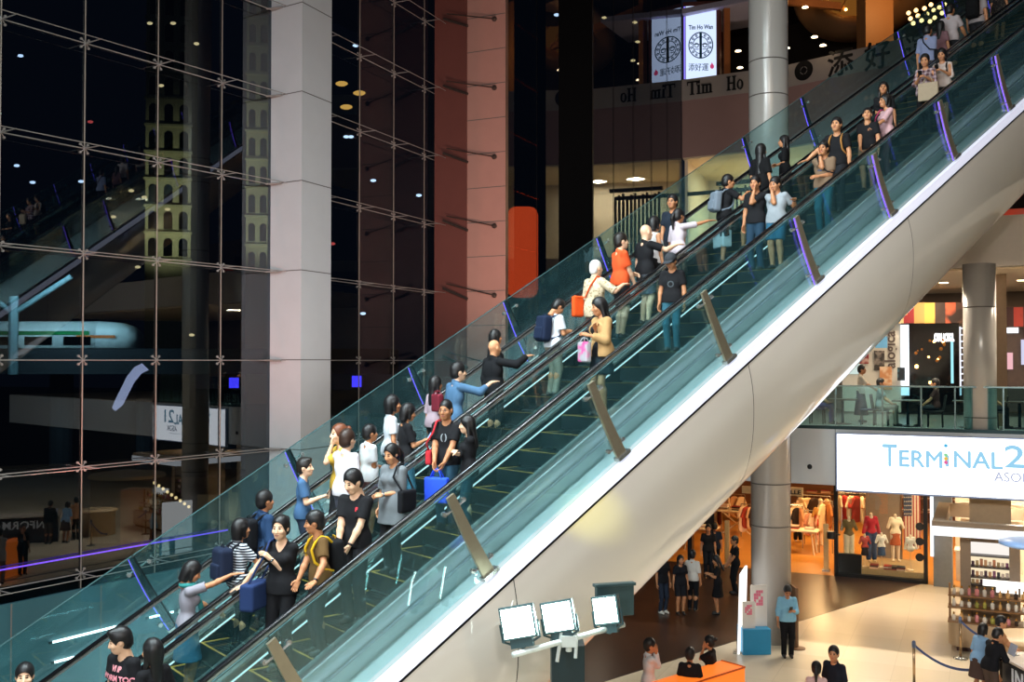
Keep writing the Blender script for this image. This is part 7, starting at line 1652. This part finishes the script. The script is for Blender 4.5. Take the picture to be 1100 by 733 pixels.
i = rider(426, 424, 'f', 1.60, 70, 'person in a white tee half behind the woman with the phone', sex='f', sk='c', hair=('bob', 'black'), top=('tee', '#c9ced4'), bottom=('trousers', CHAR), armR='down', armL='down', dw=0.22, span=0.03)
i = rider(442, 433, 'f', 1.60, 66, 'woman in a black top and pale blue jeans holding up a phone', h=0.011, sex='f', sk='b', hair=('bob', 'black'), top=('blouse', BLK), bottom=('jeans', '#5f87a0'), armR='phone', armL='down', head=(0, -12), dw=-0.2, span=0.03, handR='grip')
phone(i, 'phone raised by the woman in the black top and pale jeans', 'R', screen=1)
i = rider(467, 404, 'f', 1.58, 50, 'person in a pale pink top half hidden behind the man in the denim shirt', sex='f', sk='c', hair=('long', 'black'), top=('blouse', '#a8939c', 1.0), bottom=('trousers', CHAR), armR='down', armL='down', dw=0.22, span=0.02)
i = rider(487, 389, 'f', 1.74, 56, 'man in a blue denim shirt reaching forward along the rail', h=0.011, sk='d', hair=('short', 'black'), top=('shirt', '#466684', 1.55), bottom=('trousers', CHAR), railR=(-1, 0.5), armL='down', lean=6, head=(10, 0), dw=-0.2, span=0.03)
hand_bag(i, 'dark red bag at the back of the man in the denim shirt', '#6a1f2c', side='L', w=0.11, hgt=0.13, at=(-0.12, -0.20, 1.32), drop=0.05, kind='shoulder_bag')
i = rider(530, 365, 'f', 1.74, 50, 'bald man in a black suit jacket with his hand on the rail', h=0.011, sk='b', hair=('bald', 'black'), top=('jacket', '#141518'), bottom=('trousers', '#17181b'), railR=(-1, 0.42), armL='down', wide=1.1, dw=-0.2, span=0.03)
i = rider(528, 354, 'f', 1.62, 66, 'woman in dark clothes with dark hair behind the bald man in the suit', sex='f', sk='c', hair=('bob', 'black'), top=('jacket', BLK), bottom=('trousers', BLK), armR='down', armL='down', dw=0.22, span=0.03)
i = rider(598, 320, 'f', 1.74, 58, 'young man in a white tee and khaki trousers with a navy backpack, head bent', h=0.011, sk='c', hair=('short', 'black'), top=('tee', '#cdd2d8'), bottom=('trousers', '#8d8272'), armR='phone', armL='phone', head=(5, -38), lean=6, dw=0.0)
backpack(i, 'navy backpack on the young man in the white tee', '#18233a', '#1d2c48', w=0.15, hgt=0.23, deep=0.10)
i = rider(640, 279, 'f', 1.72, 55, 'white-haired man in a cream floral shirt holding the rail', h=0.011, sk='d', hair=('buzz', 'white'), top=('blouse', blotch('floral_cream', '#c9b79a', '#93805f', 22, 0.8, 0.58), 1.0), bottom=('shorts', '#6a5c54'), railR=(-1, 0.36), armL='down', wide=1.14, dw=-0.10, hem=0.80)
shoulder_bag(i, 'bright orange bag on a dark strap of the white-haired man', '#d8501c', side=-1, cross=True, w=0.11, hgt=0.17, z=0.98, y=-0.16, kind='sling_bag')
i = rider(666, 250, 'f', 1.78, 72, 'man in an orange tee and black shorts', h=0.011, sk='d', hair=('short', 'dark'), top=('tee', '#d8552a'), bottom=('shorts', BLK), armR='front', armL='belly', wide=1.1, head=(0, 4), dw=0.1)
i = rider(697, 241, 'f', 1.76, 62, 'bald man in a black tee with his hand on the rail', h=0.011, sk='d', hair=('bald', 'black'), top=('tee', BLK), bottom=('shorts', '#4e5258'), railR=(-1, 0.42), armL='down', wide=1.08, dw=-0.06)
i = rider(708, 232, 'f', 1.64, 60, 'woman in a white sleeveless top behind the bald man in the black tee', sex='f', sk='b', hair=('bob', 'black'), top=('tank', '#c9c4c2'), bottom=('skirt', BLK, 0.62), armR='down', armL='down', dw=0.14)
i = rider(723, 209, 'f', 1.74, 215, 'man in glasses and dark clothes looking back down the escalator', sk='c', hair=('short', 'black'), top=('tee', '#1d2530'), bottom=('trousers', CHAR), armR='down', armL='down', dw=0.22, extras=('glasses',))
i = rider(730, 224, 'f', 1.60, 58, 'woman in a white blouse with long tied hair, arm out to the rail', sex='f', sk='c', hair=('pony', 'black'), top=('blouse', '#c3b6bd', 0.95), bottom=('trousers', BLK), railR=(-1, 0.45), armL='down', dw=-0.08)
i = rider(783, 187, 'f', 1.72, 75, 'man in black tee and shorts with a grey backpack, climbing a step', sk='c', hair=('short', 'black'), top=('tee', BLK), bottom=('shorts', '#141416'), railR=(-1, 0.30), armL='down', lift=(0.231, 0), head=(10, 0), dw=-0.1, lean=6)
backpack(i, 'pale grey backpack on the man in black shorts', '#6f7a86', None, w=0.14, hgt=0.20)
hand_bag(i, 'big white carrier bag carried low by the man with the grey backpack', '#b9bfc4', side='L', w=0.22, hgt=0.17, deep=0.10, drop=0.10, kind='carrier_bag')
i = rider(823, 154, 'f', 1.60, 48, 'woman in black with very long black hair, seen from behind', sex='f', hair=('vlong', 'black'), top=('loose', '#0f0f11'), bottom=('longskirt', '#0f0f11'), armR='down', armL='down', dw=0.0)
i = rider(849, 149, 'f', 1.60, 290, 'woman in black with long black hair turned to her neighbour', sex='f', sk='c', hair=('long', 'black'), top=('loose', '#0f0f11'), bottom=('longskirt', '#0f0f11'), armR='belly', armL='belly', dw=0.0)
i = rider(996, 26, 'f', 1.70, 45, 'person in a pale blue shirt with a dark strap across the back', sk='c', hair=('short', 'black'), top=('shirt', '#8189a8', 1.0), bottom=('trousers', BLK), armR='belly', armL='down', dw=-0.05)
shoulder_bag(i, 'black bag of the person in the pale blue shirt', '#101014', side=1, cross=True)
i = rider(1010, 22, 'f', 1.60, 50, 'woman in a dusky pink top beside the person in pale blue', sex='f', sk='c', hair=('long', 'black'), top=('blouse', '#7a5a60'), bottom=('trousers', BLK), dw=0.05)
i = rider(1022, 4, 'f', 1.76, 48, 'man in a white tee near the top of the escalator, seen from behind', sk='c', hair=('short', 'black'), top=('tee', '#b0a5a6'), bottom=('trousers', CHAR), armR='out', armL='down', wide=1.1, dw=0.05)
i = rider(1052, -14, 'f', 1.74, 50, 'person in a white top with a black backpack near the top right corner', sk='c', hair=('short', 'black'), top=('tee', '#9a9090'), bottom=('trousers', CHAR), dw=0.0)
backpack(i, 'black backpack of the person near the top right corner', '#0e0e10', None)
i = rider(1078, -22, 'f', 1.60, 50, 'woman in a dark spotted dress at the top right corner', sex='f', sk='c', hair=('long', 'black'), top=('loose', blotch('spots', '#141214', '#8a7a66', 40, 0.8, 0.64)), bottom=('skirt', '#141214'), dw=0.0)
hand_bag(i, 'orange-brown bag beside the woman in the spotted dress', '#8a4a24', side='L', w=0.16, hgt=0.14)
# --- ground floor
def walker(u, vhead, H, facing, label, h=0.016, feet=None, **k):
    if feet: P = at_z(u, feet, 0.008)
    else: P = at_z(u, vhead, H * 1.03); P[2] = 0.0
    return person(tuple(P), facing, label, H=H, h=h, **k)
i = walker(846, 631, 1.72, 186, 'guard in a light blue shirt and black trousers looking at his phone', h=0.013, feet=706, sk='c', hair=('short', 'black'), top=('shirt', '#7db4d2', 1.5), bottom=('trousers', '#121318'), armR='down', armL='phone', head=(0, -32), wide=1.1, handL='grip')
phone(i, 'black phone in the hand of the guard in light blue', 'L')
i = walker(697, 685, 1.76, 85, 'man in a long white shirt at the bottom edge, hands raised to his mouth', h=0.013, sk='c', hair=('short', 'black'), top=('shirt', '#d0d6dc'), bottom=('trousers', '#8a8f98'), armR='face', armL='face', hem=0.72)
i = walker(741, 695, 1.66, 20, 'person with black hair and dark top just left of the orange booth, seen from behind', sk='c', hair=('short', 'black'), top=('tee', BLK), bottom=('trousers', CHAR))
i = walker(763, 682, 1.66, 300, 'woman in black with tied-up hair standing above the orange booth', sex='f', sk='c', hair=('bun', 'black'), top=('blouse', BLK), bottom=('trousers', BLK), armL='face')
i = walker(877, 710, 1.62, 20, 'woman with a black ponytail and pale top cut off by the bottom edge', sex='f', sk='c', hair=('pony', 'black'), top=('blouse', '#c9a9a6'), bottom=('trousers', CHAR))
i = walker(896, 693, 1.76, 230, 'man in a dark navy shirt at the bottom edge beside the woman with the ponytail', sk='c', hair=('short', 'black'), top=('shirt', '#161a24', 0.9), bottom=('trousers', CHAR), head=(-20, 0))
i = walker(712, 605, 1.72, 150, 'person in dark clothes with pale shoes in the dark under the escalator', h=0.02, feet=659, sk='c', hair=('short', 'black'), top=('tee', '#15151a'), bottom=('jeans', '#232b3a'), shoe='#c9c4ba')
i = walker(731, 600, 1.64, 170, 'woman in a dark top and shorts with bare legs under the escalator', h=0.02, feet=660, sex='f', sk='c', hair=('long', 'black'), top=('tee', '#15151a'), bottom=('shorts', '#17171c'))
i = walker(744, 597, 1.70, 30, 'person in a white shirt and black trousers, seen from behind, near the shop entrance', h=0.018, feet=656, sk='c', hair=('short', 'black'), top=('shirt', '#c9c2ba', 1.0), bottom=('trousers', '#15161a'))
i = walker(771, 600, 1.64, 285, 'woman in a black knee-length dress looking at something in her hands', h=0.018, feet=660, sex='f', sk='c', hair=('long', 'black'), top=('dress', '#121216', 0.8), bottom=('skirt', '#121216'), armR='phone', armL='phone', head=(0, -20))
i = walker(790, 580, 1.74, 265, 'man in black standing alone between the security gate and the white board', h=0.018, feet=638, sk='c', hair=('short', 'black'), top=('tee', '#111216'), bottom=('trousers', '#111216'), armR='front', armL='front')
i = walker(761, 566, 1.74, 190, 'person in black at the shop entrance carrying a backpack strap', h=0.02, feet=621, sk='c', hair=('short', 'black'), top=('tee', '#111216'), bottom=('trousers', '#14151a'))
i = walker(768, 563, 1.70, 10, 'person in dark blue at the shop entrance, back to back with the person in black', h=0.02, feet=617, sk='c', hair=('short', 'black'), top=('tee', '#18202e'), bottom=('trousers', '#14151a'))
# at the information desk
i = walker(1051, 669, 1.60, 60, 'woman in pale blue leaning on the information desk, farthest left', sex='f', sk='c', hair=('bob', 'black'), top=('blouse', '#7fa3c4', 1.0), bottom=('skirt', '#4a3a34'), armR='table', lean=14, head=(0, -14))
i = walker(1063, 673, 1.68, 72, 'man in a black jacket bending over the information desk', h=0.013, sk='c', hair=('short', 'black'), top=('jacket', '#121318'), bottom=('trousers', '#4f4038'), armR='table', armL='table', lean=18, head=(0, -20))
i = walker(1074, 661, 1.66, 110, 'person with black hair and a tan top behind the man in the black jacket', sk='b', hair=('short', 'black'), top=('tee', '#c08a62'), bottom=('trousers', '#2a2522'), armR='table', armL='table', head=(0, -8))
# second floor, behind the railing
def chair(P, facing, label, col='#2c2a4a', group='restaurant chairs'):
    o = empty('dining_chair', tuple(P), -R_(facing), label, 'chair', group); W = wmat(o); T = lambda x, y, z: np.array(W @ V((x, y, z))); X_, Y_ = T(1, 0, 0) - T(0, 0, 0), T(0, 1, 0) - T(0, 0, 0)
    mb = MB(); mb.obox(T(-0.22, -0.22, 0.42), X_ * 0.44, Y_ * 0.44, ZZ * 0.05); obj('seat', mb, cloth(col), o, bevel=0.015)
    mb = MB(); mb.obox(T(-0.21, -0.24, 0.48), X_ * 0.42, Y_ * 0.05, ZZ * 0.42 + Y_ * -0.06); obj('backrest', mb, cloth(col), o, bevel=0.015)
    for x in (-0.19, 0.19):
        for y in (-0.19, 0.19): mb = MB(); mb.cyl(T(x, y, 0.0), T(x * 0.95, y * 0.95, 0.42), 0.018, n=6); obj('leg', mb, M_DKST, o)
    return o
def dtable(P, label):
    o = empty('dining_table', tuple(P), 0, label, 'table'); mb = MB(); mb.obox(P - SB * 0.4 - SM * 0.4 + ZZ * 0.71, SB * 0.8, SM * 0.8, ZZ * 0.04); obj('table_top', mb, mat('table_brown', '#4a3324', rough=0.35), o, bevel=0.006); mb = MB(); mb.cyl(P + ZZ * 0.03, P + ZZ * 0.71, 0.04, n=10); obj('column', mb, M_DKST, o); mb = MB(); mb.lathe([(0.26, 0), (0.26, 0.02), (0.05, 0.05)], P, 18); obj('foot', mb, M_DKST, o)
    return o
def l2(u, m): P = on_sm(u, 420, m); return np.array([P[0], P[1], Z2 + 0.011])
AZB = math.degrees(math.atan2(SB[0], SB[1]))
for u, m, ts_ in ((975, 2.0, 'by the seated man in grey'), (1040, 2.2, 'left of the second-floor column'), (905, 2.2, 'behind the casing edge'), (1095, 2.2, 'at the right edge of the second floor')):
    P = l2(u, m); dtable(P, 'brown dining table ' + ts_)
    for q in ((-1, 1) if u != 1040 else (1,)): chair(P + SB * 0.72 * q, AZB + (180 if q > 0 else 0), 'dark dining chair at the table ' + ts_, '#2c2a4a' if u < 960 else '#2a2422')
i = person(tuple(l2(925, 3.4)), 110, 'server in a white shirt and dark apron standing among the tables', H=1.70, h=0.02, sk='c', hair=('short', 'black'), top=('shirt', '#cfc2ae', 1.0), bottom=('longskirt', '#1c2436'), armR='out', armL='out')
def sitter(P, facing, label, **k): return person(tuple(P), facing, label, H=1.66, h=0.02, sit=0.49, armR='table', armL='table', **k)
sitter(l2(975, 2.0) - SB * 0.74, AZB, 'seated man in a grey tee at a table behind the railing', sk='c', hair=('short', 'black'), top=('tee', '#8c9496'), bottom=('trousers', '#8a7f74'))
sitter(l2(975, 2.0) + SB * 0.74, AZB + 180, 'seated person in a maroon top facing the man in grey', sk='b', hair=('short', 'black'), top=('tee', '#4a2a26'), bottom=('trousers', CHAR))
sitter(l2(905, 2.2) - SB * 0.74, AZB, 'seated person in teal just beyond the casing edge', sk='c', hair=('long', 'black'), sex='f', top=('blouse', '#3a7a80'), bottom=('trousers', '#33306a'))
sitter(l2(1095, 2.2) + SB * 0.0 - SB * 0.74, AZB, 'seated person in dark clothes right of the second-floor column', sk='c', hair=('short', 'black'), top=('tee', '#1c1a1a'), bottom=('trousers', CHAR))
sitter(l2(1095, 2.2) + SB * 0.74, AZB + 180, 'seated person in a red-brown top at the right edge behind the railing', sk='c', hair=('short', 'black'), top=('tee', '#6a3028'), bottom=('trousers', CHAR))
for l in LOG: print('RIDER', l)
# ------------------------------------------------------------------ light, world, camera
def lamp(nm, kind, loc, energy, color=(1, 1, 1), size=0.5, target=None, spot=60, blend=0.5, sy=None):
    L = bpy.data.lights.new(nm, kind); L.energy = energy; L.color = color
    if kind == 'AREA':
        L.size = size
        if sy: L.shape = 'RECTANGLE'; L.size_y = sy
    elif kind in ('POINT', 'SPOT'): L.shadow_soft_size = size
    if kind == 'SPOT': L.spot_size = R_(spot); L.spot_blend = blend
    o = bpy.data.objects.new(nm, L); COL.objects.link(o); o.location = tuple(loc)
    if target is not None: o.rotation_euler = (Vector(tuple(target)) - Vector(tuple(loc))).to_track_quat('-Z', 'Y').to_euler()
    return o
TEAL, COOL, WARM, AMB = (0.72, 0.95, 1.0), (0.86, 0.93, 1.0), (1.0, 0.80, 0.58), (1.0, 0.62, 0.27)
# added overhead area lights, unseen, to fill light over the escalators
for x, y, z, e, c in ((-9, 6, 17, 900, TEAL), (-5, 9.5, 18, 900, TEAL), (0, 7, 18, 1000, COOL), (4, 11, 19, 220, (1, 0.92, 0.84)), (9, 14, 21, 90, WARM), (14, 17, 22, 80, WARM)):
    lamp('hall_fill', 'AREA', (x, y, z), e, c, 0.8, (x + 0.5, y + 2, 0))
# added overhead strips, unseen, put in for streaks along the escalators
for t_, w_, z_, e_, L_ in ((-8.5, 0.4, 8.5, 420, 4), (-5.0, -0.7, 9.0, 520, 4.5), (-2.0, 1.2, 9.0, 340, 4.5), (1.2, 0.0, 9.5, 130, 4)):
    o = lamp('streak_fill', 'AREA', E(t_, w_, z_), e_, (0.84, 0.97, 1.0), L_, sy=0.22)
    o.rotation_euler = Matrix((V(DS), V(np.cross(UPS, DS)), V(UPS))).transposed().to_euler()
# added fill lights behind the viewpoint brighten the casing and the faces
for x, y, z, e, c in ((-7, -3, 11.5, 1150, COOL), (1, -5, 12, 1050, (1, 0.95, 0.88)), (8, -2, 10.5, 330, WARM)):
    lamp('front_fill', 'AREA', (x, y, z), e, c, 1.2, (x * 0.6 + 1, 14, 6.5))
# floodlights
for c, f in FLOODS: lamp('flood_beam', 'SPOT', c + f * 0.12, 160, (0.80, 1.0, 0.94), 0.12, c + f * 4, 120, 0.6)
lamp('front_fill_spot', 'SPOT', (5.5, -3, 11.5), 2600, (0.97, 0.97, 1), 0.3, (9.0, 20.5, 0), 36, 0.9)  # added unseen spots behind the viewpoint, brightening the floor and slab edge
lamp('front_fill_spot', 'SPOT', (10, -3, 11.5), 2200, (1, 0.9, 0.76), 0.3, (12.0, 23, 0), 34, 0.9)
lamp('front_fill_spot', 'SPOT', (5.5, -3, 11.5), 3000, (0.94, 0.97, 1), 0.3, (8.5, 27, 4.4), 26, 0.9)
_t, _z = on_w(632, 548, -1.25); _P = E(_t, -1.25, _z); lamp('yellow_glow_spot', 'SPOT', (-1.0, 7.0, 7.6), 1500, (1.0, 0.93, 0.08), 0.05, _P, 8.5, 1.0)  # added spot without a fixture, puts a yellow glow on the casing
# under the second-floor slab and in the shops
for s, m, e, c in ((-8, 2.5, 15, WARM), (-3, 3, 50, WARM), (0.6, 3, 130, WARM), (4.2, 1.8, 170, (1, 0.86, 0.68)), (7, 3.2, 120, (1, 0.86, 0.68))):
    lamp('soffit_lamp', 'AREA', SP(s, m, Z2B - 0.06), e, c, 0.9, SP(s, m, 0))
for s, m, e in ((-3.6, 9, 80), (-1, 9.5, 150), (-2.5, 14, 190), (1.8, 11, 130), (0.5, 15, 180)):
    lamp('shop_lamp', 'AREA', SP(s, m, Z2B - 0.06), e, AMB, 0.8, SP(s, m, 0))
lamp('window_lamp', 'AREA', SP(2.4, MS + 1.0, Z2B - 0.35), 110, (1, 0.78, 0.52), 0.7, SP(2.4, MS + 1.6, 0), sy=0.4)
lamp('white_shop_lamp', 'AREA', SP(6, MS + 1.5, Z2B - 0.06), 200, (1, 0.86, 0.68), 1.2, SP(6, MS + 1.5, 0))
for s, m in ((-2, 4), (2, 4), (6, 4), (2, 7.5), (6.5, 7.5)): lamp('dining_lamp', 'AREA', SP(s, m, Z3B - 0.1), 130, WARM, 0.6, SP(s, m, 0))
for s in (-1.5, 0.3, 2.1, 3.9, 5.7, 7.5): lamp('floor_fill_spot', 'SPOT', SP(s, 1.0, 9.6), 1000, (1, 0.86, 0.68), 0.07, SP(s, -2.5, 0), 120, 1.0)  # added spots that brighten the ground floor in front of the slab
lamp('teal_wall_fill', 'SPOT', tuple(q1 + d1 * 1 + n1 * 2.6 + ZZ * 0.4), 95, TEAL, 0.05, tuple(q1 + d1 * 1 + ZZ * 1.6), 130, 1.0)  # added unseen spots to brighten the low teal wall
lamp('teal_wall_fill', 'SPOT', tuple(q1 + d1 * -3.5 + n1 * 2.4 + ZZ * 0.4), 95, TEAL, 0.05, tuple(q1 + d1 * -3.5 + ZZ * 1.6), 130, 1.0)
pu = at_z(650, 745, 0.25); lamp('underside_fill', 'SPOT', (3.2, 14.6, 0.25), 700, (0.95, 0.96, 1), 0.15, (1.6, 16.2, 4.2), 100, 0.8)  # added unseen light from below, whitens the underside of the casing
# upper restaurant and middle shop
lamp('ring_fill', 'POINT', (rc[0] - 1.0, 57.5, rz - 2.5), 620, (1, 0.55, 0.2), 0.4)  # added unseen point light, warms the ring and the orange column
lamp('balcony_front_lamp', 'SPOT', tuple(B1 + np.array([-3, -14, 8])), 3000, (1, 0.78, 0.70), 0.4, tuple((B0 + B1) / 2 + ZZ * 22), 60, 0.6)
for k in (0.25, 0.6): lamp('middle_shop_lamp', 'AREA', tuple(B0 + bd1 * (3 + 8 * k) + unit(deep) * 5 + ZZ * 20.3), 520, (1, 0.86, 0.62), 0.9, tuple(B0 + bd1 * (3 + 8 * k) + unit(deep) * 5))
lamp('violet_soffit_lamp', 'POINT', tuple(B0 + bd1 * 2.0 + np.array([0, 1.0, 29.6])), 90, (0.3, 0.2, 1), 0.2)
# added unseen spots that tint and brighten the faces of the tall columns
lamp('column_fill', 'SPOT', (-9.3, 19.3, 3.0), 1500, (1, 0.36, 0.30), 0.15, tuple((A + Pa) / 2 + ZZ * 12), 75, 0.8)
lamp('column_fill', 'SPOT', (1.5, 24, 3.5), 4200, (1, 0.70, 0.60), 0.3, (px_x(520, 34), 34, 15), 60, 0.8)
lamp('column_fill', 'SPOT', (0.5, 19.5, 3.2), 2100, (0.95, 0.97, 1), 0.2, tuple(A + ZZ * 11), 55, 0.9)
# outside
lamp('tower_uplight', 'SPOT', (px_x(175, 140), 128, 8), 150000, (1, 0.9, 0.55), 1.0, (px_x(182, 150), 150, 30), 34, 0.9)
lamp('tower_uplight', 'SPOT', (px_x(280, 150), 145, 8), 150000, (1, 0.92, 0.62), 1.0, (px_x(284, 168), 168, 34), 34, 0.9)
lamp('station_lamp', 'AREA', (px_x(60, 58), 56, at_depth(60, 300, 58)[2]), 2000, (0.75, 1, 0.95), 3, (px_x(60, 62), 63, at_depth(60, 360, 62)[2]))
lamp('cafe_lamp', 'POINT', tuple(at_depth(165, 540, 35.0)), 60, (1, 0.5, 0.2), 0.2)
w = bpy.data.worlds.new('night'); SC.world = w; w.use_nodes = True
nt = w.node_tree
for n in list(nt.nodes): nt.nodes.remove(n)
bg = nt.nodes.new('ShaderNodeBackground'); bg.inputs[0].default_value = (0.006, 0.008, 0.014, 1); bg.inputs[1].default_value = 1.0
wo = nt.nodes.new('ShaderNodeOutputWorld'); nt.links.new(bg.outputs[0], wo.inputs[0])
cam = bpy.data.cameras.new('camera'); co = bpy.data.objects.new('camera', cam); COL.objects.link(co)
cam.sensor_fit = 'HORIZONTAL'; cam.sensor_width = 36.0; cam.lens = 36.0 * FPX / 1100.0; cam.clip_start = 0.1; cam.clip_end = 600
co.location = tuple(EYE); co.rotation_euler = (R_(90) + PITCH, 0, 0); SC.camera = co
vs = SC.view_settings; vs.view_transform = 'Standard'; vs.look = 'None'; vs.exposure = 0.0; vs.gamma = 1.0; vs.use_curve_mapping = False
SC.cycles.transparent_max_bounces = 40; SC.cycles.max_bounces = 8; SC.cycles.glossy_bounces = 5
SC.cycles.sample_clamp_indirect = 6.0
